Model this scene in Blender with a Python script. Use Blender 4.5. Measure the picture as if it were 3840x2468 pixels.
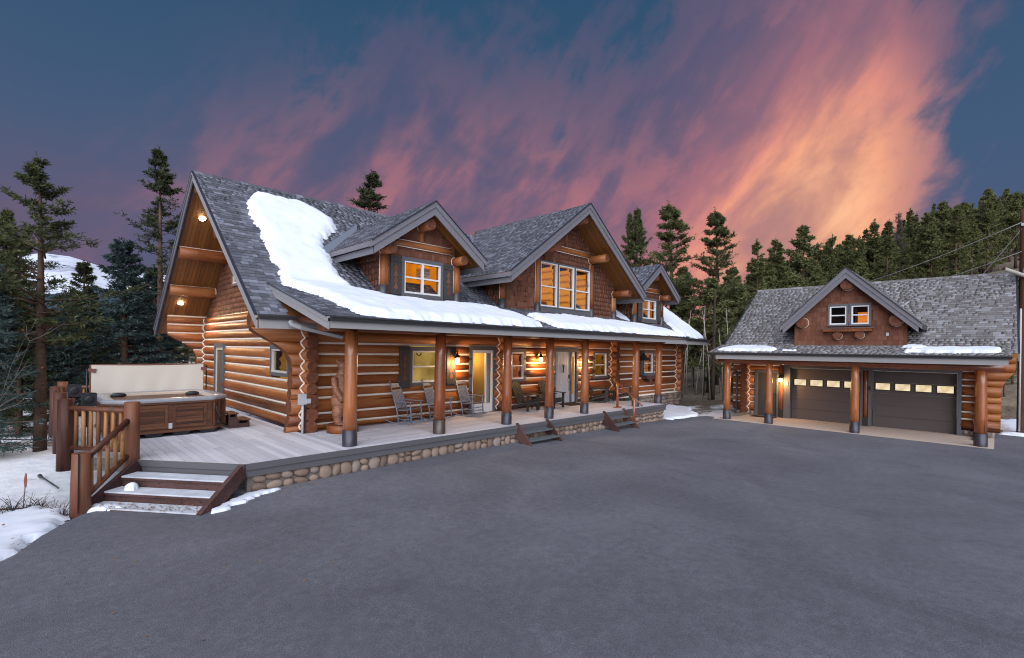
import bpy, math, random
import numpy as np
from mathutils import Vector, Matrix, noise as mnoise

R = math.radians
rng = np.random.default_rng(7)
random.seed(7)
sc = bpy.context.scene
col = sc.collection
for _o in list(bpy.data.objects): bpy.data.objects.remove(_o)

# ------------------------------------------------------------------ camera
CAMZ = 2.8; FPX = 1821.0; CX = 1920.0; HY = 1311.0; ROLL = R(0.8)
FWD = np.array([math.cos(R(45)), math.sin(R(45)), 0.0])
RGT = np.array([math.sin(R(45)), -math.cos(R(45)), 0.0])
UPV = np.array([0, 0, 1.0])
cd = bpy.data.cameras.new('camera'); cam = bpy.data.objects.new('camera', cd); col.objects.link(cam)
cd.sensor_width = 36.0; cd.lens = FPX/3840*36.0
cd.shift_y = (HY-1234)/3840.0
cd.clip_start = 0.1; cd.clip_end = 20000
_r = RGT*math.cos(ROLL)+UPV*math.sin(ROLL); _u = UPV*math.cos(ROLL)-RGT*math.sin(ROLL); _b = -FWD
cam.matrix_world = Matrix(((_r[0],_u[0],_b[0],0),(_r[1],_u[1],_b[1],0),(_r[2],_u[2],_b[2],CAMZ),(0,0,0,1)))
sc.camera = cam

def ray(px, py):
    dx, dy = px-CX, py-HY; c, s = math.cos(ROLL), math.sin(ROLL)
    u, v = dx*c+dy*s, -dx*s+dy*c
    return FWD+RGT*(u/FPX)-UPV*(v/FPX)
def atd(px, py, depth):            # point seen at a photo pixel, at a given depth in metres
    return ray(px, py)*depth+np.array([0,0,CAMZ])
def depth_of(p): return float(np.dot(np.asarray(p, float)[:2], FWD[:2]))

# ------------------------------------------------------------------ view, world, sun
EXPO = 1.92
sc.view_settings.view_transform = 'Standard'; sc.view_settings.look = 'None'
sc.view_settings.exposure = EXPO; sc.view_settings.gamma = 1.0; sc.view_settings.use_curve_mapping = False
sc.render.engine = 'CYCLES'
try:
    sc.cycles.use_denoising = True; sc.cycles.denoiser = 'OPENIMAGEDENOISE'
except Exception: pass
sc.cycles.max_bounces = 6; sc.cycles.diffuse_bounces = 3; sc.cycles.glossy_bounces = 3; sc.cycles.transmission_bounces = 4
sc.cycles.transparent_max_bounces = 8
sc.cycles.sample_clamp_indirect = 4.0
sc.cycles.pixel_filter_type = 'BLACKMAN_HARRIS'; sc.cycles.filter_width = 1.1

world = bpy.data.worlds.new('World'); sc.world = world; world.use_nodes = True
nt = world.node_tree; nt.nodes.clear()
class NT:
    """tiny helper for building shader node graphs"""
    def __init__(s, tree): s.t = tree
    def n(s, typ, **kw):
        nd = s.t.nodes.new(typ)
        for k, v in kw.items(): setattr(nd, k, v)
        return nd
    def l(s, a, b): s.t.links.new(a, b)
    def val(s, sock, x):
        if isinstance(x, (int, float)): sock.default_value = x
        elif isinstance(x, (tuple, list)): sock.default_value = x
        else: s.l(x, sock)
    def m(s, op, a, b=0.0, c=0.0, clamp=False):
        nd = s.n('ShaderNodeMath', operation=op, use_clamp=clamp)
        s.val(nd.inputs[0], a); s.val(nd.inputs[1], b); s.val(nd.inputs[2], c)
        return nd.outputs[0]
    def vm(s, op, a, b=(0,0,0)):
        nd = s.n('ShaderNodeVectorMath', operation=op); s.val(nd.inputs[0], a); s.val(nd.inputs[1], b)
        return nd
    def mix(s, f, a, b, blend='MIX'):
        nd = s.n('ShaderNodeMix', data_type='RGBA', blend_type=blend)
        s.val(nd.inputs[0], f); s.val(nd.inputs[6], a); s.val(nd.inputs[7], b)
        return nd.outputs[2]
    def ss(s, x, lo, hi):           # smoothstep
        nd = s.n('ShaderNodeMapRange', interpolation_type='SMOOTHSTEP')
        s.val(nd.inputs[0], x); s.val(nd.inputs[1], lo); s.val(nd.inputs[2], hi)
        return nd.outputs[0]
    def comb(s, x, y, z):
        nd = s.n('ShaderNodeCombineXYZ'); s.val(nd.inputs[0], x); s.val(nd.inputs[1], y); s.val(nd.inputs[2], z)
        return nd.outputs[0]
    def noise(s, vec, scale, detail=4, rough=0.55, dist=0.0, color=False):
        nd = s.n('ShaderNodeTexNoise'); s.val(nd.inputs['Vector'], vec)
        nd.inputs['Scale'].default_value = scale; nd.inputs['Detail'].default_value = detail
        nd.inputs['Roughness'].default_value = rough; nd.inputs['Distortion'].default_value = dist
        return nd.outputs[1 if color else 0]
    def ramp(s, f, stops, interp='LINEAR'):
        nd = s.n('ShaderNodeValToRGB'); s.val(nd.inputs[0], f); cr = nd.color_ramp; cr.interpolation = interp
        while len(cr.elements) < len(stops): cr.elements.new(0.5)
        for e, (p, c) in zip(cr.elements, stops): e.position = p; e.color = (*c, 1.0)
        return nd.outputs[0]
def rgb(r, g, b):                   # display sRGB 0..255 -> linear
    f = lambda c: (c/255/12.92) if c/255 <= 0.04045 else ((c/255+0.055)/1.055)**2.4
    return (f(r), f(g), f(b))
def rgba(r, g, b): return (*rgb(r, g, b), 1.0)

w = NT(nt)
tc = w.n('ShaderNodeTexCoord')
d = w.vm('NORMALIZE', tc.outputs['Generated']).outputs[0]
dr = w.vm('DOT_PRODUCT', d, tuple(RGT)).outputs['Value']
df = w.vm('DOT_PRODUCT', d, tuple(FWD)).outputs['Value']
sep = w.n('ShaderNodeSeparateXYZ'); w.l(d, sep.inputs[0]); dz = sep.outputs[2]
az = w.m('MULTIPLY', w.m('ARCTAN2', dr, df), 57.2958)                 # degrees from the north-east
el = w.m('MULTIPLY', w.m('ARCSINE', dz), 57.2958)
A, Ee = az, el
ph = R(50)
sA = w.m('ADD', w.m('MULTIPLY', A, math.cos(ph)), w.m('MULTIPLY', Ee, math.sin(ph)))     # along the streaks
tA = w.m('ADD', w.m('MULTIPLY', A, -math.sin(ph)), w.m('MULTIPLY', Ee, math.cos(ph)))    # across them
big = w.noise(w.comb(w.m('MULTIPLY', A, 0.040), w.m('MULTIPLY', Ee, 0.055), 5.3), 1.5, 6, 0.6, 0.4)
stk = w.noise(w.comb(w.m('MULTIPLY', sA, 0.030), w.m('MULTIPLY', tA, 0.085), 2.2), 1.6, 6, 0.55, 0.5)
fin = w.noise(w.comb(w.m('MULTIPLY', sA, 0.10), w.m('MULTIPLY', tA, 0.21), 9.1), 1.4, 6, 0.58, 0.5)
c0 = lambda n_: w.m('SUBTRACT', n_, 0.5)
nn = w.m('ADD', w.m('MULTIPLY', c0(big), 1.2), w.m('ADD', w.m('MULTIPLY', c0(stk), 1.1), w.m('MULTIPLY', c0(fin), 0.8)))
AW = w.m('ADD', A, w.m('MULTIPLY', nn, 7.0)); EW = w.m('ADD', Ee, w.m('MULTIPLY', nn, 27.0))
# the cloud bank: thins out upwards and to the west, ends in a clear ragged edge in the east
etop = w.m('ADD', 29.0, w.m('MULTIPLY', w.ss(A, 10, 34), 11.0))
mtop = w.ss(w.m('SUBTRACT', etop, EW), -6.0, 8.0)
mleft = w.ss(w.m('SUBTRACT', AW, w.m('MULTIPLY', Ee, 0.55)), -54, -24)
mright = w.m('SUBTRACT', 1.0, w.ss(w.m('ADD', A, w.m('MULTIPLY', nn, 13.0)), 38.0, 44.5))
bank = w.m('MULTIPLY', w.m('MULTIPLY', mtop, mleft), mright)
puff = w.ss(w.m('ADD', w.m('MULTIPLY', c0(stk), 1.7), w.m('ADD', w.m('MULTIPLY', c0(fin), 0.9), w.m('MULTIPLY', c0(big), 1.2))), -0.50, 0.50)
dens = w.m('MULTIPLY', bank, w.m('ADD', 0.50, w.m('MULTIPLY', puff, 0.62)), clamp=True)
hz = w.m('MULTIPLY', w.m('SUBTRACT', 1.0, w.ss(Ee, 0, 27)), w.m('ADD', 0.55, w.m('MULTIPLY', c0(big), 1.8)), clamp=True)
# warmth of the cloud colour: strongest towards the sunken sun in the east
dA = w.m('DIVIDE', w.m('SUBTRACT', w.m('ADD', A, w.m('MULTIPLY', nn, 3.0)), 31.0), 16.0)
dE = w.m('DIVIDE', w.m('SUBTRACT', w.m('ADD', Ee, w.m('MULTIPLY', nn, 5.0)), w.m('ADD', 5.0, w.m('MULTIPLY', w.ss(A, 14, 38), 10.5))), 15.5)
heat = w.m('POWER', 2.7183, w.m('MULTIPLY', w.m('ADD', w.m('MULTIPLY', dA, dA), w.m('MULTIPLY', dE, dE)), -1.0))
heat = w.m('MULTIPLY', heat, w.m('ADD', 0.74, w.m('MULTIPLY', puff, 0.36)), clamp=True)
low = w.m('MULTIPLY', w.m('SUBTRACT', 1.0, w.ss(w.m('ADD', Ee, w.m('MULTIPLY', nn, 8.0)), 4, 22)), w.ss(A, -10, 18))
heat2 = w.m('MAXIMUM', w.m('MAXIMUM', heat, w.m('MULTIPLY', low, 0.66)), w.m('MULTIPLY', puff, 0.42))
# plain dusk sky, darker slate blue above, mauve near the ground
base = w.ramp(w.m('DIVIDE', Ee, 60.0, clamp=True), [(0.0, rgb(92,92,122)), (0.30, rgb(68,92,124)), (0.62, rgb(46,80,112)), (1.0, rgb(36,70,106))])
base = w.mix(w.m('MULTIPLY', hz, w.m('SUBTRACT', 1.0, w.ss(A, 20, 44))), base, (*rgb(116,92,114), 1))
ccol = w.ramp(heat2, [(0.0, rgb(98,88,118)), (0.20, rgb(132,100,122)), (0.40, rgb(172,114,126)), (0.60, rgb(226,146,132)), (0.80, rgb(250,172,136)), (1.0, rgb(255,192,150))])
sky = w.mix(dens, base, ccol)
bg = w.n('ShaderNodeBackground'); w.l(sky, bg.inputs[0]); bg.inputs[1].default_value = 1.0/2**EXPO
wo = w.n('ShaderNodeOutputWorld'); w.l(bg.outputs[0], wo.inputs[0])

# broad soft skylight of the dusk, from behind the camera
SUN_EL, SUN_AZ = R(33), R(226)     # where the light comes from: azimuth from +X
sd = bpy.data.lights.new('sun', 'SUN'); so = bpy.data.objects.new('sun', sd); col.objects.link(so)
sd.energy = 1.5; sd.angle = R(80); sd.color = (0.90, 0.93, 1.0)
_dir = Vector((math.cos(SUN_EL)*math.cos(SUN_AZ), math.cos(SUN_EL)*math.sin(SUN_AZ), math.sin(SUN_EL)))
so.rotation_euler = _dir.to_track_quat('Z', 'Y').to_euler(); so.location = (0, 0, 30)
# ------------------------------------------------------------------ mesh helpers
WL = {}                              # world origin of every object at build time
class MB:
    def __init__(s): s.v = []; s.f = []; s.m = []; s.a = []; s.cur = 0; s.ra = 0.0
    def add(s, vs, fs, mat=None, rnd=None):
        b = len(s.v); s.v.extend([tuple(map(float, p)) for p in vs])
        for f in fs:
            s.f.append([b+i for i in f]); s.m.append(s.cur if mat is None else mat); s.a.append(s.ra if rnd is None else rnd)
    BF = [(0,3,2,1),(4,5,6,7),(0,1,5,4),(1,2,6,5),(2,3,7,6),(3,0,4,7)]
    def box(s, x0, x1, y0, y1, z0, z1, mat=None, rnd=None):
        s.add([(x0,y0,z0),(x1,y0,z0),(x1,y1,z0),(x0,y1,z0),(x0,y0,z1),(x1,y0,z1),(x1,y1,z1),(x0,y1,z1)], s.BF, mat, rnd)
    def obox(s, c, u, v, wv, mat=None, rnd=None):   # oriented box from centre and three half-extent vectors
        c, u, v, wv = [np.asarray(q, float) for q in (c, u, v, wv)]
        P = [c-u-v-wv, c+u-v-wv, c+u+v-wv, c-u+v-wv, c-u-v+wv, c+u-v+wv, c+u+v+wv, c-u+v+wv]
        fs = s.BF if np.dot(np.cross(u, v), wv) > 0 else [f[::-1] for f in s.BF]
        s.add(P, fs, mat, rnd)
    def bar(s, p0, p1, wd, ht, up=(0,0,1), mat=None):   # rectangular bar between two points
        p0, p1 = np.asarray(p0, float), np.asarray(p1, float); dd = p1-p0; L = np.linalg.norm(dd); dd = dd/L
        up = np.asarray(up, float); sd_ = np.cross(dd, up); n_ = np.linalg.norm(sd_)
        if n_ < 1e-6: sd_ = np.cross(dd, (1,0,0)); n_ = np.linalg.norm(sd_)
        sd_ /= n_; uu = np.cross(sd_, dd)
        s.obox((p0+p1)/2, dd*L/2, sd_*wd/2, uu*ht/2, mat)
    def prism(s, poly, ext, mat=None):   # polygon (list of 3d points) extruded by a vector
        n = len(poly); P = [np.asarray(p, float) for p in poly]; e = np.asarray(ext, float)
        nor = sum((np.cross(P[i]-P[0], P[(i+1) % n]-P[0]) for i in range(1, n-1)), np.zeros(3))
        a, b = P, [p+e for p in P]
        if np.dot(nor, e) > 0: fs = [tuple(range(n))[::-1], tuple(range(n, 2*n))]+[(i, (i+1) % n, n+(i+1) % n, n+i) for i in range(n)]
        else: fs = [tuple(range(n)), tuple(range(n, 2*n))[::-1]]+[((i+1) % n, i, n+i, n+(i+1) % n) for i in range(n)]
        s.add(a+b, fs, mat)
    def tube(s, pts, rad, n=8, mat=None, capmat=None, cap=True, rot=0.0):
        pts = [np.asarray(p, float) for p in pts]; k = len(pts)
        if isinstance(rad, (int, float)): rad = [rad]*k
        vs, fs = [], []
        prev = None
        for i in range(k):
            t = pts[min(i+1, k-1)]-pts[max(i-1, 0)]; t = t/(np.linalg.norm(t)+1e-9)
            ref = np.array([0,0,1.0]) if abs(t[2]) < 0.9 else np.array([1.0,0,0])
            if prev is not None: ref = prev
            a = ref-t*np.dot(ref, t); a /= (np.linalg.norm(a)+1e-9); b = np.cross(t, a); prev = a
            for j in range(n):
                q = rot+2*math.pi*j/n; vs.append(pts[i]+(a*math.cos(q)+b*math.sin(q))*rad[i])
        for i in range(k-1):
            for j in range(n):
                fs.append((i*n+j, i*n+(j+1) % n, (i+1)*n+(j+1) % n, (i+1)*n+j))
        s.add(vs, fs, mat)
        if cap:
            b0 = len(s.v)-k*n
            s.f.append([b0+j for j in range(n)][::-1]); s.f.append([b0+(k-1)*n+j for j in range(n)])
            cm = s.cur if mat is None else mat
            cm = cm if capmat is None else capmat
            s.m += [cm, cm]; s.a += [s.ra, s.ra]
    def lathe(s, prof, c, n=20, mat=None):     # prof: (r, z) pairs, axis z
        vs = []; fs = []
        for r_, z_ in prof:
            for j in range(n): q = 2*math.pi*j/n; vs.append((c[0]+r_*math.cos(q), c[1]+r_*math.sin(q), c[2]+z_))
        for i in range(len(prof)-1):
            for j in range(n): fs.append((i*n+j, i*n+(j+1) % n, (i+1)*n+(j+1) % n, (i+1)*n+j))
        s.add(vs, fs, mat)
    def ell(s, c, r, n=12, m=8, mat=None, rotz=0.0, roty=0.0):
        c = np.asarray(c, float); vs = []; fs = []
        M = np.array(Matrix.Rotation(rotz, 3, 'Z') @ Matrix.Rotation(roty, 3, 'Y'))
        for i in range(m+1):
            th = math.pi*i/m
            for j in range(n):
                q = 2*math.pi*j/n
                vs.append(c+M @ np.array([r[0]*math.sin(th)*math.cos(q), r[1]*math.sin(th)*math.sin(q), -r[2]*math.cos(th)]))
        for i in range(m):
            for j in range(n): fs.append((i*n+j, i*n+(j+1) % n, (i+1)*n+(j+1) % n, (i+1)*n+j))
        s.add(vs, fs, mat)
    def build(s, name, mats, parent=None, smooth=False, origin=None, merge=False):
        if not isinstance(mats, (list, tuple)): mats = [mats]
        V = np.array(s.v, float)
        if origin is None: origin = np.array([(V[:,0].min()+V[:,0].max())/2, (V[:,1].min()+V[:,1].max())/2, V[:,2].min()])
        origin = np.asarray(origin, float); V = V-origin
        me = bpy.data.meshes.new(name); me.from_pydata(V.tolist(), [], s.f)
        for m_ in mats: me.materials.append(m_)
        me.polygons.foreach_set('material_index', s.m)
        if smooth is True: me.polygons.foreach_set('use_smooth', [True]*len(s.f))
        elif smooth == 'sides': me.polygons.foreach_set('use_smooth', [len(f) == 4 for f in s.f])
        if any(s.a):
            at = me.attributes.new('rnd', 'FLOAT', 'FACE'); at.data.foreach_set('value', s.a)
        me.update()
        return link(name, me, parent, origin)
def link(name, me, parent=None, origin=(0,0,0)):
    o = bpy.data.objects.new(name, me); col.objects.link(o)
    po = WL.get(parent.name, np.zeros(3)) if parent is not None else np.zeros(3)
    o.parent = parent; o.location = tuple(np.asarray(origin, float)-po); WL[o.name] = np.asarray(origin, float)
    return o
def empty(name, loc=(0,0,0), parent=None):
    o = bpy.data.objects.new(name, None); col.objects.link(o); o.empty_display_size = 0.2
    po = WL.get(parent.name, np.zeros(3)) if parent is not None else np.zeros(3)
    o.parent = parent; o.location = tuple(np.asarray(loc, float)-po); WL[o.name] = np.asarray(loc, float)
    return o
def tag(o, label=None, cat=None, group=None, kind=None):
    if label: o['label'] = label
    if cat: o['category'] = cat
    if group: o['group'] = group
    if kind: o['kind'] = kind
    return o
def thing(name, label, cat, loc=(0,0,0), group=None): return tag(empty(name, loc), label, cat, group)
def copy_tree(o, parent=None):
    c = o.copy(); col.objects.link(c); c.parent = parent; WL[c.name] = WL.get(o.name, np.zeros(3))
    for ch in list(o.children): copy_tree(ch, c)
    return c
def npmesh(name, V, F, mats, rnd=None, smooth=False):
    """fast mesh from numpy arrays; F is (n,3) or (n,4)"""
    me = bpy.data.meshes.new(name); n, k = F.shape
    me.vertices.add(len(V)); me.vertices.foreach_set('co', np.asarray(V, np.float32).ravel())
    me.loops.add(n*k); me.loops.foreach_set('vertex_index', F.astype(np.int32).ravel())
    me.polygons.add(n); me.polygons.foreach_set('loop_start', np.arange(0, n*k, k, dtype=np.int32))
    me.polygons.foreach_set('loop_total', np.full(n, k, np.int32))
    if smooth: me.polygons.foreach_set('use_smooth', np.ones(n, bool))
    for m_ in (mats if isinstance(mats, (list, tuple)) else [mats]): me.materials.append(m_)
    if rnd is not None:
        at = me.attributes.new('rnd', 'FLOAT', 'FACE'); at.data.foreach_set('value', np.asarray(rnd, np.float32))
    me.update(calc_edges=True); me.validate()
    return me

# ------------------------------------------------------------------ materials
MATS = {}
def material(name):
    m_ = bpy.data.materials.new(name); m_.use_nodes = True; t = m_.node_tree; t.nodes.clear()
    g = NT(t); out = g.n('ShaderNodeOutputMaterial'); b = g.n('ShaderNodeBsdfPrincipled'); g.l(b.outputs[0], out.inputs[0])
    MATS[name] = m_
    return m_, g, b, out
def setc(g, b, colr, rough=0.6, spec=0.4, metal=0.0):
    g.val(b.inputs['Base Color'], colr if not isinstance(colr, tuple) else (*colr[:3], 1.0))
    g.val(b.inputs['Roughness'], rough); b.inputs['Specular IOR Level'].default_value = spec; b.inputs['Metallic'].default_value = metal
def bump(g, b, h, strength=0.3, dist=0.02):
    nd = g.n('ShaderNodeBump'); nd.inputs['Strength'].default_value = strength; nd.inputs['Distance'].default_value = dist
    g.l(h, nd.inputs['Height']); g.l(nd.outputs[0], b.inputs['Normal'])
def coords(g, kind='Object', scale=(1,1,1), per_object=True):
    t = g.n('ShaderNodeTexCoord'); v = t.outputs[kind]
    if per_object:
        oi = g.n('ShaderNodeObjectInfo'); off = g.m('MULTIPLY', oi.outputs['Random'], 37.0)
        v = g.vm('ADD', v, g.comb(off, off, off)).outputs[0]
    return g.vm('MULTIPLY', v, scale).outputs[0]
def rnd_of(g):
    """one random number per piece, whether it is an object or a face of a joined mesh"""
    oi = g.n('ShaderNodeObjectInfo'); at = g.n('ShaderNodeAttribute', attribute_name='rnd')
    return g.m('FRACT', g.m('ADD', oi.outputs['Random'], at.outputs['Fac']))
def simple(name, c, rough=0.6, spec=0.4, metal=0.0, var=0.12, scale=6.0, bmp=0.0):
    m_, g, b, o = material(name)
    v = coords(g); n_ = g.noise(v, scale, 5, 0.6)
    f = g.m('ADD', 1.0-var, g.m('MULTIPLY', n_, 2*var))
    cc = g.mix(1.0, (*c, 1), g.comb(f, f, f), 'MULTIPLY')
    setc(g, b, cc, rough, spec, metal)
    if bmp: bump(g, b, g.noise(v, scale*6, 4, 0.6), bmp, 0.01)
    return m_

def wood_log(name, c_dark, c_mid, c_light, rough=0.38, spec=0.5):
    m_, g, b, o = material(name)
    v = coords(g, 'Object', (0.7, 9, 9)); v2 = coords(g, 'Object', (0.35, 1.4, 1.4)); v3 = coords(g, 'Object', (1.1, 3.0, 3.0))
    n1_ = g.noise(v, 2.2, 6, 0.6, 0.4); n2_ = g.noise(v2, 1.3, 3, 0.5); n3_ = g.noise(v3, 1.0, 3, 0.5)
    oi = g.n('ShaderNodeObjectInfo')
    f = g.m('ADD', g.m('MULTIPLY', n1_, 0.55), g.m('ADD', g.m('MULTIPLY', n2_, 0.5), g.m('MULTIPLY', g.m('SUBTRACT', oi.outputs['Random'], 0.5), 0.36)))
    c = g.ramp(f, [(0.28, c_dark), (0.52, c_mid), (0.78, c_light)])
    kn = g.ss(g.noise(coords(g, 'Object', (2.2, 5, 5)), 1.6, 2, 0.4), 0.70, 0.78)     # knots
    c = g.mix(g.m('MULTIPLY', kn, 0.55), c, (*[q*0.35 for q in c_dark], 1))
    ck = g.ss(g.noise(coords(g, 'Object', (0.22, 11, 11)), 1.7, 3, 0.5, 0.3), 0.66, 0.70)     # drying checks
    c = g.mix(g.m('MULTIPLY', ck, 0.75), c, (*[q*0.25 for q in c_dark], 1))
    g.l(c, b.inputs['Base Color']); g.val(b.inputs['Roughness'], g.m('ADD', rough-0.08, g.m('MULTIPLY', n3_, 0.25)))
    b.inputs['Specular IOR Level'].default_value = spec
    bump(g, b, g.m('ADD', g.m('MULTIPLY', n1_, 0.5), g.m('MULTIPLY', n3_, 1.0)), 0.35, 0.02)
    return m_
M_LOG = wood_log('log_wood', (0.080,0.021,0.006), (0.245,0.072,0.019), (0.38,0.140,0.040), 0.46, 0.42)
M_POST = wood_log('post_wood', (0.11,0.030,0.012), (0.25,0.070,0.022), (0.38,0.135,0.045), 0.24, 0.7)
M_RAIL = wood_log('rail_wood', (0.040,0.014,0.009), (0.108,0.035,0.020), (0.185,0.070,0.036), 0.5, 0.35)
M_BAL = wood_log('baluster_wood', (0.11,0.042,0.014), (0.25,0.105,0.035), (0.38,0.18,0.065), 0.5, 0.35)
M_STEP = wood_log('step_wood', (0.030,0.014,0.014), (0.066,0.030,0.026), (0.11,0.056,0.048), 0.6, 0.3)
M_TUBW = wood_log('tub_wood', (0.026,0.009,0.005), (0.082,0.029,0.013), (0.155,0.060,0.025), 0.42, 0.4)
M_BARK = wood_log('bark', (0.020,0.015,0.013), (0.050,0.036,0.030), (0.10,0.072,0.058), 0.9, 0.1)
M_PBARK = wood_log('pine_bark', (0.038,0.024,0.018), (0.085,0.052,0.038), (0.15,0.095,0.070), 0.9, 0.1)
M_POLE = wood_log('pole_wood', (0.05,0.022,0.014), (0.11,0.047,0.029), (0.17,0.08,0.05), 0.8, 0.2)
def end_wood():
    m_, g, b, o = material('log_end_wood')
    t = g.n('ShaderNodeTexCoord'); v = t.outputs['Object']
    sp = g.n('ShaderNodeSeparateXYZ'); g.l(v, sp.inputs[0])
    r_ = g.m('SQRT', g.m('ADD', g.m('MULTIPLY', sp.outputs[1], sp.outputs[1]), g.m('MULTIPLY', sp.outputs[2], sp.outputs[2])))
    ring = g.m('SINE', g.m('MULTIPLY', g.m('ADD', r_, g.m('MULTIPLY', g.noise(v, 6, 3), 0.05)), 190))
    oi = g.n('ShaderNodeObjectInfo')
    n_ = g.noise(coords(g), 9, 4)
    f = g.m('ADD', g.m('MULTIPLY', n_, 0.8), g.m('MULTIPLY', ring, 0.10))
    c = g.ramp(f, [(0.2, (0.075,0.024,0.012)), (0.6, (0.185,0.066,0.032)), (0.9, (0.26,0.105,0.055))])
    setc(g, b, c, 0.6, 0.3); bump(g, b, ring, 0.15, 0.004)
    return m_
M_END = end_wood()
M_CHINK = simple('chinking', (0.74,0.67,0.58), 0.85, 0.2, var=0.10, scale=9, bmp=0.15)
M_TRIM = simple('grey_trim_paint', (0.105,0.102,0.112), 0.55, 0.35, var=0.10, scale=3)
M_FASCIA = simple('fascia_paint', (0.285,0.272,0.276), 0.55, 0.35, var=0.08, scale=2.5)
M_RAKE = simple('rake_board_paint', (0.158,0.150,0.168), 0.55, 0.35, var=0.08, scale=2.5)
M_DRIP = simple('dark_drip_edge', (0.030,0.031,0.042), 0.4, 0.5, var=0.1)
M_GUT = simple('gutter_metal', (0.052,0.050,0.054), 0.38, 0.5, 0.2, var=0.1)
M_FLASH = simple('flashing_metal', (0.36,0.38,0.44), 0.35, 0.5, 0.6, var=0.1)
M_WHITE = simple('white_frame', (0.68,0.67,0.67), 0.45, 0.4, var=0.04)
M_CREAM = simple('cream_frame', (0.56,0.52,0.46), 0.45, 0.4, var=0.04)
M_SLEEVE = simple('steel_sleeve', (0.052,0.050,0.064), 0.42, 0.5, 0.45, var=0.25, scale=7)
M_SLEEVEB = simple('bronze_sleeve', (0.085,0.066,0.060), 0.42, 0.5, 0.45, var=0.25, scale=7)
M_BLACK = simple('black_metal', (0.018,0.018,0.020), 0.45, 0.5, 0.3, var=0.1)
M_BLACKP = simple('black_plastic', (0.016,0.017,0.022), 0.5, 0.4, var=0.1)
M_DGREY = simple('dark_grey_paint', (0.050,0.047,0.047), 0.55, 0.35, var=0.12, scale=4)
M_BLUEG = simple('blue_grey_paint', (0.165,0.195,0.255), 0.5, 0.35, var=0.15, scale=5)
M_CHARC = simple('charcoal_paint', (0.030,0.030,0.030), 0.55, 0.35, var=0.15, scale=5)
M_BROWNP = simple('brown_paint', (0.034,0.026,0.023), 0.55, 0.35, var=0.15, scale=5)
M_DOORW = simple('pale_door_paint', (0.42,0.43,0.48), 0.5, 0.35, var=0.05)
M_PVC = simple('pvc_grey', (0.42,0.42,0.44), 0.5, 0.35, var=0.08)
M_CANVAS = simple('cream_vinyl', (0.56,0.50,0.43), 0.6, 0.3, var=0.07, scale=2.0, bmp=0.25)
M_ACRY = simple('acrylic_shell', (0.25,0.245,0.275), 0.25, 0.5, var=0.35, scale=40)
M_ACRIN = simple('acrylic_basin', (0.36,0.29,0.235), 0.3, 0.5, var=0.3, scale=40)
M_CONC = simple('lamp_warmed_concrete', (0.46,0.365,0.31), 0.9, 0.2, var=0.16, scale=5, bmp=0.3)  # base colour raised and warmed to carry the lamp's glow on the garage slab
M_MORTAR = simple('mortar', (0.17,0.15,0.135), 0.95, 0.1, var=0.2, scale=8, bmp=0.4)
M_GALV = simple('galvanised_grate', (0.17,0.19,0.20), 0.45, 0.5, 0.5, var=0.15, scale=10)
M_WIRE = simple('cable', (0.62,0.60,0.60), 0.6, 0.3)
M_RED = simple('faded_red', (0.27,0.08,0.06), 0.6, 0.3)
M_LEAF = simple('dry_leaf', (0.21,0.115,0.060), 0.8, 0.2, var=0.35, scale=1.0)
M_TWIG = simple('twig', (0.17,0.14,0.125), 0.9, 0.1, var=0.2)
M_ASPEN = simple('aspen_bark', (0.34,0.31,0.27), 0.85, 0.2, var=0.35, scale=5)
M_MAT = simple('mat', (0.05,0.036,0.034), 0.95, 0.1, var=0.3, scale=30)
M_PAPER = simple('picture_print', (0.5,0.47,0.36), 0.7, 0.2)

def m_shingle(name, stops, bl=0.0):
    m_, g, b, o = material(name)
    r_ = rnd_of(g)
    v = coords(g, 'Object', (1,1,1), False); n_ = g.noise(v, 90, 3, 0.7); n2_ = g.noise(v, 1.1, 4, 0.6)
    c = g.ramp(r_, stops)
    f = g.m('ADD', 0.62, g.m('ADD', g.m('MULTIPLY', n_, 0.42), g.m('MULTIPLY', n2_, 0.36)))
    setc(g, b, g.mix(1.0, c, g.comb(f, f, f), 'MULTIPLY'), 0.85, 0.25)
    bump(g, b, n_, 0.3, 0.004)
    return m_
M_SHG = m_shingle('roof_shingle', [(0.0,(0.070,0.070,0.085)), (0.40,(0.096,0.097,0.117)), (0.75,(0.128,0.130,0.158)), (1.0,(0.195,0.20,0.245))])
M_SHGG = m_shingle('garage_shingle', [(0.0,(0.120,0.108,0.108)), (0.30,(0.155,0.143,0.143)), (0.70,(0.190,0.180,0.185)), (1.0,(0.265,0.262,0.28))])
M_SHAKE = m_shingle('cedar_shake', [(0.0,(0.125,0.047,0.027)), (0.5,(0.152,0.060,0.036)), (1.0,(0.182,0.078,0.048))])

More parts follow.
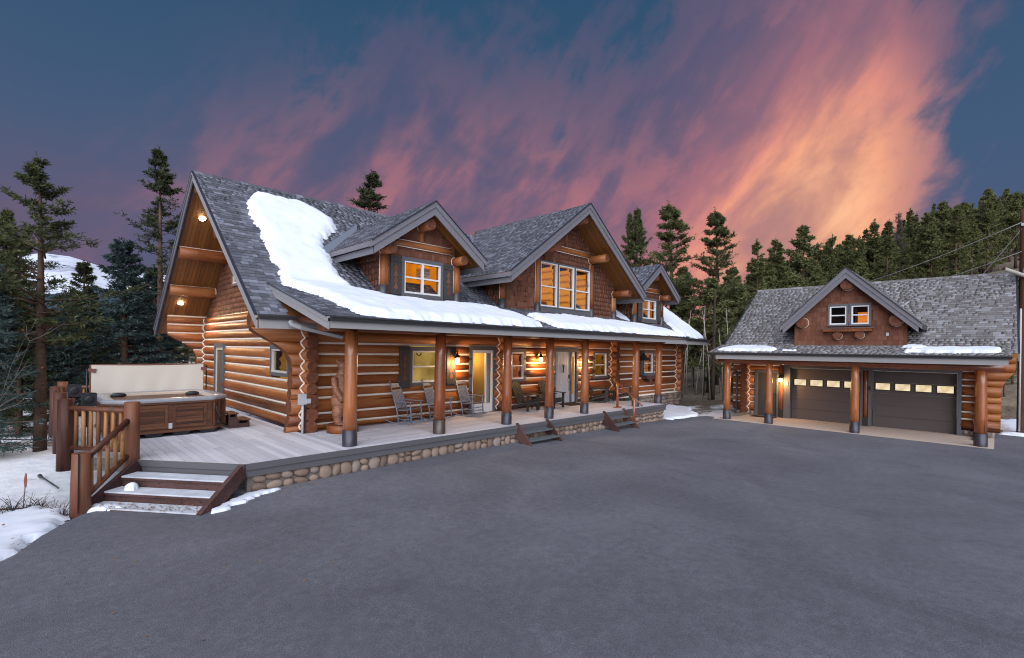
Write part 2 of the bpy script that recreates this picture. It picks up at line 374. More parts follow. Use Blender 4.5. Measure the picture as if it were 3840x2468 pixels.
def m_planks(name, c0, c1, rough=0.5):
    m_, g, b, o = material(name)
    r_ = rnd_of(g); v = coords(g, 'Object', (12, 12, 1.2)); n_ = g.noise(v, 1.5, 5, 0.6)
    f = g.m('ADD', g.m('MULTIPLY', r_, 0.45), g.m('MULTIPLY', n_, 0.6))
    setc(g, b, g.ramp(f, [(0.15, c0), (0.9, c1)]), rough, 0.4); bump(g, b, n_, 0.15, 0.005)
    return m_
M_SOFFIT = m_planks('soffit_planks', (0.115,0.042,0.011), (0.28,0.115,0.030), 0.42)
M_INSIDE = m_planks('inside_pine', (0.30,0.14,0.03), (0.5,0.26,0.07), 0.6)
def m_deck():
    m_, g, b, o = material('deck_board')
    r_ = rnd_of(g); v = coords(g, 'Object', (1, 1, 1)); n_ = g.noise(v, 3.0, 5, 0.6); n2_ = g.noise(v, 45, 3, 0.6)
    wn = g.noise(coords(g, 'Object', (1,1,1), False), 0.6, 4, 0.6)
    f = g.m('ADD', g.m('MULTIPLY', r_, 0.55), g.m('ADD', g.m('MULTIPLY', n_, 0.3), g.m('MULTIPLY', n2_, 0.2)))
    c = g.ramp(f, [(0.1, (0.38,0.375,0.42)), (0.5, (0.48,0.47,0.52)), (0.95, (0.57,0.565,0.62))])
    setc(g, b, c, 0.7, 0.3); bump(g, b, n2_, 0.15, 0.004)
    return m_
M_DECK = m_deck()
def m_frost():
    m_, g, b, o = material('frosted_tread')
    v = coords(g); n_ = g.noise(v, 3, 5, 0.6); n2_ = g.noise(v, 60, 3, 0.6)
    f = g.m('ADD', g.m('MULTIPLY', n_, 0.8), g.m('MULTIPLY', n2_, 0.35))
    setc(g, b, g.ramp(f, [(0.25, (0.30,0.31,0.35)), (0.7, (0.55,0.57,0.63))]), 0.8, 0.3); bump(g, b, n2_, 0.2, 0.004)
    return m_
M_FROST = m_frost()
def m_stone():
    m_, g, b, o = material('river_stone')
    oi = g.n('ShaderNodeObjectInfo'); v = coords(g); n_ = g.noise(v, 7, 5, 0.6)
    f = g.m('ADD', g.m('MULTIPLY', oi.outputs['Random'], 0.6), g.m('MULTIPLY', n_, 0.45))
    c = g.ramp(f, [(0.1, (0.105,0.072,0.058)), (0.4, (0.20,0.138,0.106)), (0.65, (0.265,0.19,0.150)), (0.95, (0.23,0.205,0.195))])
    setc(g, b, c, 0.75, 0.3); bump(g, b, g.noise(v, 30, 4, 0.6), 0.25, 0.006)
    return m_
M_STONE = m_stone()
def m_snow():
    m_, g, b, o = material('snow')
    v = coords(g, 'Object', (1,1,1), False); n_ = g.noise(v, 1.2, 5, 0.6); n2_ = g.noise(v, 14, 4, 0.6)
    c = g.ramp(n_, [(0.3, (0.64,0.67,0.77)), (0.7, (0.75,0.775,0.85))])
    setc(g, b, c, 0.7, 0.25); bump(g, b, g.m('ADD', n_, g.m('MULTIPLY', n2_, 0.15)), 0.10, 0.04)
    return m_
M_SNOW = m_snow()
def m_asphalt():
    m_, g, b, o = material('asphalt')
    v = coords(g, 'Object', (1,1,1), False)
    fine = g.noise(v, 62, 4, 0.8); mid = g.noise(v, 9, 5, 0.65); big = g.noise(v, 0.35, 5, 0.6, 0.6)
    vo = g.n('ShaderNodeTexVoronoi'); g.l(v, vo.inputs['Vector']); vo.inputs['Scale'].default_value = 85
    f = g.m('ADD', g.m('ADD', g.m('MULTIPLY', fine, 0.9), g.m('SUBTRACT', g.m('MULTIPLY', mid, 0.30), 0.06)), g.m('MULTIPLY', g.m('SUBTRACT', big, 0.5), 0.42))
    st = g.ss(g.noise(g.vm('MULTIPLY', v, (0.9, 0.35, 1)).outputs[0], 0.9, 5, 0.65, 1.2), 0.56, 0.72)    # worn, darker patches
    f = g.m('SUBTRACT', f, g.m('MULTIPLY', st, 0.07))
    c = g.ramp(f, [(0.25, (0.052,0.051,0.062)), (0.52, (0.108,0.106,0.126)), (0.8, (0.215,0.211,0.238))])
    setc(g, b, c, 0.85, 0.3)
    bump(g, b, g.m('ADD', fine, g.m('MULTIPLY', vo.outputs['Distance'], 0.8)), 0.45, 0.012)
    return m_
M_ASPH = m_asphalt()
def m_ground():
    m_, g, b, o = material('snowy_ground')
    v = coords(g, 'Object', (1,1,1), False)
    sp = g.n('ShaderNodeSeparateXYZ'); g.l(v, sp.inputs[0])
    n_ = g.noise(v, 0.25, 6, 0.6, 0.5); n2_ = g.noise(v, 3, 5, 0.65)
    dirt = g.ramp(n2_, [(0.3, (0.090,0.068,0.050)), (0.7, (0.24,0.19,0.14))])
    snow = g.ramp(n2_, [(0.3, (0.60,0.61,0.66)), (0.7, (0.80,0.80,0.83))])
    side = g.m('ADD', g.m('MULTIPLY', g.ss(sp.outputs[0], 16, 34), 0.42), 0.0)
    f = g.ss(g.m('ADD', g.m('SUBTRACT', n_, side), g.m('MULTIPLY', n2_, 0.22)), 0.40, 0.50)
    setc(g, b, g.mix(f, dirt, snow), 0.85, 0.2); bump(g, b, n2_, 0.4, 0.08)
    return m_
M_GROUND = m_ground()
def m_mountain():
    m_, g, b, o = material('mountain_snow')
    v = coords(g, 'Object', (0.002,0.002,0.004), False)
    n_ = g.noise(v, 2.2, 8, 0.7, 0.8)
    t = g.n('ShaderNodeTexCoord'); sp = g.n('ShaderNodeSeparateXYZ'); g.l(t.outputs['Object'], sp.inputs[0])
    tree = g.ss(g.m('ADD', sp.outputs[2], g.m('MULTIPLY', g.m('SUBTRACT', n_, 0.5), 260)), 250, 205)
    c = g.ramp(n_, [(0.36, (0.20,0.21,0.27)), (0.47, (0.60,0.62,0.72)), (0.8, (0.72,0.74,0.82))])
    c = g.mix(tree, c, (0.045,0.07,0.10,1))
    setc(g, b, c, 0.9, 0.1)
    return m_
M_MOUNT = m_mountain()
def m_foliage(name, c0, c1, c2):
    m_, g, b, o = material(name)
    oi = g.n('ShaderNodeObjectInfo'); at = g.n('ShaderNodeAttribute', attribute_name='rnd')
    f = g.m('ADD', g.m('MULTIPLY', at.outputs['Fac'], 0.8), g.m('MULTIPLY', oi.outputs['Random'], 0.2))
    c = g.ramp(f, [(0.05, c0), (0.5, c1), (0.95, c2)])
    setc(g, b, c, 0.7, 0.2)
    tr = g.n('ShaderNodeBsdfTranslucent'); g.l(c, tr.inputs[0]); mx = g.n('ShaderNodeMixShader'); mx.inputs[0].default_value = 0.25
    g.l(b.outputs[0], mx.inputs[1]); g.l(tr.outputs[0], mx.inputs[2]); g.l(mx.outputs[0], o.inputs[0])
    return m_
M_PINE = m_foliage('pine_needles', (0.028,0.034,0.015), (0.082,0.092,0.034), (0.185,0.190,0.072))
M_SPRUCE = m_foliage('spruce_needles', (0.018,0.028,0.026), (0.050,0.076,0.070), (0.115,0.160,0.150))
M_HILLP = m_foliage('hill_pine_needles', (0.038,0.044,0.018), (0.112,0.120,0.045), (0.255,0.255,0.10))
M_PINED = m_foliage('dark_pine_needles', (0.018,0.024,0.012), (0.050,0.060,0.026), (0.120,0.132,0.056))
M_DEADP = m_foliage('dead_pine_twigs', (0.05,0.042,0.045), (0.09,0.078,0.080), (0.15,0.13,0.13))

def emis(name, c, strength, c2=None, scale=2.0, stripes=None):
    m_ = bpy.data.materials.new(name); m_.use_nodes = True; t = m_.node_tree; t.nodes.clear(); g = NT(t)
    out = g.n('ShaderNodeOutputMaterial'); e = g.n('ShaderNodeEmission'); g.l(e.outputs[0], out.inputs[0])
    e.inputs[1].default_value = strength
    if c2 is None: e.inputs[0].default_value = (*c, 1)
    else:
        tcx = g.n('ShaderNodeTexCoord'); f = g.noise(tcx.outputs['Object'], scale, 4, 0.6)
        if stripes:
            sp = g.n('ShaderNodeSeparateXYZ'); g.l(tcx.outputs['Object'], sp.inputs[0])
            s_ = g.m('ABSOLUTE', g.m('SINE', g.m('MULTIPLY', sp.outputs[2], stripes)))
            f = g.m('MULTIPLY', g.m('ADD', 0.35, f), g.m('ADD', 0.45, g.m('MULTIPLY', s_, 0.5)))
        g.l(g.ramp(f, [(0.3, c), (0.7, c2)]), e.inputs[0])
    MATS[name] = m_
    return m_
K = 1.0/2**EXPO
E_AMBER = emis('lit_amber_room', rgb(190,98,6), 1.15*K, rgb(252,150,16), 1.4)
E_LOGROOM = emis('lit_log_room', rgb(150,70,8), 1.3*K, rgb(255,156,40), 1.2, 11.0)
E_OLIVE = emis('lit_olive_room', rgb(120,96,44), 1.2*K, rgb(184,150,84), 1.6)
E_GOLD = emis('lit_gold_blind', rgb(118,78,12), 1.1*K, rgb(186,128,30), 1.8)
E_ROSE = emis('lit_rose_room', rgb(110,52,26), 1.1*K, rgb(190,104,60), 2.4)
E_ORNG = emis('lit_orange_room', rgb(190,92,24), 1.2*K, rgb(240,150,70), 2.0)
E_DIMG = emis('dim_gold_room', rgb(130,86,28), 1.0*K, rgb(188,132,60), 1.5)
E_GLASSG = emis('lit_garage_glass', rgb(190,160,110), 1.1*K, rgb(255,240,205), 3.0)
E_LAMP = emis('lamp_glow', rgb(255,205,120), 14.0)
E_SPOT = emis('soffit_lamp_glow', rgb(255,235,190), 18.0)
def m_glass():
    m_ = bpy.data.materials.new('window_glass'); m_.use_nodes = True; t = m_.node_tree; t.nodes.clear(); g = NT(t)
    out = g.n('ShaderNodeOutputMaterial'); a = g.n('ShaderNodeBsdfTransparent'); b = g.n('ShaderNodeBsdfGlossy'); b.inputs['Roughness'].default_value = 0.03
    a.inputs[0].default_value = (0.93,0.94,0.93,1)
    fr = g.n('ShaderNodeFresnel'); fr.inputs[0].default_value = 1.35
    mx = g.n('ShaderNodeMixShader'); g.l(g.m('MULTIPLY', fr.outputs[0], 0.6), mx.inputs[0]); g.l(a.outputs[0], mx.inputs[1]); g.l(b.outputs[0], mx.inputs[2]); g.l(mx.outputs[0], out.inputs[0])
    return m_
M_GLASS = m_glass()
# ------------------------------------------------------------------ ground
def fbm(x, y, s=1.0, o=4):
    return mnoise.fractal(Vector((x*s, y*s, 1.3)), 0.9, 2.0, o)
def zdrive(x, y):
    if x < 8: z = 0.12-0.015*(8-x)
    else: z = 0.12-0.0166*(min(x, 21.5)-8)
    return max(z, -0.35)
def sstep(a, b, x):
    t = min(1, max(0, (x-a)/(b-a))); return t*t*(3-2*t)
DRIVE = [(0.62,10.55),(0.20,9.75),(-0.10,9.2),(-0.75,8.2),(-1.6,7.0),(-3.6,4.0),(-8,-4),(-22,-30),(60,-34),(44,-9),(30,-2.6),(25.6,-1.4),(25.6,0.1),(21.4,0.1),(21.4,8.85),(21.9,8.95),(22.0,9.35),(21.0,9.7),(20.1,9.9),(19.2,10.3),(3.0,10.4),(2.2,9.6),(1.2,10.6)]
def in_poly(x, y, P):
    c = False; j = len(P)-1
    for i in range(len(P)):
        if (P[i][1] > y) != (P[j][1] > y) and x < (P[j][0]-P[i][0])*(y-P[i][1])/(P[j][1]-P[i][1])+P[i][0]: c = not c
        j = i
    return c
def zground(x, y):
    b = zdrive(x, y)-0.06
    # the snow to the left of the deck falls away towards the trees
    left = sstep(0.6, -3.0, x-0.0)*sstep(6, 13, y)
    beh = sstep(10.2, 14, y)*(1-sstep(17, 22, x))
    b -= 0.32*beh+0.10*left*beh+0.55*sstep(16, 40, y)*(1-sstep(20, 40, x))
    # hillside to the right, behind the garage
    hill = max(0.0, x-31)*0.235*(1-sstep(-6, 42, y-0.12*max(0, x-60)))
    hill = hill if hill < 27 else 27+0.15*(hill-27)
    b += hill+fbm(x, y, 0.05)*min(1.0, max(0, (math.hypot(x, y)-24)/30))*1.2
    if math.hypot(x, y) > 14 and x < 20: b += 0.10*fbm(x, y, 0.35)
    return b
def build_ground():
    rad = list(np.linspace(0.5, 46, 60))+list(np.geomspace(48, 4500, 46)); na = 200
    V = []; F = []
    for r_ in rad:
        for j in range(na):
            q = 2*math.pi*j/na; x, y = r_*math.cos(q), r_*math.sin(q)
            z = zground(x, y) if r_ < 400 else (zground(x*400/r_, y*400/r_))
            if in_poly(x, y, DRIVE): z = zdrive(x, y)-0.12
            if 3.4 < x < 27.5 and 10.3 < y < 24: z = min(z, -0.25)
            if 21.3 < x < 34 and -1 < y < 9.2: z = min(z, -0.20)
            V.append((x, y, z))
    for i in range(len(rad)-1):
        for j in range(na): F.append((i*na+j, i*na+(j+1) % na, (i+1)*na+(j+1) % na, (i+1)*na+j))
    me = npmesh('ground', np.array(V), np.array(F)[:, ::-1], M_GROUND, smooth=True)
    o = link('ground', me); tag(o, kind='structure')
build_ground()
def sheet(name, poly, zf, mat, step=0.5, thick=0.0):
    """a sheet cut to an outline by triangulating it and draping it over a height function"""
    import bmesh
    bm = bmesh.new(); vs = [bm.verts.new((x, y, 0)) for x, y in poly]; f = bm.faces.new(vs)
    bmesh.ops.triangulate(bm, faces=[f])
    for _ in range(6):
        long_ = [e for e in bm.edges if e.calc_length() > max(step, 0.13*math.hypot(*((e.verts[0].co+e.verts[1].co)/2).xy))]
        if not long_: break
        bmesh.ops.subdivide_edges(bm, edges=long_, cuts=1); bmesh.ops.triangulate(bm, faces=bm.faces[:])
    for v in bm.verts: v.co.z = zf(v.co.x, v.co.y)
    for f in bm.faces:
        f.smooth = True
        if f.normal.z < 0: f.normal_flip()
    bmesh.ops.recalc_face_normals(bm, faces=bm.faces[:])
    me = bpy.data.meshes.new(name); bm.to_mesh(me); bm.free(); me.materials.append(mat)
    if me.polygons[0].normal.z < 0: me.flip_normals()
    return link(name, me)
dense = []                                    # a slightly ragged edge for the asphalt
for i in range(len(DRIVE)):
    a, b = DRIVE[i], DRIVE[(i+1) % len(DRIVE)]; L = math.dist(a, b); n = max(1, int(L/0.35)) if L < 9 else max(1, int(L/4))
    for k in range(n):
        t = k/n; x, y = a[0]+(b[0]-a[0])*t, a[1]+(b[1]-a[1])*t
        j = 0.10 if L < 9 and not (20.5 < x < 22 and y < 8.9) and not (1.5 < x < 19.3 and y > 9.3) else 0.0
        dense.append((x+j*fbm(x, y, 1.7), y+j*fbm(y, x, 1.9)))
tag(sheet('driveway', dense, zdrive, M_ASPH, 0.9), kind='structure')

def mountain():
    V = []; F = []; nu, nv = 90, 30
    for i in range(nu+1):
        px = -900+2600*i/nu                   # spread of the ridge as seen across the left of the view
        top = 935 if px < 60 else None
        ridge = np.interp(px, [-900,-300,60,161,260,415,597,800,1300,1700], [1010,985,955,950,962,1012,1030,1060,1150,1230])
        for j in range(nv+1):
            t = j/nv; D = 1500+1300*t
            p = ray(px, 1300)*D
            hm = (CAMZ+2800*(HY+(px-CX)*math.tan(ROLL)-ridge)/FPX)
            z = -8+(hm+8)*(t**0.85)
            z += (1-abs(2*t-1))*28*mnoise.fractal(Vector((p[0]*0.004, p[1]*0.004, 0.3)), 0.9, 2.0, 5)
            V.append((p[0], p[1], z))
    for i in range(nu):
        for j in range(nv): a = i*(nv+1)+j; F.append((a, a+nv+1, a+nv+2, a+1))
    o = link('mountain', npmesh('mountain', np.array(V), np.array(F), M_MOUNT, smooth=True)); tag(o, kind='structure')
mountain()

# ------------------------------------------------------------------ building pieces
def log(p0, p1, r0, r1=None, parent=None, mat=None, n=12, name='log', end0=None, end1=None, wob=0.035, segs=None):
    """a peeled log between two points, its length along local x; end0/end1 bend the cut ends: f(z)->x in world"""
    p0, p1 = np.asarray(p0, float), np.asarray(p1, float); r1 = r0 if r1 is None else r1; mat = mat or M_LOG
    dd = p1-p0; L = np.linalg.norm(dd); ax = dd/L
    ref = np.array([0,0,1.0]) if abs(ax[2]) < 0.9 else np.array([0,1.0,0])
    yv = np.cross(ref, ax); yv /= np.linalg.norm(yv); zv = np.cross(ax, yv)
    k = segs or max(2, min(12, int(L/0.7)+1)); ai = int(np.argmax(np.abs(ax)))
    ph_ = rng.uniform(0, 6.28, 4); V = []; F = []
    for i in range(k+1):
        t = i/k
        for j in range(n):
            q = 2*math.pi*j/n
            rr = (r0+(r1-r0)*t)*(1+wob*math.sin(3.1*t*L+ph_[0]+2*q)*0.5+wob*math.sin(7*t*L*0.45+ph_[1]-q)*0.5)
            yy, zz = rr*math.cos(q), rr*math.sin(q)
            xs_ = (end0(p0[2]+zz)-p0[ai])*ax[ai] if end0 else 0.0
            xe_ = (end1(p0[2]+zz)-p0[ai])*ax[ai] if end1 else L
            xx = xs_+(xe_-xs_)*t
            V.append((xx, yy, zz))
    for i in range(k):
        for j in range(n): F.append((i*n+j, i*n+(j+1) % n, (i+1)*n+(j+1) % n, (i+1)*n+j))
    F.append(tuple(range(n))[::-1]); F.append(tuple(range(k*n, k*n+n)))
    me = bpy.data.meshes.new(name); me.from_pydata(V, [], F); me.materials.append(mat); me.materials.append(M_END)
    me.polygons.foreach_set('use_smooth', [True]*(k*n)+[False, False]); me.polygons.foreach_set('material_index', [0]*(k*n)+[1, 1]); me.update()
    o = bpy.data.objects.new(name, me); col.objects.link(o); o.parent = parent
    po = WL.get(parent.name, np.zeros(3)) if parent is not None else np.zeros(3)
    Mx = Matrix(((ax[0],yv[0],zv[0],p0[0]-po[0]),(ax[1],yv[1],zv[1],p0[1]-po[1]),(ax[2],yv[2],zv[2],p0[2]-po[2]),(0,0,0,1)))
    o.matrix_local = Mx; WL[o.name] = p0
    return o

UNIT = {}
def unit_tab(mat):
    """one shingle: unit wide and tall, thicker at its lower edge"""
    if mat.name not in UNIT:
        V = [(-.5,0,0),(.5,0,0),(.5,1,0),(-.5,1,0),(-.5,0,1),(.5,0,1),(.5,1,.25),(-.5,1,.25)]
        me = bpy.data.meshes.new('tab'); me.from_pydata(V, [], MB.BF); me.materials.append(mat); me.update(); UNIT[mat.name] = me
    return UNIT[mat.name]
def tabs_on(O, U, Vv, poly, expo, wmin, wmax, thick, lift=0.004, align=0.0):
    """rows of shingles over a plane: O origin, U along the row, V up the slope, poly outline in (u,v)"""
    U, Vv = np.asarray(U, float), np.asarray(Vv, float); N = np.cross(U, Vv); O = np.asarray(O, float); out = []
    v0, v1 = min(p[1] for p in poly), max(p[1] for p in poly); rows = int(math.ceil((v1-v0)/expo))
    for i in range(rows):
        va = v0+i*expo; h = min(expo*1.06, v1-va); vm_ = min(va+0.5*expo, v1-1e-4); xs = []
        for k in range(len(poly)):
            a, b = poly[k], poly[(k+1) % len(poly)]
            if (a[1] > vm_) != (b[1] > vm_): xs.append(a[0]+(b[0]-a[0])*(vm_-a[1])/(b[1]-a[1]))
        xs.sort()
        for k in range(0, len(xs)-1, 2):
            u, ue = xs[k], xs[k+1]; first = True
            while u < ue-1e-3:
                wdt = rng.uniform(wmin, wmax)
                if first: wdt *= rng.uniform(0.4, 1.0); first = False
                wdt = min(wdt, ue-u)
                if ue-u-wdt < wmin*0.4: wdt = ue-u
                P0 = O+U*(u+wdt/2)+Vv*(va+rng.uniform(-0.004, 0.004))+N*lift
                out.append((P0, U*(wdt-0.006), Vv*h, N*thick*rng.uniform(0.7, 1.25)))
                u += wdt
    return out
TABF = np.array(MB.BF)
def lay_tabs(lists, mat, parent, name, stuffname, nmax=300, keep=None):
    """the pieces that show largest become objects of their own, the rest one joined mesh"""
    tabs = [t for l_ in lists for t in l_]
    def score(t):
        c = t[0]+t[2]/2; v = c-np.array([0,0,CAMZ]); D = np.linalg.norm(v); n_ = t[3]/np.linalg.norm(t[3])
        f = -np.dot(v/D, n_); u, d_ = np.dot(v, RGT), np.dot(v, FWD)
        if f <= 0.02 or abs(u/d_) > 1.05: return -1
        s_ = f/D**2*np.linalg.norm(t[1])*np.linalg.norm(t[2])
        if keep is not None and not keep(c): s_ *= 1e-4
        return s_
    sco = np.array([score(t) for t in tabs]); order = np.argsort(-sco); ind = set(order[:nmax].tolist())
    po = WL[parent.name]; me = unit_tab(mat)
    V = []; F = []; A_ = []
    for i, (P0, U_, V_, N_) in enumerate(tabs):
        if i in ind:
            o = bpy.data.objects.new(name, me); col.objects.link(o); o.parent = parent
            o.matrix_local = Matrix(((U_[0],V_[0],N_[0],P0[0]-po[0]),(U_[1],V_[1],N_[1],P0[1]-po[1]),(U_[2],V_[2],N_[2],P0[2]-po[2]),(0,0,0,1)))
        else:
            b = len(V)
            V += [P0-U_/2, P0+U_/2, P0+U_/2+V_, P0-U_/2+V_, P0-U_/2+N_, P0+U_/2+N_, P0+U_/2+V_+N_*.25, P0-U_/2+V_+N_*.25]
            F.append(TABF+b); r_ = rng.uniform(); A_ += [r_]*6
    if V:
        me2 = npmesh(stuffname, np.array(V)-po, np.concatenate(F), mat, A_); o = link(stuffname, me2, parent, po); o['kind'] = 'stuff'

def wall_courses(zs, i):
    return zs[i], zs[i+1]
def split(a, b, holes):
    """the parts of the interval a..b that are not in the holes"""
    iv = [(a, b)]
    for h0, h1 in holes:
        nx = []
        for p, q in iv:
            if h1 <= p or h0 >= q: nx.append((p, q)); continue
            if h0 > p: nx.append((p, h0))
            if h1 < q: nx.append((h1, q))
        iv = nx
    return [(p, q) for p, q in iv if q-p > 0.04]
def log_wall(parent, name, axis, cpos, a, b, zs, holes, face, end0=None, end1=None, mat=None, seam=None):
    """courses of logs along x or y at the given plane, cut round openings (a0,a1,z0,z1); joints sealed with pale chinking"""
    mb = MB()
    def strip(p, q, z, depth, hh=0.034):
        prof = [(-hh, depth-0.006), (0, depth+0.010), (hh, depth-0.006), (hh, depth-0.06), (-hh, depth-0.06)]
        P = []
        for dz_, d_ in prof:
            P.append((p, cpos+face*d_, z+dz_) if axis == 'x' else (cpos+face*d_, p, z+dz_))
        e = (q-p, 0, 0) if axis == 'x' else (0, q-p, 0)
        mb.prism(P, e)
    n = len(zs)-1
    for i in range(1, n):                         # joints
        h = [(o[0], o[1]) for o in holes if o[2]-0.02 < zs[i] < o[3]+0.02]
        ra, rb = (zs[i]-zs[i-1])/2, (zs[i+1]-zs[i])/2
        d_ = 0.5*(math.sqrt(max(1e-4, (ra*1.05)**2-(ra-0.026)**2))+math.sqrt(max(1e-4, (rb*1.05)**2-(rb-0.026)**2)))
        aa = a if not end0 else max(end0(zs[i]), a)+0.03
        if seam is not None: aa = max(aa, seam)
        bb = b if not end1 else min(end1(zs[i]), b)-0.05
        for p, q in split(aa, bb, h): strip(p, q, zs[i], d_)
    W = mb.build(name, M_CHINK, parent)
    for i in range(n):
        z0, z1 = zs[i], zs[i+1]; zc = (z0+z1)/2; r_ = (z1-z0)/2*1.05
        h = [(o[0], o[1]) for o in holes if min(z1, o[3])-max(z0, o[2]) > 0.45*(z1-z0)]
        for p, q in split(a, b, h):
            e0 = end0 if (end0 and abs(p-a) < 1e-6) else None
            e1 = end1 if (end1 and abs(q-b) < 1e-6) else None
            P0 = (p, cpos, zc) if axis == 'x' else (cpos, p, zc); P1 = (q, cpos, zc) if axis == 'x' else (cpos, q, zc)
            log(P0, P1, r_*rng.uniform(0.985, 1.01), r_*rng.uniform(0.985, 1.01), W, mat, end0=e0, end1=e1, wob=0.02)
    return W
def zigzag(parent, pts, r_=0.022):
    mb = MB(); mb.tube(pts, r_, 5); return mb.build('corner_chinking', M_CHINK, parent, smooth=True)
def log_ends(parent, name, x, y0, y1, zs, n=14):
    """stubs of a cross wall's logs that stick out through the front wall"""
    e = empty(name, (x, y0, zs[0]), parent)
    for i in range(len(zs)-1):
        r_ = (zs[i+1]-zs[i])/2*1.02; j = rng.uniform(-0.03, 0.03)
        log((x, y0+j, (zs[i]+zs[i+1])/2), (x, y1, (zs[i]+zs[i+1])/2), r_, r_, e, n=n, name='log_end', wob=0.015)
    return e

def window(parent, axis, cpos, face, a0, a1, z0, z1, kind, room, trim=0.11, frame=M_WHITE, depth=0.12, roomd=0.9, sill=False, name='window', bars=None, extra=None):
    """trim boards (the part itself) with frame, sashes, panes and the lit room behind as sub-parts.
    axis: direction the wall runs; face: sign of the outward normal; the opening is a0..a1, z0..z1 (glass area incl. frame)"""
    def B(mb, p, q, n0, n1, za, zb, mat=None):     # n measured outwards from the wall plane
        y0_, y1_ = sorted((cpos+face*n0, cpos+face*n1))
        if axis == 'x': mb.box(p, q, y0_, y1_, za, zb, mat)
        else: mb.box(y0_, y1_, p, q, za, zb, mat)
    t = trim; mb = MB()
    B(mb, a0-t, a1+t, -0.02, 0.035, z1, z1+t*1.15); B(mb, a0-t, a1+t, -0.02, 0.038, z0-t*0.9, z0)
    B(mb, a0-t, a0, -0.02, 0.033, z0, z1); B(mb, a1, a1+t, -0.02, 0.033, z0, z1)
    # deep reveal
    B(mb, a0-0.012, a0, -0.20, -0.02, z0, z1); B(mb, a1, a1+0.012, -0.20, -0.02, z0, z1)
    Wd = mb.build(name, M_TRIM, parent)
    fw = 0.045; mb = MB(); fo = 0.02
    B(mb, a0, a1, -depth*0.6, fo, z1-fw, z1); B(mb, a0, a1, -depth*0.6, fo+0.004, z0, z0+fw*1.2)
    B(mb, a0, a0+fw, -depth*0.6, fo-0.002, z0+fw*1.2, z1-fw); B(mb, a1-fw, a1, -depth*0.6, fo-0.002, z0+fw*1.2, z1-fw)
    bars = bars or {'v': [], 'h': [0.5]}
    for f_ in bars['v']: c = a0+(a1-a0)*f_; B(mb, c-0.035, c+0.035, -depth*0.55, fo-0.006, z0+fw*1.2, z1-fw)
    hv = [a0+fw]+sorted(a0+(a1-a0)*f_ for f_ in bars['v'])+[a1-fw]
    for f_ in bars['h']:
        c = z0+(z1-z0)*f_
        for p, q in zip(hv[:-1], hv[1:]):
            p2 = p+(0.035 if p != a0+fw else 0); q2 = q-(0.035 if q != a1-fw else 0)
            B(mb, p2, q2, -depth*0.5, fo-0.012, c-0.022, c+0.022)
    mb.build('frame', frame, Wd)
    mb = MB(); zh = [z0+fw*1.2]+[z0+(z1-z0)*f_ for f_ in bars['h']]+[z1-fw]
    for p, q in zip(hv[:-1], hv[1:]):
        for k, (za, zb) in enumerate(zip(zh[:-1], zh[1:])):
            m2 = MB(); off = -0.035-0.012*(k % 2); B(m2, p, q, off-0.004, off, za, zb); m2.build('pane', M_GLASS, Wd)
    mb = MB(); rd = roomd                          # the room behind: five faces
    B(mb, a0-0.25, a1+0.25, -rd-0.03, -rd, z0-0.25, z1+0.25); B(mb, a0-0.28, a0-0.25, -rd, -0.13, z0-0.25, z1+0.25)
    B(mb, a1+0.25, a1+0.28, -rd, -0.13, z0-0.25, z1+0.25); B(mb, a0-0.25, a1+0.25, -rd, -0.13, z1+0.25, z1+0.28); B(mb, a0-0.25, a1+0.25, -rd, -0.13, z0-0.28, z0-0.25)
    mb.build('lit_room', room, Wd)
    if extra: extra(Wd, B)
    return Wd
def shutter(parent, x0, x1, y, z0, z1):
    """board shutter with four stacked cut-out fir shapes"""
    mb = MB(); wdt = (x1-x0); g_ = 0.006; n = 3
    for k in range(n): mb.box(x0+wdt*k/n+g_/2, x0+wdt*(k+1)/n-g_/2, y, y+0.022, z0, z1)
    for zz in (z0+0.07, z1-0.16): mb.box(x0-0.004, x1+0.004, y-0.02, y+0.001, zz, zz+0.09)
    S = mb.build('shutter', M_DGREY, parent)
    xc = (x0+x1)/2; H_ = (z1-z0)*0.62; zb = z0+(z1-z0)*0.19
    for k in range(4):
        za = zb+H_*k/4; m2 = MB(); hw = wdt*0.24
        m2.prism([(xc-hw, y-0.004, za+0.01), (xc+hw, y-0.004, za+0.01), (xc, y-0.004, za+H_/4*1.12)], (0, 0.005, 0)); m2.box(xc-0.018, xc+0.018, y-0.003, y+0.001, za-0.03 if k == 0 else za-0.012, za+0.012)
        m2.build('fir_cutout', M_SHAKE, S)
    return S
# ------------------------------------------------------------------ the log house
HOUSE = thing('log_house', 'two-storey orange log house with three dormers and a long covered porch', 'house', (15.0, 17.6, 0.6))
ZX = [0.60,0.76,1.04,1.44,1.72,2.05,2.30,2.61,2.91,3.27,3.60,3.92,4.22]        # joints of the logs along x
ZY = [0.60,0.90,1.23,1.58,1.86,2.17,2.43,2.75,3.03,3.33,3.63,3.90]             # joints of the logs along y
YF, XG, YB, XR = 12.82, 5.17, 22.7, 25.75
def arch(z): return float(np.interp(z, [0.6,0.95,1.8,2.25,2.5,2.65,2.83,3.02,3.16,3.30,4.2], [4.66,4.74,4.78,4.80,4.74,4.64,4.42,4.11,3.86,3.80,3.80]))
def archr(z): return float(np.interp(z, [0.6,2.5,2.8,3.1,3.3,4.3], [26.2,26.2,26.5,26.9,27.0,27.0]))
KM, Y0M, Z0M, YRG = 0.773, 11.58, 3.50, 17.61
ZRG = Z0M+KM*(YRG-Y0M)
XL, XE = 3.60, 27.0
def zmain(y): return Z0M+KM*(y-Y0M)
KS, Y0S, Z0S, XS0, XS1 = 0.278, 9.30, 3.41, 4.20, 19.60
YS1 = 12.68
def zshed(y): return Z0S+KS*(y-Y0S)

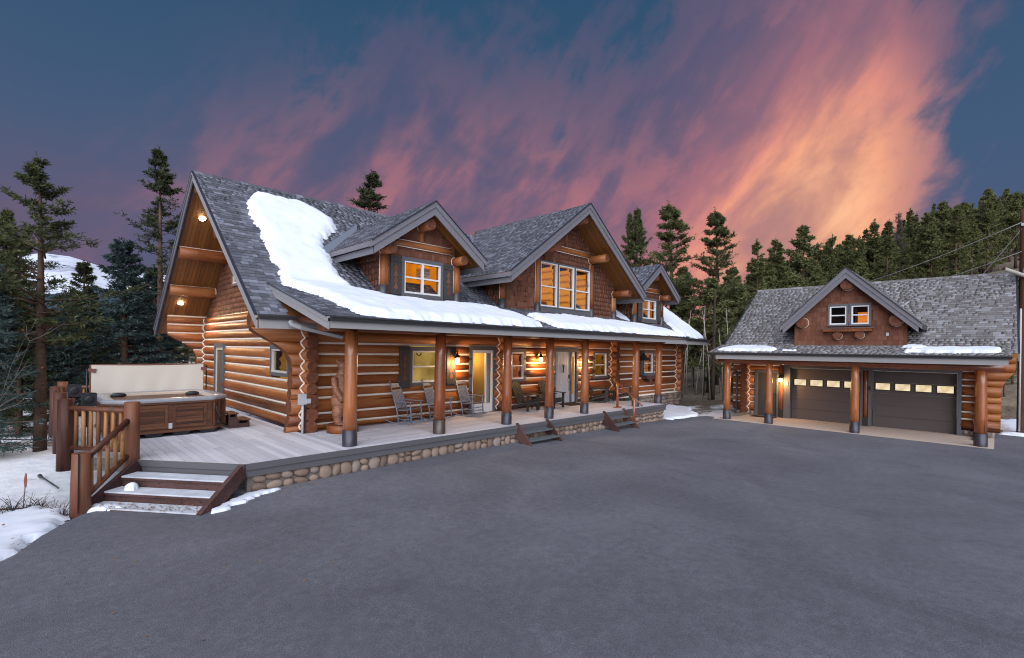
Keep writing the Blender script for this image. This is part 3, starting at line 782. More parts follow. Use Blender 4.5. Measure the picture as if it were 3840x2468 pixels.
# openings in the front wall: x0, x1, z0, z1
OPF = [(8.27,9.62,1.68,2.80), (10.74,11.75,0.55,2.80), (12.62,13.34,1.68,2.74), (15.15,16.60,0.55,2.76), (17.90,18.84,1.66,2.70), (22.15,23.10,1.68,2.72)]
FW = log_wall(HOUSE, 'front_wall', 'x', YF, 3.8, 27.0, ZX, OPF, -1, end0=arch, end1=archr, seam=5.2)
OPG = [(19.72,20.82,0.55,2.78), (13.62,14.90,2.02,2.74)]
GW = log_wall(HOUSE, 'gable_wall', 'y', XG, 12.36, 23.1, ZY, OPG, -1, seam=12.9)
BW = log_wall(HOUSE, 'back_wall', 'x', YB, 3.8, 7.0, ZX, [], -1, end0=arch)
# cross walls showing through the front
for xx, y0_, zc in ((12.12, 12.40, ZY[:10]), (19.30, 12.36, ZY[:10]), (XR, 12.38, ZY[:10])):
    log_ends(HOUSE, 'cross_wall', xx, y0_, YF+0.3, zc)
def seam_curve(xc, yc, zx, zy, z0, z1, fx=1.05, fy=1.05):
    """the line where logs along x (at y = yc) meet logs along y (at x = xc), seen from the front left"""
    def depth(zs, z, f):
        d_ = 0.0
        for i in range(len(zs)-1):
            r_, c_ = (zs[i+1]-zs[i])/2*f, (zs[i]+zs[i+1])/2
            if abs(z-c_) < r_: d_ = max(d_, math.sqrt(r_*r_-(z-c_)**2))
        return d_
    return [(xc-depth(zy, z, fy)-0.010, yc-depth(zx, z, fx)-0.010, z) for z in np.arange(z0, z1, 0.03)]
for xx in (XG, 12.12, 19.30, XR): zigzag(HOUSE, seam_curve(xx, YF, ZX, ZY, 0.64, 3.26, 1.05, 1.05 if xx == XG else 1.02), 0.024)
zigzag(HOUSE, seam_curve(XG, YB, ZX, ZY, 0.64, 3.88), 0.026)

# roof: front and back slopes as slabs
roof = empty('roof', (15, YRG, Z0M), HOUSE)
TH = 0.20
yb_e = 23.55
def slab(name, poly, th, mat, parent):
    mb = MB(); mb.prism(poly, (0, 0, -th)); return mb.build(name, mat, parent)
slab('front_slope', [(XL,Y0M,Z0M),(XE,Y0M,Z0M),(XE,YRG,ZRG),(XL,YRG,ZRG)], TH, M_SOFFIT, roof)
zb_e = 3.46; KB = (ZRG-zb_e)/(yb_e-YRG)
slab('back_slope', [(XL,YRG,ZRG),(XE,YRG,ZRG),(XE,yb_e,zb_e),(XL,yb_e,zb_e)], TH, M_SHG, roof)
# planks under the back slope's overhang, seen from below
nb_ = np.array([0, KB, 1.0]); nb_ /= np.linalg.norm(nb_)
for k in range(14):
    x0_ = XL+0.08+0.115*k; mb = MB()
    a = np.array([x0_+0.0555, YRG+0.02, ZRG-TH-0.012]); b = np.array([x0_+0.0555, yb_e-0.05, zb_e-TH-0.012])
    mb.bar(a, b, 0.109, 0.018, nb_); mb.build('soffit_plank', M_SOFFIT, roof)
# ridge cap
for k in range(92):
    x0_ = XL+k*0.255
    mb = MB(); mb.prism([(x0_,YRG-0.14,ZRG-0.085),(x0_,YRG,ZRG+0.028),(x0_,YRG+0.14,ZRG-0.085),(x0_,YRG,ZRG-0.02)], (0.27,0,0)); mb.ra = 0.0
    if k < 40: mb.build('ridge_cap', M_SHG, roof)
# rake boards on the gable overhang: a wide lower board and a narrow upper one
def rakeboards(x, t, y_a, z_a, y_b, z_b, parent, sgn=-1, w1=0.27, w2=0.10, pm=None):
    pm = pm or M_RAKE
    for (o0, o1, th_, nm, mt) in ((-w1-0.02, -0.06, t, 'rake_board', pm), (-w2, 0.0, t+0.03, 'rake_trim', pm), (0.001, 0.016, t+0.04, 'drip_edge', M_DRIP)):
        mb = MB(); mb.prism([(x,y_a,z_a+o0),(x,y_b,z_b+o0),(x,y_b,z_b+o1),(x,y_a,z_a+o1)], (sgn*th_,0,0)); mb.build(nm, mt, parent)
rakeboards(XL, 0.03, Y0M-0.03, Z0M-0.02, YRG, ZRG, roof, pm=M_FASCIA)
rakeboards(XL, 0.03, YRG, ZRG, yb_e+0.03, zb_e-0.02, roof)
rakeboards(XE, 0.03, Y0M-0.03, Z0M-0.02, YRG, ZRG, roof, 1)
# purlins carrying the overhang
for (py_, pz_, r_) in ((YRG, ZRG-0.20-0.25, 0.20), (19.85, ZRG-KB*2.24-0.20-0.22, 0.20), (21.35, ZRG-KB*3.74-0.20-0.20, 0.19), (15.35, zmain(15.35)-0.42, 0.20), (13.75, zmain(13.75)-0.42, 0.19)):
    log((XL+0.06, py_, pz_), (XG+0.25, py_, pz_), r_, r_, HOUSE, M_LOG, 16, 'purlin')
    mb = MB(); mb.tube([(XG-0.06, py_+1.03*r_*math.cos(q), pz_+1.03*r_*math.sin(q)) for q in np.linspace(-0.4, math.pi+0.4, 16)], 0.014, 5); mb.build('purlin_chinking', M_CHINK, HOUSE, True)
    mb = MB(); mb.box(XL+0.07, XG-0.05, py_-r_*0.25, py_+r_*0.25, pz_+r_*0.98, pz_+r_*1.02+0.012); mb.build('purlin_chinking', M_CHINK, HOUSE)
# shakes on the upper gable
OG = (XG-0.02, YB, 3.92)
def zback(y): return ZRG-KB*(y-YRG)
gpoly = [(0.0, 0.0), (YB-12.9, 0.0), (YB-12.9, zmain(12.9)-0.22-3.92), (YB-YRG, ZRG-0.22-3.92), (0.0, zback(YB)-0.22-3.92)]
gable_tabs = tabs_on(OG, (0,-1,0), (0,0,1), gpoly, 0.185, 0.09, 0.20, 0.013, 0.002)
mb = MB(); mb.prism([(XG-0.02, YB-u, 3.92+v) for u, v in gpoly], (0.12, 0, 0)); mb.build('gable_backing', M_SHAKE, HOUSE)
mb = MB(); mb.box(XG-0.075, XG, 12.9, YB, 3.895, 3.925); mb.build('ledger_strip', M_DRIP, HOUSE)
window(HOUSE, 'y', XG-0.05, -1, 18.15, 19.02, 4.96, 5.50, 's', E_DIMG, trim=0.09, frame=M_CREAM, bars={'v': [], 'h': []})

# front eave of the main roof beside the porch roof: fascia, gutter, downspout
mb = MB(); mb.box(XL+0.03, 6.0, Y0M-0.03, Y0M+0.01, Z0M-0.30, Z0M-0.03); mb.build('fascia', M_FASCIA, HOUSE); mb = MB(); mb.box(19.4, XE-0.03, Y0M-0.03, Y0M+0.01, Z0M-0.30, Z0M-0.03); mb.build('fascia', M_FASCIA, HOUSE)
def gutter(parent, axis, a, b, c, z, face=-1, wd=0.115, ht=0.10, mat=M_GUT):
    """K-profile gutter running along an eave"""
    prof = [(0,0),(0,-ht),(0.6*wd,-ht),(0.75*wd,-0.55*ht),(wd,-0.3*ht),(wd,0.0),(wd-0.012,0.0),(wd-0.014,-0.28*ht),(0.58*wd,-ht+0.012),(0.012,-ht+0.012),(0.012,0)]
    P = [((a, c+face*q, z+h) if axis == 'x' else (c+face*q, a, z+h)) for q, h in prof]
    mb = MB(); n = len(P); e = np.array((b-a,0,0) if axis == 'x' else (0,b-a,0), float)
    vs = [np.array(p) for p in P]+[np.array(p)+e for p in P]
    fs = [(i, (i+1) % n, n+(i+1) % n, n+i) for i in range(n)]+[tuple(range(n))[::-1], tuple(range(n, 2*n))]
    if face*(1 if axis == 'x' else -1) < 0: fs = [f[::-1] for f in fs]
    mb.add(vs, fs); return mb.build('gutter', mat, parent)
gutter(HOUSE, 'x', XL+0.02, 4.62, Y0M-0.031, Z0M+0.005); gutter(HOUSE, 'x', 19.75, XE-0.02, Y0M-0.031, Z0M+0.005)
mb = MB(); mb.tube([(4.25,11.42,3.38),(4.28,11.36,3.30),(4.42,11.24,3.24),(5.33,11.05,3.04)], 0.055, 4, rot=R(45)); mb.build('downspout', M_FASCIA, HOUSE)

# porch roof
porch = empty('porch_roof', (12, 11, 3.4), HOUSE)
slab('porch_slope', [(XS0,Y0S,Z0S),(XS1,Y0S,Z0S),(XS1,YS1,zshed(YS1)),(XS0,YS1,zshed(YS1))], 0.12, M_SOFFIT, porch)
mb = MB(); mb.box(XS0+0.02, XS1-0.02, Y0S-0.03, Y0S+0.012, Z0S-0.235, Z0S-0.02); mb.build('fascia', M_FASCIA, porch)
gutter(porch, 'x', XS0, XS1+0.03, Y0S-0.031, Z0S+0.012)
for (o0, o1, th_, nm, mt) in ((-0.25, -0.03, 0.03, 'rake_board', M_FASCIA), (-0.10, -0.0, 0.05, 'rake_trim', M_FASCIA), (0.001, 0.02, 0.08, 'drip_edge', M_DRIP)):
    for xx, sg in ((XS0, -1), (XS1, 1)):
        mb = MB(); mb.prism([(xx,Y0S-0.03,zshed(Y0S-0.03)+o0),(xx,YS1-0.12,zshed(YS1-0.12)+o0),(xx,YS1-0.02,zshed(YS1)+o1),(xx,Y0S-0.03,zshed(Y0S-0.03)+o1)], (sg*th_,0,0)); mb.build(nm, mt, porch)
log((4.42, 10.22, 3.285), (11.4, 10.22, 3.285), 0.145, 0.135, HOUSE, M_LOG, 14, 'porch_beam'); log((11.41, 10.22, 3.285), (19.45, 10.22, 3.285), 0.135, 0.145, HOUSE, M_LOG, 14, 'porch_beam')
log((4.5, 9.75, 3.33), (4.5, 11.5, 3.45), 0.10, 0.10, HOUSE, M_LOG, 10, 'porch_rafter')
for k in range(12):                                 # round rafters under the porch roof
    xx = 5.9+1.2*k; log((xx, 10.0, zshed(10.0)-0.22), (xx, 12.66, zshed(12.66)-0.22), 0.075, 0.075, HOUSE, M_LOG, 8, 'porch_rafter')
# porch posts with metal sleeves
POSTS = [5.13, 7.59, 10.03, 11.95, 13.84, 17.24, 19.06]
for i, xx in enumerate(POSTS):
    rr = [0.150,0.150,0.142,0.140,0.136,0.138,0.142][i]
    e = empty('porch_post', (xx, 10.22, 0.6), HOUSE)
    log((xx, 10.22, 0.93), (xx+0.012, 10.22, 3.17), rr, rr*0.92, e, M_POST, 16, 'shaft', wob=0.055)
    mb = MB(); mb.lathe([(rr+0.012,0.60),(rr+0.012,0.955),(rr*0.9,0.962)], (xx,10.22,0), 24); mb.build('metal_sleeve', M_SLEEVEB if i == 1 else M_SLEEVE, e, True)

# dormers
def dormer(cx, hw, hs, zp, ze, yr, yw=12.52, big=False):
    D = empty('dormer', (cx, yw, 4.2), HOUSE); k = (zp-ze)/hs; out = []
    def ym(z): return Y0M+(z-Z0M)/KM
    ybp = min(ym(zp), 19.3); ybe = ym(ze)
    for sg in (-1, 1):
        e = (cx+sg*hs, yr, ze); pk = (cx, yr, zp); poly = [e, pk, (cx, ybp, zp), (cx+sg*hs, ybe, ze)]
        if big: poly = [e, pk, (cx, ybp, zp), (cx+sg*0.9, 18.0, zp-k*0.9), (cx+sg*hs, ybe, ze)]
        mb = MB(); mb.prism(poly, (0,0,-0.15)); mb.build('dormer_slope', M_SOFFIT, D)
        # shingles: u along y, v up the slope
        L = math.hypot(hs, zp-ze); Vv = np.array([-sg*hs, 0, zp-ze])/L
        if sg < 0: O, U, P = np.array([cx+sg*hs, ybe, ze]), np.array([0,-1.0,0]), [(0,0),(ybe-yr,0),(ybe-yr,L),(ybe-ybp,L)]
        else: O, U, P = np.array([cx+sg*hs, yr, ze]), np.array([0,1.0,0]), [(0,0),(ybe-yr,0),(ybp-yr,L),(0,L)]
        out.append(tabs_on(O, U, Vv, P, 0.145, 0.12, 0.27, 0.016))
        # bargeboards on the front
        for (o0, o1, th_, nm, mt) in ((-0.40, -0.10, 0.035, 'bargeboard', M_RAKE), (-0.17, -0.0, 0.065, 'barge_trim', M_RAKE), (0.001, 0.024, 0.10, 'drip_edge', M_DRIP)):
            cut = 0.10 if nm == 'bargeboard' else 0.0
            xe = cx+sg*(hs-cut); zz_ = ze+k*cut
            mb = MB(); mb.prism([(xe,yr,zz_+o0),(cx,yr,zp+o0),(cx,yr,zp+o1),(xe,yr,zz_+o1)], (0,-th_,0)); mb.build(nm, mt, D)
        # side eave boards back to the main roof
        mb = MB(); xe = cx+sg*hs; mb.prism([(xe,yr-0.03,ze-0.02),(xe,yr-0.03,ze-0.16),(xe,ym(ze-0.16),ze-0.16),(xe,ym(ze-0.02),ze-0.02)], (sg*0.035,0,0)); mb.build('eave_board', M_RAKE, D)
        mb = MB(); xe2 = cx+sg*(hs-0.09); mb.prism([(xe2,yr,ze-0.16),(xe2,yr,ze-0.34),(xe2,ym(ze-0.34),ze-0.34),(xe2,ym(ze-0.16),ze-0.16)], (sg*0.03,0,0)); mb.build('eave_board', M_RAKE, D)
        # planks under the overhang
        for q in range(int((yw-yr)/0.115)):
            yy = yr+0.02+0.115*q; n_ = np.array([sg*k,0,1.0]); n_ /= np.linalg.norm(n_)
            a = np.array([cx+sg*0.02, yy+0.055, zp-0.162-k*0.02]); b = np.array([cx+sg*(hs-0.12), yy+0.055, zp-0.162-k*(hs-0.12)])
            mb = MB(); mb.bar(a, b, 0.109, 0.016, n_); mb.build('soffit_plank', M_SOFFIT, D)
    # front wall of shakes with a window gap, side walls
    zr = 4.20
    zt = lambda x: zp-0.15-k*abs(x-cx)
    poly = [(-hw, 0), (hw, 0), (hw, zt(cx+hw)-zr), (0, zp-0.15-zr), (-hw, zt(cx-hw)-zr)]
    tabs = tabs_on((cx, yw-0.02, zr), (1,0,0), (0,0,1), poly, 0.19, 0.10, 0.20, 0.013, 0.001)
    # side walls
    for sg in (-1, 1):
        zt_ = zt(cx+sg*hw); yk = ym(zt_)
        if sg < 0: tabs += tabs_on((cx+sg*(hw+0.02), yk, zr), (0,-1,0), (0,0,1), [(yk-ym(zr)-0.02,0),(yk-yw,0),(yk-yw,zt_-zr),(0,zt_-zr)], 0.19, 0.10, 0.20, 0.013, 0.001)
        mb = MB(); mb.prism([(cx+sg*hw,yw,zr-0.1),(cx+sg*hw,yw,zt_),(cx+sg*hw,yk,zt_)], (-sg*0.08,0,0)); mb.build('side_wall', M_SHAKE, D)
    return D, out, tabs
DORM = []
D1 = dormer(8.50, 1.30, 2.06, 7.14, 5.65, 11.82); D2 = dormer(15.52, 3.55, 4.36, 8.55, 5.36, 11.36, big=True); D3 = dormer(22.10, 1.30, 2.06, 7.12, 5.63, 11.82)
def dormer_front(D, cx, hw, openings, posts, purl, beam, yw=12.52):
    zr = 4.20
    # backing wall of shakes behind, with holes for the windows
    for (px_, zt_) in posts:
        e = log((px_, yw-0.03, 4.56), (px_, yw-0.03, zt_), 0.13, 0.125, D, M_LOG, 14, 'corner_post')
        mb = MB(); mb.lathe([(0.155,4.16),(0.145,4.60),(0.12,4.61)], (px_,yw-0.03,0), 18); mb.build('post_flashing', M_GUT, D, True)
        for sg in (-1, 1): mb = MB(); mb.tube([(px_+sg*0.135,yw-0.05,4.58),(px_+sg*0.13,yw-0.05,zt_)], 0.011, 5); mb.build('post_chinking', M_CHINK, D, True)
    for (px_, pz_, r_, yo) in purl:
        log((px_, yo, pz_), (px_, yw+0.3, pz_), r_, r_, D, M_LOG, 16, 'purlin')
        mb = MB(); mb.tube([(px_+1.04*r_*math.cos(q), yw-0.045, pz_+1.04*r_*math.sin(q)) for q in np.linspace(0, 2*math.pi, 20)], 0.011, 5); mb.build('purlin_chinking', M_CHINK, D, True)
    if beam:
        x0_, x1_, bz, br = beam
        log((x0_, yw-0.02, bz), (x1_, yw-0.02, bz), br, br, D, M_LOG, 14, 'tie_beam')
        for sg in (-1, 1): mb = MB(); mb.tube([(x0_,yw-0.085,bz+sg*(br-0.005)),(x1_,yw-0.085,bz+sg*(br-0.005))], 0.013, 5); mb.build('beam_chinking', M_CHINK, D, True)
dormer_front(D1[0], 8.5, 1.3, None, [(7.22,5.46),(9.88,5.46)], [(7.22,5.60,0.145,11.98),(9.80,5.60,0.145,11.98),(8.50,6.50,0.16,11.95)], (7.35,9.65,5.90,0.105))
dormer_front(D3[0], 22.1, 1.3, None, [(20.82,5.44),(23.48,5.44)], [(20.82,5.58,0.145,11.98),(23.40,5.58,0.145,11.98),(22.10,6.48,0.16,11.95)], (20.95,23.25,5.88,0.105))
dormer_front(D2[0], 15.5, 3.5, None, [(11.95,5.20),(13.80,6.50),(17.28,6.50),(19.02,5.22)], [(14.02,6.70,0.17,11.62),(17.22,6.70,0.17,11.62),(12.05,5.38,0.155,11.62),(19.02,5.38,0.155,11.62),(15.52,7.98,0.18,11.50)], (14.2,17.1,6.86,0.12))
for cx, bz, ht in ((8.50,6.02,0.42), (22.1,6.0,0.42), (15.52,6.99,0.70)):     # short king posts above the tie beams
    log((cx, 12.5, bz), (cx, 12.5, bz+ht), 0.10, 0.10, HOUSE, M_LOG, 12, 'king_post')
# dark fill of the dormer walls behind the shakes, cut round the windows
def fill(cx, hw, zp, ze, hs, ops, yw=12.52):
    k = (zp-ze)/hs; mb = MB(); xs = sorted({-hw, hw, 0.0, *[o[0]-cx for o in ops], *[o[1]-cx for o in ops]})
    for p, q in zip(xs[:-1], xs[1:]):
        m_ = (p+q)/2+cx; tp = lambda x: zp-0.16-k*abs(x)
        o = [o for o in ops if o[0] <= m_ <= o[1]]
        if o:
            mb.box(cx+p, cx+q, yw, yw+0.06, 4.1, o[0][2]); mb.prism([(cx+p,yw,o[0][3]),(cx+q,yw,o[0][3]),(cx+q,yw,tp(q)),(cx+p,yw,tp(p))], (0,0.06,0))
        else: mb.prism([(cx+p,yw,4.1),(cx+q,yw,4.1),(cx+q,yw,tp(q)),(cx+p,yw,tp(p))], (0,0.06,0))
    return mb
W1 = (7.90,9.22,4.44,5.40); W3 = (21.56,22.88,4.44,5.38); W2 = (13.96,17.14,4.50,6.22)
for D, a in ((D1, (8.50,1.30,7.14,5.65,2.06,[W1])), (D2, (15.52,3.55,8.55,5.36,4.36,[W2])), (D3, (22.10,1.30,7.12,5.63,2.06,[W3]))):
    fill(*a).build('wall_backing', M_SHAKE, D[0])
def not_in(o):
    return lambda t: not (o[0] < t[0][0] < o[1] and o[2]-0.1 < t[0][2]+0.09 < o[3])
shk = [[t for t in D[2] if not_in(o)(t) or abs(t[0][1]-12.5) > 0.1] for D, o in ((D1,W1), (D2,W2), (D3,W3))]
gable_tabs = [t for t in gable_tabs if not (18.0 < t[0][1] < 19.15 and 4.75 < t[0][2] < 5.55)]
shakes = empty('shake_cladding', (12, 12.5, 4.2), HOUSE)
lay_tabs([gable_tabs]+shk, M_SHAKE, shakes, 'shake', 'shake_rows', 300, keep=lambda c: (c[0] < 5.3 and c[1] > 16.5) or c[1] < 12.6)

CROSS = {'v': [0.5], 'h': [0.5]}
def towels(Wd, B):
    mb = MB()
    for k in range(4): B(mb, 8.82, 9.16, -0.75, -0.45, 5.0+k*0.09, 5.075+k*0.09)
    mb.build('folded_linen', MATS['cream_frame'], Wd)
window(HOUSE, 'x', 12.47, -1, *W1[:2], W1[2], W1[3], 'd', E_AMBER, bars=CROSS, extra=towels, trim=0.10)
def shelf3(Wd, B):
    mb = MB(); B(mb, 21.5, 22.9, -0.7, -0.5, 4.98, 5.02); B(mb, 21.9, 22.5, -0.7, -0.5, 5.02, 5.14); mb.build('shelf', M_INSIDE, Wd)
window(HOUSE, 'x', 12.47, -1, *W3[:2], W3[2], W3[3], 'd', E_AMBER, bars=CROSS, extra=shelf3, trim=0.10)
xw = [(13.96,14.96),(15.05,16.05),(16.14,17.14)]
def loginside(i):
    def f(Wd, B):
        mb = MB()
        if i == 0: B(mb, 14.2, 14.9, -0.8, -0.35, 4.5, 4.72); B(mb, 14.2, 14.26, -0.5, -0.42, 4.72, 5.35)
        if i == 1: B(mb, 15.7, 15.9, -0.85, -0.75, 4.4, 6.0)
        if i == 2: B(mb, 16.35, 16.8, -0.8, -0.5, 4.4, 4.62); B(mb, 16.2, 17.0, -0.85, -0.8, 5.2, 5.45)
        mb.build('furniture', M_LOG, Wd)
        m3 = MB(); B(m3, xw[i][0]-.1, xw[i][1]+.1, -1.35, -0.2, 6.12, 6.18); m3.build('inner_beam', M_BARK, Wd)
    return f
for i, (a, b) in enumerate(xw): window(HOUSE, 'x', 12.47, -1, a, b, 4.50, 6.22, 't', E_LOGROOM, bars={'v': [], 'h': [0.46]}, trim=0.05, roomd=1.4, extra=loginside(i))
mb = MB(); mb.box(13.86,17.24,12.40,12.50,4.20,4.44); mb.build('window_apron', M_TRIM, HOUSE)
mb = MB(); mb.box(7.80,9.32,12.43,12.50,4.24,4.345); mb.box(21.46,22.98,12.43,12.50,4.24,4.345); mb.build('window_apron', M_TRIM, HOUSE)
for a, b, cz in ((7.42,7.78,0), (9.34,9.70,0), (21.08,21.44,-0.02), (23.0,23.36,-0.02)): shutter(HOUSE, a, b, 12.43, 4.30+cz, 5.48+cz)

# ground floor windows and doors
def pict(Wd, B):
    mb = MB(); B(mb, 8.50, 8.98, -0.84, -0.80, 2.10, 2.52); mb.build('picture_frame', M_BARK, Wd)
    mb = MB(); B(mb, 8.54, 8.94, -0.80, -0.79, 2.14, 2.48); mb.build('picture_print', M_PAPER, Wd)
    mb = MB(); mb.tube([(8.95,13.35,2.62),(9.02,13.3,2.55),(9.12,13.3,2.60)], 0.015, 5); mb.tube([(9.0,13.3,2.56),(8.9,13.25,2.64)], 0.012, 5); mb.tube([(9.05,13.3,2.56),(9.15,13.3,2.70)], 0.012, 5); mb.build('antler_lamp', M_BARK, Wd)
YW = YF-0.12
window(HOUSE, 'x', YW, -1, 8.37, 9.52, 1.74, 2.72, 'a', E_OLIVE, extra=pict)
for a, b in ((7.86,8.25), (9.64,10.0)): shutter(HOUSE, a, b, YW-0.10, 1.58, 2.86)
def cab(Wd, B):
    mb = MB(); B(mb, 12.7, 13.0, -0.85, -0.7, 1.7, 2.05); B(mb, 12.75, 13.2, -0.85, -0.7, 2.30, 2.33); mb.build('dresser', M_LOG, Wd)
window(HOUSE, 'x', YW, -1, 12.68, 13.32, 1.70, 2.70, 'a', E_ROSE, extra=cab)
window(HOUSE, 'x', YW, -1, 17.90, 18.84, 1.66, 2.68, 'a', E_GOLD)
window(HOUSE, 'x', YW, -1, 22.18, 23.08, 1.70, 2.70, 'a', E_ORNG)
shutter(HOUSE, 21.68, 22.05, YW-0.10, 1.60, 2.82)
window(HOUSE, 'y', XG-0.13, -1, 13.66, 14.86, 2.06, 2.72, 'a', E_DIMG, frame=M_CREAM, bars={'v': [], 'h': []})

# glazed door on the porch, gable door, front door with sidelight
def door_trim(axis, cpos, face, a0, a1, z0, z1, t=0.12):
    mb = MB()
    def B(p, q, n0, n1, za, zb):
        y0_, y1_ = sorted((cpos+face*n0, cpos+face*n1))
        mb.box(*((p, q, y0_, y1_) if axis == 'x' else (y0_, y1_, p, q)), za, zb)
    B(a0-t, a1+t, -0.22, 0.04, z1, z1+t*1.2); B(a0-t, a0, -0.22, 0.036, z0, z1); B(a1, a1+t, -0.22, 0.036, z0, z1)
    return mb, B
mb, B = door_trim('x', YW, -1, 10.76, 11.73, 0.60, 2.76); GD = mb.build('glazed_door', M_TRIM, HOUSE)
mb = MB(); mb.box(10.76,11.73,YW-0.02,YW+0.04,2.66,2.76); mb.box(10.76,10.82,YW-0.02,YW+0.04,0.60,2.66); mb.box(11.67,11.73,YW-0.02,YW+0.04,0.60,2.66); mb.box(10.82,11.67,YW-0.02,YW+0.04,0.60,0.90); mb.box(11.40,11.46,YW,YW+0.05,0.90,2.66); mb.build('door_frame', M_WHITE, GD)
mb = MB(); mb.box(10.82,11.40,YW+0.01,YW+0.014,0.90,2.66); mb.build('pane', M_GLASS, GD)
mb = MB(); mb.box(11.46,11.67,YW+0.03,YW+0.034,0.90,2.66); mb.build('pane', M_GLASS, GD)
mb = MB(); mb.box(11.44,11.70,YW+0.10,YW+0.13,0.7,2.7); mb.build('side_panel', M_PVC, GD)
mb = MB(); mb.box(10.6,11.9,YW+0.9,YW+0.93,0.6,2.9); mb.box(10.6,10.63,YW+0.2,YW+0.9,0.6,2.9); mb.box(11.5,11.53,YW+0.2,YW+0.9,0.6,2.9); mb.box(10.6,11.9,YW+0.2,YW+0.9,0.55,0.60); mb.box(10.6,11.9,YW+0.2,YW+0.9,2.9,2.93); mb.build('lit_hall', MATS['chinking'] if False else simple('olive_wall', (0.30,0.21,0.075), 0.8, 0.2, var=0.08, scale=30), GD)
mb = MB(); mb.lathe([(0.0,2.50),(0.07,2.50),(0.02,2.60),(0.0,2.61)], (11.05,YW+0.75,0), 12); mb.build('ceiling_lamp', E_LAMP, GD)
lt = bpy.data.lights.new('hall_light', 'POINT'); lt.energy = 9; lt.color = (1.0,0.62,0.22); lt.shadow_soft_size = 0.05; lo = bpy.data.objects.new('hall_light', lt); col.objects.link(lo); lo.parent = HOUSE; lo.location = tuple(np.array([11.05,YW+0.62,2.45])-WL['log_house'])
mb = MB(); mb.box(10.83,10.845,YW-0.045,YW-0.03,1.55,1.75); mb.build('door_handle', M_BLACK, GD)

mb, B = door_trim('y', XG-0.13, -1, 19.78, 20.78, 0.60, 2.74); SD = mb.build('side_door', M_TRIM, HOUSE)
mb = MB(); x_ = XG-0.13; mb.box(x_+0.0,x_+0.05,19.78,20.78,2.64,2.74); mb.box(x_,x_+0.05,19.78,19.86,0.6,2.64); mb.box(x_,x_+0.05,20.70,20.78,0.6,2.64); mb.build('door_frame', M_CREAM, SD)
mb = MB(); mb.box(x_+0.03,x_+0.06,19.86,20.70,0.6,2.64); mb.build('screen', simple('door_screen', (0.10,0.085,0.070), 0.6, 0.3), SD)

mb, B = door_trim('x', YW, -1, 15.20, 16.58, 0.60, 2.74); FD = mb.build('front_door', M_TRIM, HOUSE)
mb = MB(); mb.box(15.24,16.17,YW+0.02,YW+0.07,0.62,2.72); DL = mb.build('door_leaf', M_DOORW, FD)
for r_ in range(5):
    for c_ in range(4):
        m2 = MB(); x0_ = 15.34+0.195*c_; z0_ = 0.86+0.36*r_
        for q, (i0, d_) in enumerate(((0.0,0.012),(0.028,0.006))):
            m2.box(x0_+i0, x0_+0.16-i0, YW+0.02-d_, YW+0.021, z0_+i0, z0_+0.31-i0)
        m2.build('door_panel', M_DOORW, FD)
mb = MB(); mb.box(16.17,16.26,YW-0.03,YW+0.07,0.60,2.74); mb.build('mullion', M_TRIM, FD)
mb = MB(); mb.box(16.26,16.52,YW+0.02,YW+0.07,0.62,0.95); mb.box(16.26,16.52,YW+0.02,YW+0.07,2.55,2.72); mb.box(16.26,16.31,YW+0.02,YW+0.07,0.95,2.55); mb.box(16.46,16.52,YW+0.02,YW+0.07,0.95,2.55); mb.build('sidelight_frame', M_DOORW, FD)
mb = MB(); mb.box(16.31,16.46,YW+0.05,YW+0.06,0.95,2.55); mb.build('sidelight_glass', E_DIMG, FD)
mb = MB(); mb.box(16.07,16.13,YW-0.01,YW+0.02,1.62,1.78); mb.tube([(16.10,YW-0.01,1.50),(16.10,YW-0.06,1.46),(16.10,YW-0.06,1.20),(16.10,YW-0.01,1.15)], 0.014, 6); mb.build('door_handle', M_BLACK, FD)
mb = MB(); mb.lathe([(0.0,2.20),(0.045,2.19),(0.05,2.14),(0.028,2.10),(0.03,2.02),(0.014,1.94),(0.0,1.93)], (15.72,YW-0.015,0), 8); mb.tube([(15.68,YW-0.02,2.17),(15.64,YW-0.02,2.22)], 0.01, 5); mb.tube([(15.76,YW-0.02,2.17),(15.81,YW-0.02,2.20)], 0.01, 5); mb.box(15.69,15.75,YW-0.03,YW+0.02,1.88,1.93); mb.build('door_knocker', M_BLACK, FD)

# stone footing at the right end of the house
foot = MB(); foot.box(19.2, 26.1, YF-0.10, YF+0.2, -0.25, 0.60); FT = foot.build('stone_footing', M_MORTAR, HOUSE)
mb = MB(); mb.box(19.15, 26.15, YF-0.20, YF+0.05, 0.56, 0.63); mb.build('footing_cap', M_CHINK, HOUSE)

# all roof shingles of the house
LM = math.hypot(YRG-Y0M, ZRG-Z0M); LS = math.hypot(YS1-Y0S, zshed(YS1)-Z0S)
tm = tabs_on((XL, Y0M, Z0M), (1,0,0), (0,(YRG-Y0M)/LM,(ZRG-Z0M)/LM), [(0,0),(XE-XL,0),(XE-XL,LM),(0,LM)], 0.145, 0.12, 0.27, 0.016)
ts = tabs_on((XS0, Y0S, Z0S), (1,0,0), (0,(YS1-Y0S)/LS,(zshed(YS1)-Z0S)/LS), [(0,0),(XS1-XS0,0),(XS1-XS0,LS),(0,LS)], 0.145, 0.12, 0.27, 0.016)
def unhidden(t):
    x, y = t[0][0], t[0][1]
    return not (XS0+0.1 < x < XS1-0.1 and y < YS1-0.15)
tm = [t for t in tm if unhidden(t)]
lay_tabs([tm, ts]+D1[1]+D2[1]+D3[1], M_SHG, roof, 'shingle', 'shingle_rows', 300, keep=lambda c: c[0] < 4.75)
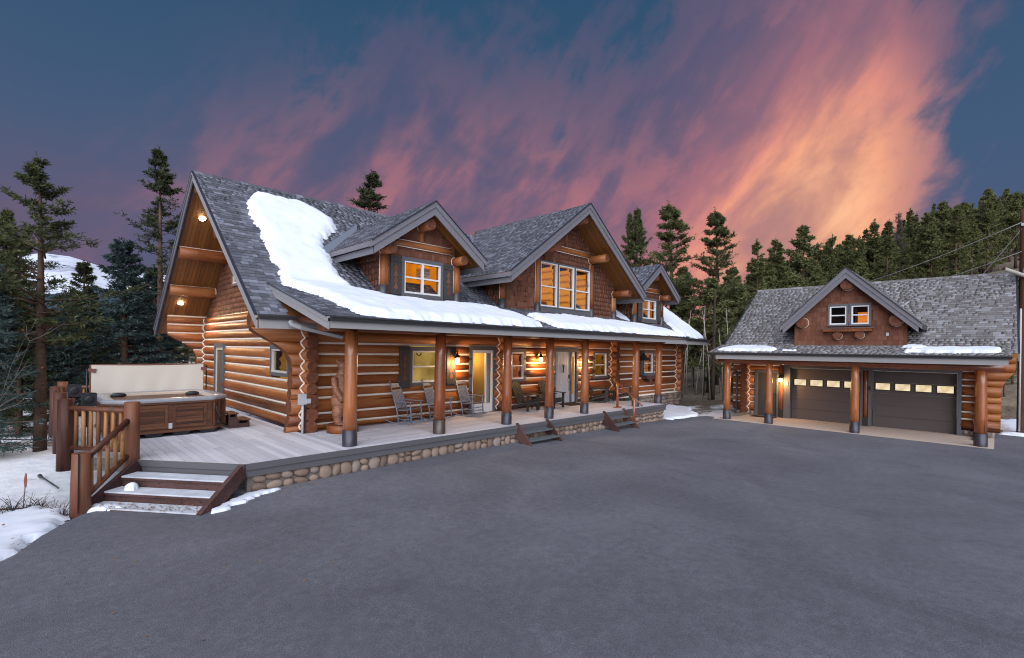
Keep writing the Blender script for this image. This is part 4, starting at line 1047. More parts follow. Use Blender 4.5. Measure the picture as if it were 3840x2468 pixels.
# vent pipe and flashings
mb = MB(); mb.tube([(8.1,15.72,6.66),(8.1,15.72,7.02)], 0.045, 10); mb.build('vent_pipe', M_BLACK, roof, True)
mb = MB(); mb.lathe([(0.16,6.64),(0.06,6.80),(0.045,6.82)], (8.1,15.72,0), 12); mb.build('pipe_flashing', M_FLASH, roof, True)
def valley(p0, p1, wd):
    p0, p1 = np.asarray(p0, float), np.asarray(p1, float); mb = MB(); n_ = np.array([0,-KM,1.0]); n_ /= np.linalg.norm(n_); mb.bar(p0+n_*0.022, p1+n_*0.022, wd, 0.01, n_); mb.build('valley_flashing', M_FLASH, roof)
ym = lambda z: Y0M+(z-Z0M)/KM
valley((6.22, ym(5.60), 5.60), (8.42, ym(7.12), 7.12), 0.26); valley((11.2, ym(5.4), 5.4), (14.9, ym(8.05), 8.05), 0.22); valley((19.95, ym(5.6), 5.6), (22.0, ym(7.0), 7.0), 0.2)
# ------------------------------------------------------------------ snow lying on the roofs and ground
def snow_patch(name, label, poly, zf, tmax=0.13, edge=0.16, step=0.07, rough=0.05, parent=None, seed=0.0, sky_dir=None):
    P = np.array(poly, float); x0, y0 = P.min(0)-0.1; x1, y1 = P.max(0)+0.1
    nx, ny = int((x1-x0)/step)+2, int((y1-y0)/step)+2
    xs = np.linspace(x0, x1, nx); ys = np.linspace(y0, y1, ny); X, Y = np.meshgrid(xs, ys, indexing='ij')
    nz = np.array([[mnoise.fractal(Vector((a*2.3+seed, b*2.3, seed)), 0.8, 2.0, 4) for b in ys] for a in xs])
    nzf = np.array([[mnoise.noise(Vector((a*1.6+seed, math.floor(b/0.115)*3.7, seed)))+0.6*mnoise.noise(Vector((a*7, b*11, seed))) for b in ys] for a in xs])
    D2_ = np.full(X.shape, 1e9); inside = np.zeros(X.shape, bool); j = len(P)-1
    for i in range(len(P)):
        a, b = P[j], P[i]; ab = b-a; t = np.clip(((X-a[0])*ab[0]+(Y-a[1])*ab[1])/(ab@ab), 0, 1)
        D2_ = np.minimum(D2_, (X-a[0]-t*ab[0])**2+(Y-a[1]-t*ab[1])**2)
        cr = ((P[i][1] > Y) != (P[j][1] > Y)) & (X < (P[j][0]-P[i][0])*(Y-P[i][1])/(P[j][1]-P[i][1]+1e-12)+P[i][0]); inside ^= cr; j = i
    sdv = np.where(inside, 1, -1)*np.sqrt(D2_)+nz*rough*1.8+nzf*rough*1.5
    t = tmax*np.sqrt(np.clip(1-(1-np.clip(sdv/edge, 0, 1))**2, 0, 1))*(1+0.12*nz)
    Z = np.array([[zf(a, b) for b in ys] for a in xs])
    keep = sdv > -step*3.2; idx = -np.ones(X.shape, int); V = []; F = []
    for i in range(nx):
        for k in range(ny):
            if keep[i, k]: idx[i, k] = len(V); V.append((X[i,k], Y[i,k], Z[i,k]+(t[i,k]+0.03 if sdv[i,k] > 0 else -0.03)))
    for i in range(nx-1):
        for k in range(ny-1):
            q = (idx[i,k], idx[i+1,k], idx[i+1,k+1], idx[i,k+1])
            if min(q) >= 0 and max(sdv[i,k], sdv[i+1,k], sdv[i+1,k+1], sdv[i,k+1]) > 0: F.append(q)
    me = npmesh(name, np.array(V), np.array(F), M_SNOW, smooth=True)
    o = link(name, me); tag(o, label, 'snow', kind='stuff'); return o
def zroof(x, y): return max(zmain(y), zshed(y) if XS0-0.3 < x < XS1+0.5 and y < 12.7 else -9)+0.012
snow_patch('roof_snow', 'wide snow sheet sweeping down the main roof from ridge to gutter',
    [(5.18,17.04),(4.82,16.45),(4.65,15.77),(4.68,15.17),(4.63,14.1),(4.60,13.47),(4.49,12.64),(4.62,12.2),(4.88,11.5),(4.95,10.6),(5.05,9.50),(5.83,9.38),(8.0,9.42),(9.4,9.44),(10.35,9.44),(10.85,9.62),(10.95,10.5),(10.75,11.45),(10.2,11.85),(8.91,11.80),(8.12,11.60),(6.95,11.90),(6.45,12.45),(6.22,13.45),(6.34,13.98),(6.23,14.5),(6.76,15.16),(7.34,15.86),(7.45,16.24),(7.02,16.78),(6.72,17.05),(5.84,16.98)], zroof, 0.15, 0.30, 0.06, 0.045)
snow_patch('roof_snow', 'long snow strip on the porch roof below the middle dormer',
    [(11.5,9.50),(13.5,9.42),(16.6,9.40),(19.5,9.42),(19.5,10.3),(18.7,10.9),(17.69,11.14),(14.03,11.46),(11.9,11.10),(11.65,10.6)], zroof, 0.14, 0.28, 0.07, 0.05, seed=5)
snow_patch('roof_snow', 'snow on the far end of the main roof beyond the small dormer',
    [(26.6,14.6),(26.85,13.0),(26.9,11.66),(24.5,11.70),(24.2,12.1),(24.5,13.0),(25.2,14.4),(26.0,15.4)], zroof, 0.12, 0.25, 0.08, 0.05, seed=9)
snow_patch('roof_snow', 'small snow wedge in the gap between the middle and far dormers',
    [(19.55,13.3),(19.7,12.75),(20.5,12.5),(20.6,12.75),(20.0,13.6)], zroof, 0.07, 0.2, 0.06, 0.03, seed=3)

# ------------------------------------------------------------------ deck
DECKZ = 0.60
DECK = thing('deck', 'grey board deck and porch on a river stone base', 'deck', (8.0, 11.5, 0.1))
D0, D1p = (2.90, 9.87), (0.60, 12.78)                  # ends of the slanting edge by the stairs
def xleft(y): return D1p[0] if y > D1p[1] else D0[0]+(D1p[0]-D0[0])*(y-D0[1])/(D1p[1]-D0[1])
def deck_board(P):
    mb = MB(); mb.prism([(x, y, DECKZ) for x, y in P], (0,0,-0.035)); mb.build('board', M_DECK, DECK)
bw = 0.141
for k in range(32):                                    # boards running away from the viewer, left of the porch
    xa = 0.60+bw*k; xb = xa+bw-0.007
    if xb > 5.11: xb = 5.105
    def ybot(x): return D1p[1]+(D0[1]-D1p[1])*(x-D1p[0])/(D0[0]-D1p[0]) if x < D0[0] else D0[1]
    ytop = 19.6 if xb < 5.0 else 12.6; a, b = ybot(xa)+0.03, ybot(xb)+0.03
    cuts = [rng.uniform(11.2, 14.5)]
    while cuts[-1]+3.66 < ytop-0.5: cuts.append(cuts[-1]+3.66)
    y_ = None
    for c in cuts+[ytop]:
        if y_ is None:
            if c-max(a, b) > 0.3: deck_board([(xa,a),(xb,b),(xb,c-0.004),(xa,c-0.004)]); y_ = c
            else: y_ = None if c != ytop else c
        else: deck_board([(xa,y_),(xb,y_),(xb,c-0.004),(xa,c-0.004)]); y_ = c
for k in range(19):                                    # boards along the porch
    ya = D0[1]+0.03+bw*k; yb_ = ya+bw-0.006; x_ = 5.115; first = True
    while x_ < 19.0:
        L = rng.uniform(1.5, 4.5) if first else 4.88; first = False; xe = min(19.02, x_+L)
        if 19.02-xe < 0.5: xe = 19.02
        deck_board([(x_,ya),(xe-0.004,ya),(xe-0.004,yb_),(x_,yb_)]); x_ = xe
# edge boards: an upper trim and a wider board set back below it
def edge(p, q, nrm, z0, z1, th, name, mat=M_DGREY):
    mb = MB(); n_ = np.array([*nrm, 0.0]); mb.prism([(*p, z0), (*q, z0), (*q, z1), (*p, z1)], n_*th); mb.build(name, mat, DECK)
M_EDGE = simple('deck_edge_paint', (0.092,0.088,0.096), 0.55, 0.35, var=0.12, scale=3)
dn = np.array([-(D0[1]-D1p[1]), (D0[0]-D1p[0])])*-1; dn = np.array([-0.784, -0.620])
for p, q, n_ in ((D0, (10.0, D0[1]), (0,-1)), ((10.0, D0[1]), (19.06, D0[1]), (0,-1)), ((19.06, D0[1]), (19.06, 12.6), (1,0)), (D1p, D0, tuple(dn)), (D1p, (D1p[0], 19.6), (-1,0))):
    edge(p, q, n_, DECKZ-0.115, DECKZ-0.001, 0.045, 'edge_trim', M_EDGE); edge(p, q, n_, DECKZ-0.245, DECKZ-0.117, 0.022, 'edge_board', M_EDGE)
mb = MB(); mb.box(2.96, 19.0, 9.95, 10.05, -0.25, 0.36); mb.box(18.96, 19.04, 10.05, 12.6, -0.25, 0.36); mb.build('base_mortar', M_MORTAR, DECK)
mb = MB()
for k in range(4): mb.box(0.75+1.1*k, 0.87+1.1*k, 12.9, 13.02, -0.9, 0.55); mb.box(0.75+1.1*k, 0.87+1.1*k, 16.9, 17.02, -0.9, 0.55)
mb.box(0.66, 5.0, 12.75, 12.8, 0.30, 0.55); mb.build('deck_joist', M_BARK, DECK)
def stone_mesh(i):
    import bmesh
    bm = bmesh.new(); bmesh.ops.create_icosphere(bm, subdivisions=2, radius=0.5)
    for v in bm.verts:
        n_ = mnoise.noise(v.co*2.2+Vector((i*7.1, 3, 1))); v.co *= 1+0.22*n_
        v.co.y *= 0.75
        for ax in range(3): v.co[ax] = math.copysign(min(abs(v.co[ax]), 0.47), v.co[ax])
    for f in bm.faces: f.smooth = True
    me = bpy.data.meshes.new('stone'); bm.to_mesh(me); bm.free(); me.materials.append(M_STONE); return me
STM = [stone_mesh(i) for i in range(7)]
def stone(parent, c, s, rot, n=(0,-1)):
    o = bpy.data.objects.new('stone', STM[rng.integers(7)]); col.objects.link(o); o.parent = parent
    po = WL[parent.name]; o.location = tuple(np.asarray(c, float)-po); o.scale = s
    o.rotation_euler = (0, rot, 0 if n == (0,-1) else R(90)); return o
def stone_run(parent, a, b, fixed, zb, zt, axis='x', n=(0,-1), sz=(0.15, 0.32)):
    if zt-zb((a+b)/2) > 0.42:                          # tall face: staggered rows, each with its own widths
        k = int(round((zt-zb((a+b)/2))/0.17)); z_ = np.linspace(zb((a+b)/2), zt, k+1)
        for r_ in range(k):
            u = a+rng.uniform(-0.05, 0.05)
            while u < b:
                w_ = rng.uniform(0.13, 0.27); h_ = (z_[r_+1]-z_[r_])*rng.uniform(0.85, 1.25); f_ = fixed+rng.uniform(-0.02, 0.02); zc = (z_[r_]+z_[r_+1])/2+rng.uniform(-0.025, 0.025)
                stone(parent, (u+w_/2, f_, zc) if axis == 'x' else (f_, u+w_/2, zc), (w_*1.08, 0.16, h_*1.06), rng.uniform(-0.4, 0.4), n); u += w_*0.97
        return
    u = a
    while u < b-0.03:
        w_ = min(rng.uniform(*sz), b-u+0.04); bot = zb(u+w_/2); hgt = zt-bot+0.03
        if hgt < 0.34 and rng.uniform() < 0.62 or hgt < 0.2: rows = [(0, hgt)]
        else:
            k = max(2, int(round(hgt/0.17))); cu = np.sort(np.r_[0, np.linspace(0, hgt, k+1)[1:-1]+rng.uniform(-0.03, 0.03, k-1), hgt]); rows = list(zip(cu[:-1], cu[1:]))
        for z0, z1 in rows:
            h_ = z1-z0; cx = u+w_/2+(rng.uniform(-0.015, 0.015) if len(rows) > 1 else 0); f_ = fixed+rng.uniform(-0.015, 0.015)
            c = (cx, f_, bot-0.02+(z0+z1)/2) if axis == 'x' else (f_, cx, bot-0.02+(z0+z1)/2)
            stone(parent, c, (w_*1.06*rng.uniform(0.9, 1.06), 0.16, h_*1.06*rng.uniform(0.9, 1.05)), rng.uniform(-0.35, 0.35), n)
        u += w_*0.985
stone_run(DECK, 3.02, 19.0, 9.935, lambda x: zdrive(x, 9.9)-0.02, 0.355)
stone_run(DECK, 10.0, 12.5, 19.06, lambda y: 0.0, 0.34, 'y', (1,0), (0.15, 0.25))
stone_run(FT, 19.25, 26.05, YF-0.10, lambda x: -0.15, 0.57, sz=(0.14, 0.24))

# ------------------------------------------------------------------ stairs
def wide_stairs():
    T = thing('wooden_stairs', 'wide stairs with frosted treads climbing to the deck corner', 'stairs', (1.6, 10.2, 0.0))
    e0, e1 = np.array([2.82, 9.80, 0]), np.array([1.50, 11.47, 0]); al = (e1-e0)/np.linalg.norm(e1-e0); n_ = np.array([-al[1], al[0], 0])
    if n_[1] > 0: n_ = -n_
    n_ = np.array([-abs(n_[0]), -abs(n_[1]), 0]); W_ = np.linalg.norm(e1-e0)
    for k, (zt, d_) in enumerate(((0.41, 0.04), (0.225, 0.36), (0.055, 0.68))):
        for q in range(2):
            a = e0+n_*(d_+0.17*q)+al*0.05; mb = MB()
            c = a+al*(W_-0.10)/2+n_*0.083+np.array([0,0,zt-0.018]); mb.obox(c, al*(W_-0.10)/2, n_*0.080, np.array([0,0,0.018])); mb.build('tread', M_FROST, T)
        mb = MB(); c = e0+n_*(d_+0.325)+al*W_/2+np.array([0,0,zt-0.045]); mb.obox(c, al*(W_-0.10)/2, n_*0.012, np.array([0,0,0.020])); mb.build('nosing', M_STEP, T)
        if k < 2:
            mb = MB(); c = e0+n_*(d_+0.30)+al*W_/2+np.array([0,0,zt-0.115]); mb.obox(c, al*(W_-0.10)/2, n_*0.012, np.array([0,0,0.085])); mb.build('riser', M_STEP, T)
    for q in (0.0, W_):
        a = e0+al*q+n_*0.0+np.array([0,0,0.50]); b = e0+al*q+n_*0.98+np.array([0,0,-0.06])
        mb = MB(); mb.bar(a-n_*0.02, b, 0.085, 0.26); mb.build('stringer', M_STEP, T)
    return T
wide_stairs()
def porch_steps(x0, x1, label):
    T = thing('porch_steps', label, 'steps', ((x0+x1)/2, 9.5, 0.05))
    for xx in (x0, x1):
        mb = MB(); mb.prism([(xx-0.02,9.82,0.66),(xx-0.02,9.90,0.66),(xx-0.02,9.90,0.22),(xx-0.02,9.36,-0.02),(xx-0.02,9.16,-0.02)], (0.045,0,0)); mb.build('stringer', M_STEP, T)
    for zt, yy in ((0.41, 9.60), (0.225, 9.33)):
        mb = MB(); mb.box(x0+0.026, x1-0.022, yy, yy+0.008, zt-0.045, zt); mb.box(x0+0.026, x1-0.022, yy+0.24, yy+0.248, zt-0.045, zt)
        for k in range(11): yk = yy+0.012+0.0208*k; mb.box(x0+0.03, x1-0.026, yk, yk+0.006, zt-0.03, zt-0.003)
        nb2 = int((x1-x0)/0.06)
        for k in range(nb2): xk = x0+0.04+0.06*k; mb.box(xk, xk+0.006, yy+0.009, yy+0.239, zt-0.026, zt-0.005)
        mb.build('grate_tread', M_GALV, T)
porch_steps(10.12, 11.44, 'two-step metal grate stairs with brown sides nearer the hot tub end')
porch_steps(14.52, 15.80, 'two-step metal grate stairs with brown sides beside the slanted handrail')
def handrail():
    T = thing('handrail', 'slender slanted log handrail on two thin posts at the porch steps', 'handrail', (16.2, 10.2, 0.6))
    log((16.22,10.40,0.62), (16.22,10.40,1.55), 0.05, 0.045, T, M_POST, 10, 'post'); log((15.97,9.52,-0.02), (15.97,9.52,1.05), 0.055, 0.05, T, M_POST, 10, 'post')
    log((16.30,10.62,1.68), (15.95,9.18,0.82), 0.03, 0.03, T, M_POST, 8, 'rail')
    mb = MB(); mb.box(16.02,16.42,10.33,10.47,0.603,0.64); mb.build('foot', M_POST, T)
handrail()

# log railing round the hot tub corner of the deck
def railing():
    T = thing('log_railing', 'peeled log railing with round balusters around the hot tub deck', 'railing', (0.9, 12.0, 0.6))
    A_, B_, C_, D_ = np.array([1.43,11.66]), np.array([0.55,12.66]), np.array([0.55,14.6]), np.array([0.55,17.2])
    S_ = np.array([0.66,10.76])
    def post(p, z0, z1, r_): return log((p[0],p[1],z0), (p[0]+rng.uniform(-0.015,0.015),p[1],z1), r_*1.06, r_*0.97, T, M_RAIL, 16, 'post', wob=0.05)
    post(A_, 0.30, 1.70, 0.125); post(B_, 0.36, 1.73, 0.125); post(C_, 0.38, 1.71, 0.12); post(D_, 0.38, 1.68, 0.12); post((0.75,19.3), 0.38, 1.68, 0.12); post((3.2,19.4), 0.55, 1.66, 0.11)
    post(S_, -0.12, 0.98, 0.13)
    mb = MB(); mb.box(0.66-0.003,0.66+0.006,10.76-0.145,10.76-0.125,0.0,0.985)
    mb = MB(); mb.box(0.615,0.627,10.60,10.66,0.02,0.99); mb.build('check_crack', M_BLACK, T)
    def run(p, q, zt0, zt1, zb0, zb1, nb, off=0.11):
        p3, q3 = np.array([*p, 0]), np.array([*q, 0]); u = (q3-p3)/np.linalg.norm(q3-p3); a, b = p3+u*off, q3-u*off
        log(a+[0,0,zt0], b+[0,0,zt1], 0.052, 0.050, T, M_RAIL, 10, 'rail', wob=0.06); log(a+[0,0,zb0], b+[0,0,zb1], 0.045, 0.045, T, M_RAIL, 10, 'rail', wob=0.06)
        for k in range(nb):
            t = (k+0.7)/(nb+0.4); c = a+(b-a)*t
            log(c+[0,0,zb0+(zb1-zb0)*t+0.02], c+[0,0,zt0+(zt1-zt0)*t-0.01], 0.036, 0.031, T, M_BAL, 8, 'baluster', wob=0.08)
    run(A_, B_, 1.53, 1.56, 0.78, 0.80, 7); run(B_, C_, 1.55, 1.55, 0.80, 0.80, 9); run(C_, D_, 1.55, 1.55, 0.80, 0.80, 10); run(D_, (0.75,19.3), 1.52, 1.52, 0.78, 0.78, 9); run((0.75,19.3), (3.2,19.4), 1.5, 1.5, 0.78, 0.78, 10)
    run(A_, S_, 1.36, 0.86, 0.70, 0.20, 5, 0.09)
railing()

# ------------------------------------------------------------------ hot tub
def hot_tub():
    T = thing('hot_tub', 'wood-clad hot tub with grey speckled rim on the deck', 'hot tub', (2.45, 15.3, 0.6))
    x0, x1, y0, y1, ch = 1.25, 3.72, 14.02, 16.55, 0.34
    def octo(i): return [(x0+ch+0*i,y0+i),(x1-ch,y0+i),(x1-i,y0+ch),(x1-i,y1-ch),(x1-ch,y1-i),(x0+ch,y1-i),(x0+i,y1-ch),(x0+i,y0+ch)]
    def ring(P, n=4):                                   # rounded corners
        out = []
        for k in range(len(P)):
            p, a, b = np.array(P[k]), np.array(P[k-1]), np.array(P[(k+1) % len(P)]); r_ = 0.09
            s_, e_ = p+(a-p)/np.linalg.norm(a-p)*r_, p+(b-p)/np.linalg.norm(b-p)*r_
            for q in range(n+1): t = q/n; out.append((1-t)**2*s_+2*t*(1-t)*p+t*t*e_)
        return out
    mb = MB(); P = ring(octo(0.03)); mb.prism([(x,y,0.73) for x, y in P], (0,0,0.69)); mb.build('cabinet', M_TUBW, T, smooth=False)
    for z0, z1, i in ((0.70, 0.76, -0.012), (1.385, 1.43, -0.02)):
        P = ring(octo(i)); mb = MB(); mb.prism([(x,y,z0) for x, y in P], (0,0,z1-z0)); mb.build('band', M_TUBW, T)
    # feet of the base tray
    for k in range(4): xx = x0+0.35+0.55*k; mb = MB(); mb.prism([(xx-0.2,y0+0.02,0.705),(xx+0.2,y0+0.02,0.705),(xx+0.12,y0+0.05,0.602),(xx-0.12,y0+0.05,0.602)], (0,2.3,0)); mb.build('base_foot', M_BLACKP, T)
    # front: two framed panels of horizontal slats
    for (a, b) in ((1.62, 2.42), (2.50, 3.22)):
        z0, z1, f_ = 0.80, 1.36, 0.07
        mb = MB(); y_ = y0+0.03
        mb.box(a,b,y_-0.03,y_+0.01,z1-f_,z1); mb.box(a,b,y_-0.03,y_+0.01,z0,z0+f_); mb.box(a,a+f_,y_-0.028,y_+0.01,z0+f_,z1-f_); mb.box(b-f_,b,y_-0.028,y_+0.01,z0+f_,z1-f_); mb.build('panel_frame', M_TUBW, T)
        for k in range(7):
            zz_ = z0+f_+k*(z1-z0-2*f_)/7; mb = MB(); mb.box(a+f_+0.004,b-f_-0.004,y_-0.012,y_+0.01,zz_+0.002,zz_+(z1-z0-2*f_)/7-0.002); mb.build('slat', M_TUBW, T)
    # vertical slats on the cut corners and the left side
    for k in range(24):
        t = (k+0.5)/24; yy = y0+ch+(y1-y0-2*ch)*t; mb = MB(); mb.box(x0+0.012,x0+0.04,yy-0.034,yy+0.034,0.77,1.38); mb.build('slat', M_TUBW, T)
    for (cx0, cy0, cx1, cy1) in ((x0,y0+ch,x0+ch,y0), (x1-ch,y0,x1,y0+ch)):
        for k in range(6):
            t = (k+0.5)/6; c = np.array([cx0+(cx1-cx0)*t, cy0+(cy1-cy0)*t, 1.075]); u = np.array([cx1-cx0, cy1-cy0, 0]); u /= np.linalg.norm(u); n_ = np.array([u[1], -u[0], 0])
            mb = MB(); mb.obox(c-n_*0.008, u*0.035, n_*0.02, np.array([0,0,0.305])); mb.build('slat', M_TUBW, T)
    # shell: rim and basin
    rim = [(-0.035,1.43),(-0.05,1.47),(-0.03,1.515),(0.10,1.52),(0.20,1.50),(0.27,1.44),(0.42,1.16),(0.62,1.10),(0.80,0.86),(0.95,0.80)]
    mb = MB(); rings = []
    for i, z_ in rim:
        Pn = ring([(x0+ch+max(i,0)*0.42,y0+i),(x1-ch-max(i,0)*0.42,y0+i),(x1-i,y0+ch+max(i,0)*0.42),(x1-i,y1-ch-max(i,0)*0.42),(x1-ch-max(i,0)*0.42,y1-i),(x0+ch+max(i,0)*0.42,y1-i),(x0+i,y1-ch-max(i,0)*0.42),(x0+i,y0+ch+max(i,0)*0.42)]); rings.append([(x,y,z_) for x, y in Pn])
    n = len(rings[0]); vs = [p for r_ in rings for p in r_]
    fs = [(i*n+j, i*n+(j+1) % n, (i+1)*n+(j+1) % n, (i+1)*n+j) for i in range(len(rim)-1) for j in range(n)]+[tuple(range((len(rim)-1)*n, len(rim)*n))]
    mb.add(vs, fs); mb.m = [1 if (i >= 4*n) else 0 for i in range(len(fs))]; mb.build('shell', [M_ACRY, M_ACRIN], T, smooth=True)
    for cx, cy in ((3.25,15.7), (1.7,16.1)): mb = MB(); mb.ell((cx,cy,1.47), (0.17,0.06,0.07), 12, 8); mb.build('headrest', M_BLACKP, T, True)
    mb = MB(); mb.tube([(3.45,14.12,1.32),(3.44,14.05,1.22),(3.46,14.02,1.1),(3.53,14.0,1.0),(3.50,14.06,0.93)], 0.016, 7); mb.build('hose', M_BLACKP, T, True)
    mb = MB(); mb.ell((3.43,14.12,1.32), (0.05,0.04,0.05)); mb.ell((3.50,14.13,0.84), (0.06,0.04,0.055)); mb.build('valve', M_BLACKP, T, True)
    mb = MB(); mb.box(2.425,2.50,y0-0.004,y0+0.001,0.79,0.92); mb.build('rating_plate', M_PVC, T)
hot_tub()
def tub_cover():
    T = thing('tub_cover', 'cream vinyl hot tub cover folded upright behind the tub', 'cover', (2.45, 16.8, 0.6))
    x0, x1, y_, z0, z1 = 1.20, 3.72, 16.66, 0.72, 2.24
    V = []; nu, nv = 40, 18
    mb = MB()
    for i in range(nu+1):
        for j in range(nv+1):
            u, v = i/nu, j/nv; x = x0+(x1-x0)*u; z = z0+(z1-z0)*v
            yy = y_+0.035*math.sin(9*u+3*v)*math.sin(math.pi*u)*(1-v)+0.012*math.sin(31*u-5*v)*(1-v)*math.sin(math.pi*u)
            V.append((x, yy, z-0.02*math.sin(math.pi*u)*v))
    F = [(i*(nv+1)+j, (i+1)*(nv+1)+j, (i+1)*(nv+1)+j+1, i*(nv+1)+j+1) for i in range(nu) for j in range(nv)]
    mb.add(V, F); mb.build('liner', M_CANVAS, T, True)
    BR = simple('brown_vinyl', (0.14,0.055,0.040), 0.5, 0.4, var=0.1)
    mb = MB(); mb.box(x0-0.02,x1+0.02,y_+0.045,y_+0.13,z0,z1+0.012); mb.build('padded_panel', BR, T)
    mb = MB(); mb.box(x0-0.02,x1+0.02,y_+0.15,y_+0.24,z0+0.05,z1-0.01); mb.build('padded_panel', BR, T)
    mb = MB(); mb.tube([(x0-0.02,y_+0.03,z1),(x1+0.02,y_+0.03,z1)], 0.022, 6); mb.tube([(x0-0.012,y_+0.02,z0),(x0-0.012,y_+0.02,z1)], 0.02, 6); mb.build('piping', BR, T)
    for sx in (x0, x1): mb = MB(); mb.prism([(sx-0.06,y_-0.02,z1-0.08),(sx+0.10,y_-0.03,z1-0.10),(sx+0.07,y_-0.03,z1-0.20),(sx-0.07,y_-0.02,z1-0.16)], (0,0.03,0)); mb.build('corner_flap', BR, T)
    mb = MB(); mb.tube([(x1+0.10,y_+0.1,0.62),(x1+0.10,y_+0.1,z1-0.05),(x1+0.02,y_+0.06,z1-0.02)], 0.016, 6); mb.tube([(x0-0.08,y_+0.1,0.62),(x0-0.08,y_+0.1,z1-0.1)], 0.02, 6); mb.build('lifter_arm', M_BLACK, T, True)
tub_cover()
def tub_steps():
    T = thing('tub_steps', 'small brown two-tread step beside the hot tub', 'steps', (4.0, 14.75, 0.6))
    for (xa, xb, zt) in ((3.80, 4.02, 1.0), (4.02, 4.32, 0.82)):
        for k in range(3): mb = MB(); w_ = (xb-xa+0.04)/3; mb.box(xa-0.01+k*w_,xa-0.01+(k+1)*w_-0.006,14.36,15.02,zt-0.03,zt); mb.build('tread', M_TUBW, T)
        for yy in (14.38, 14.96): mb = MB(); mb.box(xa+0.005,xb,yy,yy+0.03,0.605,zt-0.10); mb.box(xa+0.005,xa+0.04,yy,yy+0.03,zt-0.10,zt-0.031); mb.box(xb-0.05,xb-0.01,yy,yy+0.03,zt-0.10,zt-0.031); mb.build('side', M_STEP, T)
        mb = MB(); mb.box(xb-0.025,xb-0.004,14.41,14.96,0.605,zt-0.031); mb.build('riser', M_STEP, T)
tub_steps()
def speaker(c, s, label):
    T = thing('outdoor_speaker', label, 'speaker', c, 'black boxes by the railing')
    x, y, z = c; mb = MB(); mb.box(x-s,x+s,y-s*0.9,y+s*0.9,z,z+s*2.2); mb.build('case', M_BLACKP, T)
    mb = MB(); mb.lathe([(s*0.92,z+s*2.2),(s*0.98,z+s*2.26),(s*0.7,z+s*2.32),(0.0,z+s*2.32)], (x,y,0), 20); mb.build('lid', M_BLACK, T, True)
    mb = MB(); mb.lathe([(0.05,0.0),(0.05,0.02),(0.022,0.03),(0.022,z-DECKZ+0.01)], (x,y,DECKZ), 10); mb.build('stand', M_BLACK, T, True)
    mb = MB(); mb.ell((x,y-s*0.9,z+s*1.1), (s*0.7,0.012,s*0.7), 14, 8); mb.build('grille', M_BLACK, T, True)
speaker((0.93,13.35,1.50), 0.12, 'low black box on a thin stand behind the log railing'); speaker((0.84,16.0,1.50), 0.13, 'tall black box by the back railing post, left of the cover')
# ------------------------------------------------------------------ carved bear
def bear():
    cx, cy = 5.84, 12.06
    T = thing('bear_carving', 'carved wooden bear standing upright on a round log base', 'statue', (cx, cy, 0.6))
    mb = MB()
    E_ = lambda c, r_, **k: mb.ell(c, r_, 16, 12, **k)
    E_((0,0.02,0.80), (0.29,0.26,0.30)); E_((0,0.03,1.10), (0.255,0.225,0.30)); E_((0,0.03,1.34), (0.225,0.19,0.22)); E_((0,0.02,1.52), (0.135,0.135,0.14))
    E_((0,-0.02,1.72), (0.150,0.150,0.140)); E_((0,-0.16,1.675), (0.080,0.12,0.070)); E_((0,-0.235,1.675), (0.060,0.055,0.052)); E_((0,-0.13,1.60), (0.09,0.10,0.05))
    for s in (-1, 1):
        E_((s*0.135,0.02,1.835), (0.058,0.032,0.060)); E_((s*0.155,-0.02,0.52), (0.135,0.16,0.22)); E_((s*0.155,-0.03,0.33), (0.10,0.115,0.14)); E_((s*0.155,-0.12,0.235), (0.092,0.16,0.055))
        for t in np.linspace(0, 1, 8):                   # arms hanging down the sides, paws over the belly
            E_((s*(0.255+0.02*math.sin(3.1*t)-0.07*t), -0.02-0.18*t*t, 1.36-0.46*t), (0.088-0.018*t, 0.088-0.014*t, 0.09))
        E_((s*0.175,-0.235,0.86), (0.066,0.058,0.08))
    b = mb.build('bear_body_raw', M_BEAR, None, True, origin=(0,0,0))
    md = b.modifiers.new('r', 'REMESH'); md.mode = 'VOXEL'; md.voxel_size = 0.016; md.use_smooth_shade = True
    sm = b.modifiers.new('s', 'SMOOTH'); sm.iterations = 2
    dg = bpy.context.evaluated_depsgraph_get(); me = bpy.data.meshes.new_from_object(b.evaluated_get(dg)); bpy.data.objects.remove(b)
    me.name = 'body'; me.materials.clear(); me.materials.append(M_BEAR)
    o = link('body', me, T, (cx,cy,0.6)); o.rotation_euler = (0,0,R(8))
    def piece(mb, nm, mat): n_ = mb.build(nm, mat, T, True, origin=(0,0,0)); n_.location = o.location; n_.rotation_euler = o.rotation_euler
    mb = MB(); mb.ell((0,-0.288,1.695), (0.034,0.020,0.026), 10, 8); piece(mb, 'nose', M_BLACK)
    for s in (-1, 1): mb = MB(); mb.ell((s*0.062,-0.150,1.765), (0.014,0.014,0.016), 8, 6); piece(mb, 'eye', M_BLACK)
    for s in (-1, 1):
        for k in range(4): mb = MB(); mb.tube([(s*0.175+(k-1.5)*0.032,-0.275,0.83),(s*0.175+(k-1.5)*0.032,-0.29,0.77)], [0.010,0.003], 5); piece(mb, 'claw', M_BARK)
        for k in range(4): mb = MB(); mb.tube([(s*0.155+(k-1.5)*0.04,-0.25,0.225),(s*0.155+(k-1.5)*0.04,-0.31,0.205)], [0.014,0.004], 5); piece(mb, 'claw', M_BARK)
    log((cx,cy,0.605), (cx,cy,0.80), 0.41, 0.40, T, M_LOG, 24, 'log_base', wob=0.05)
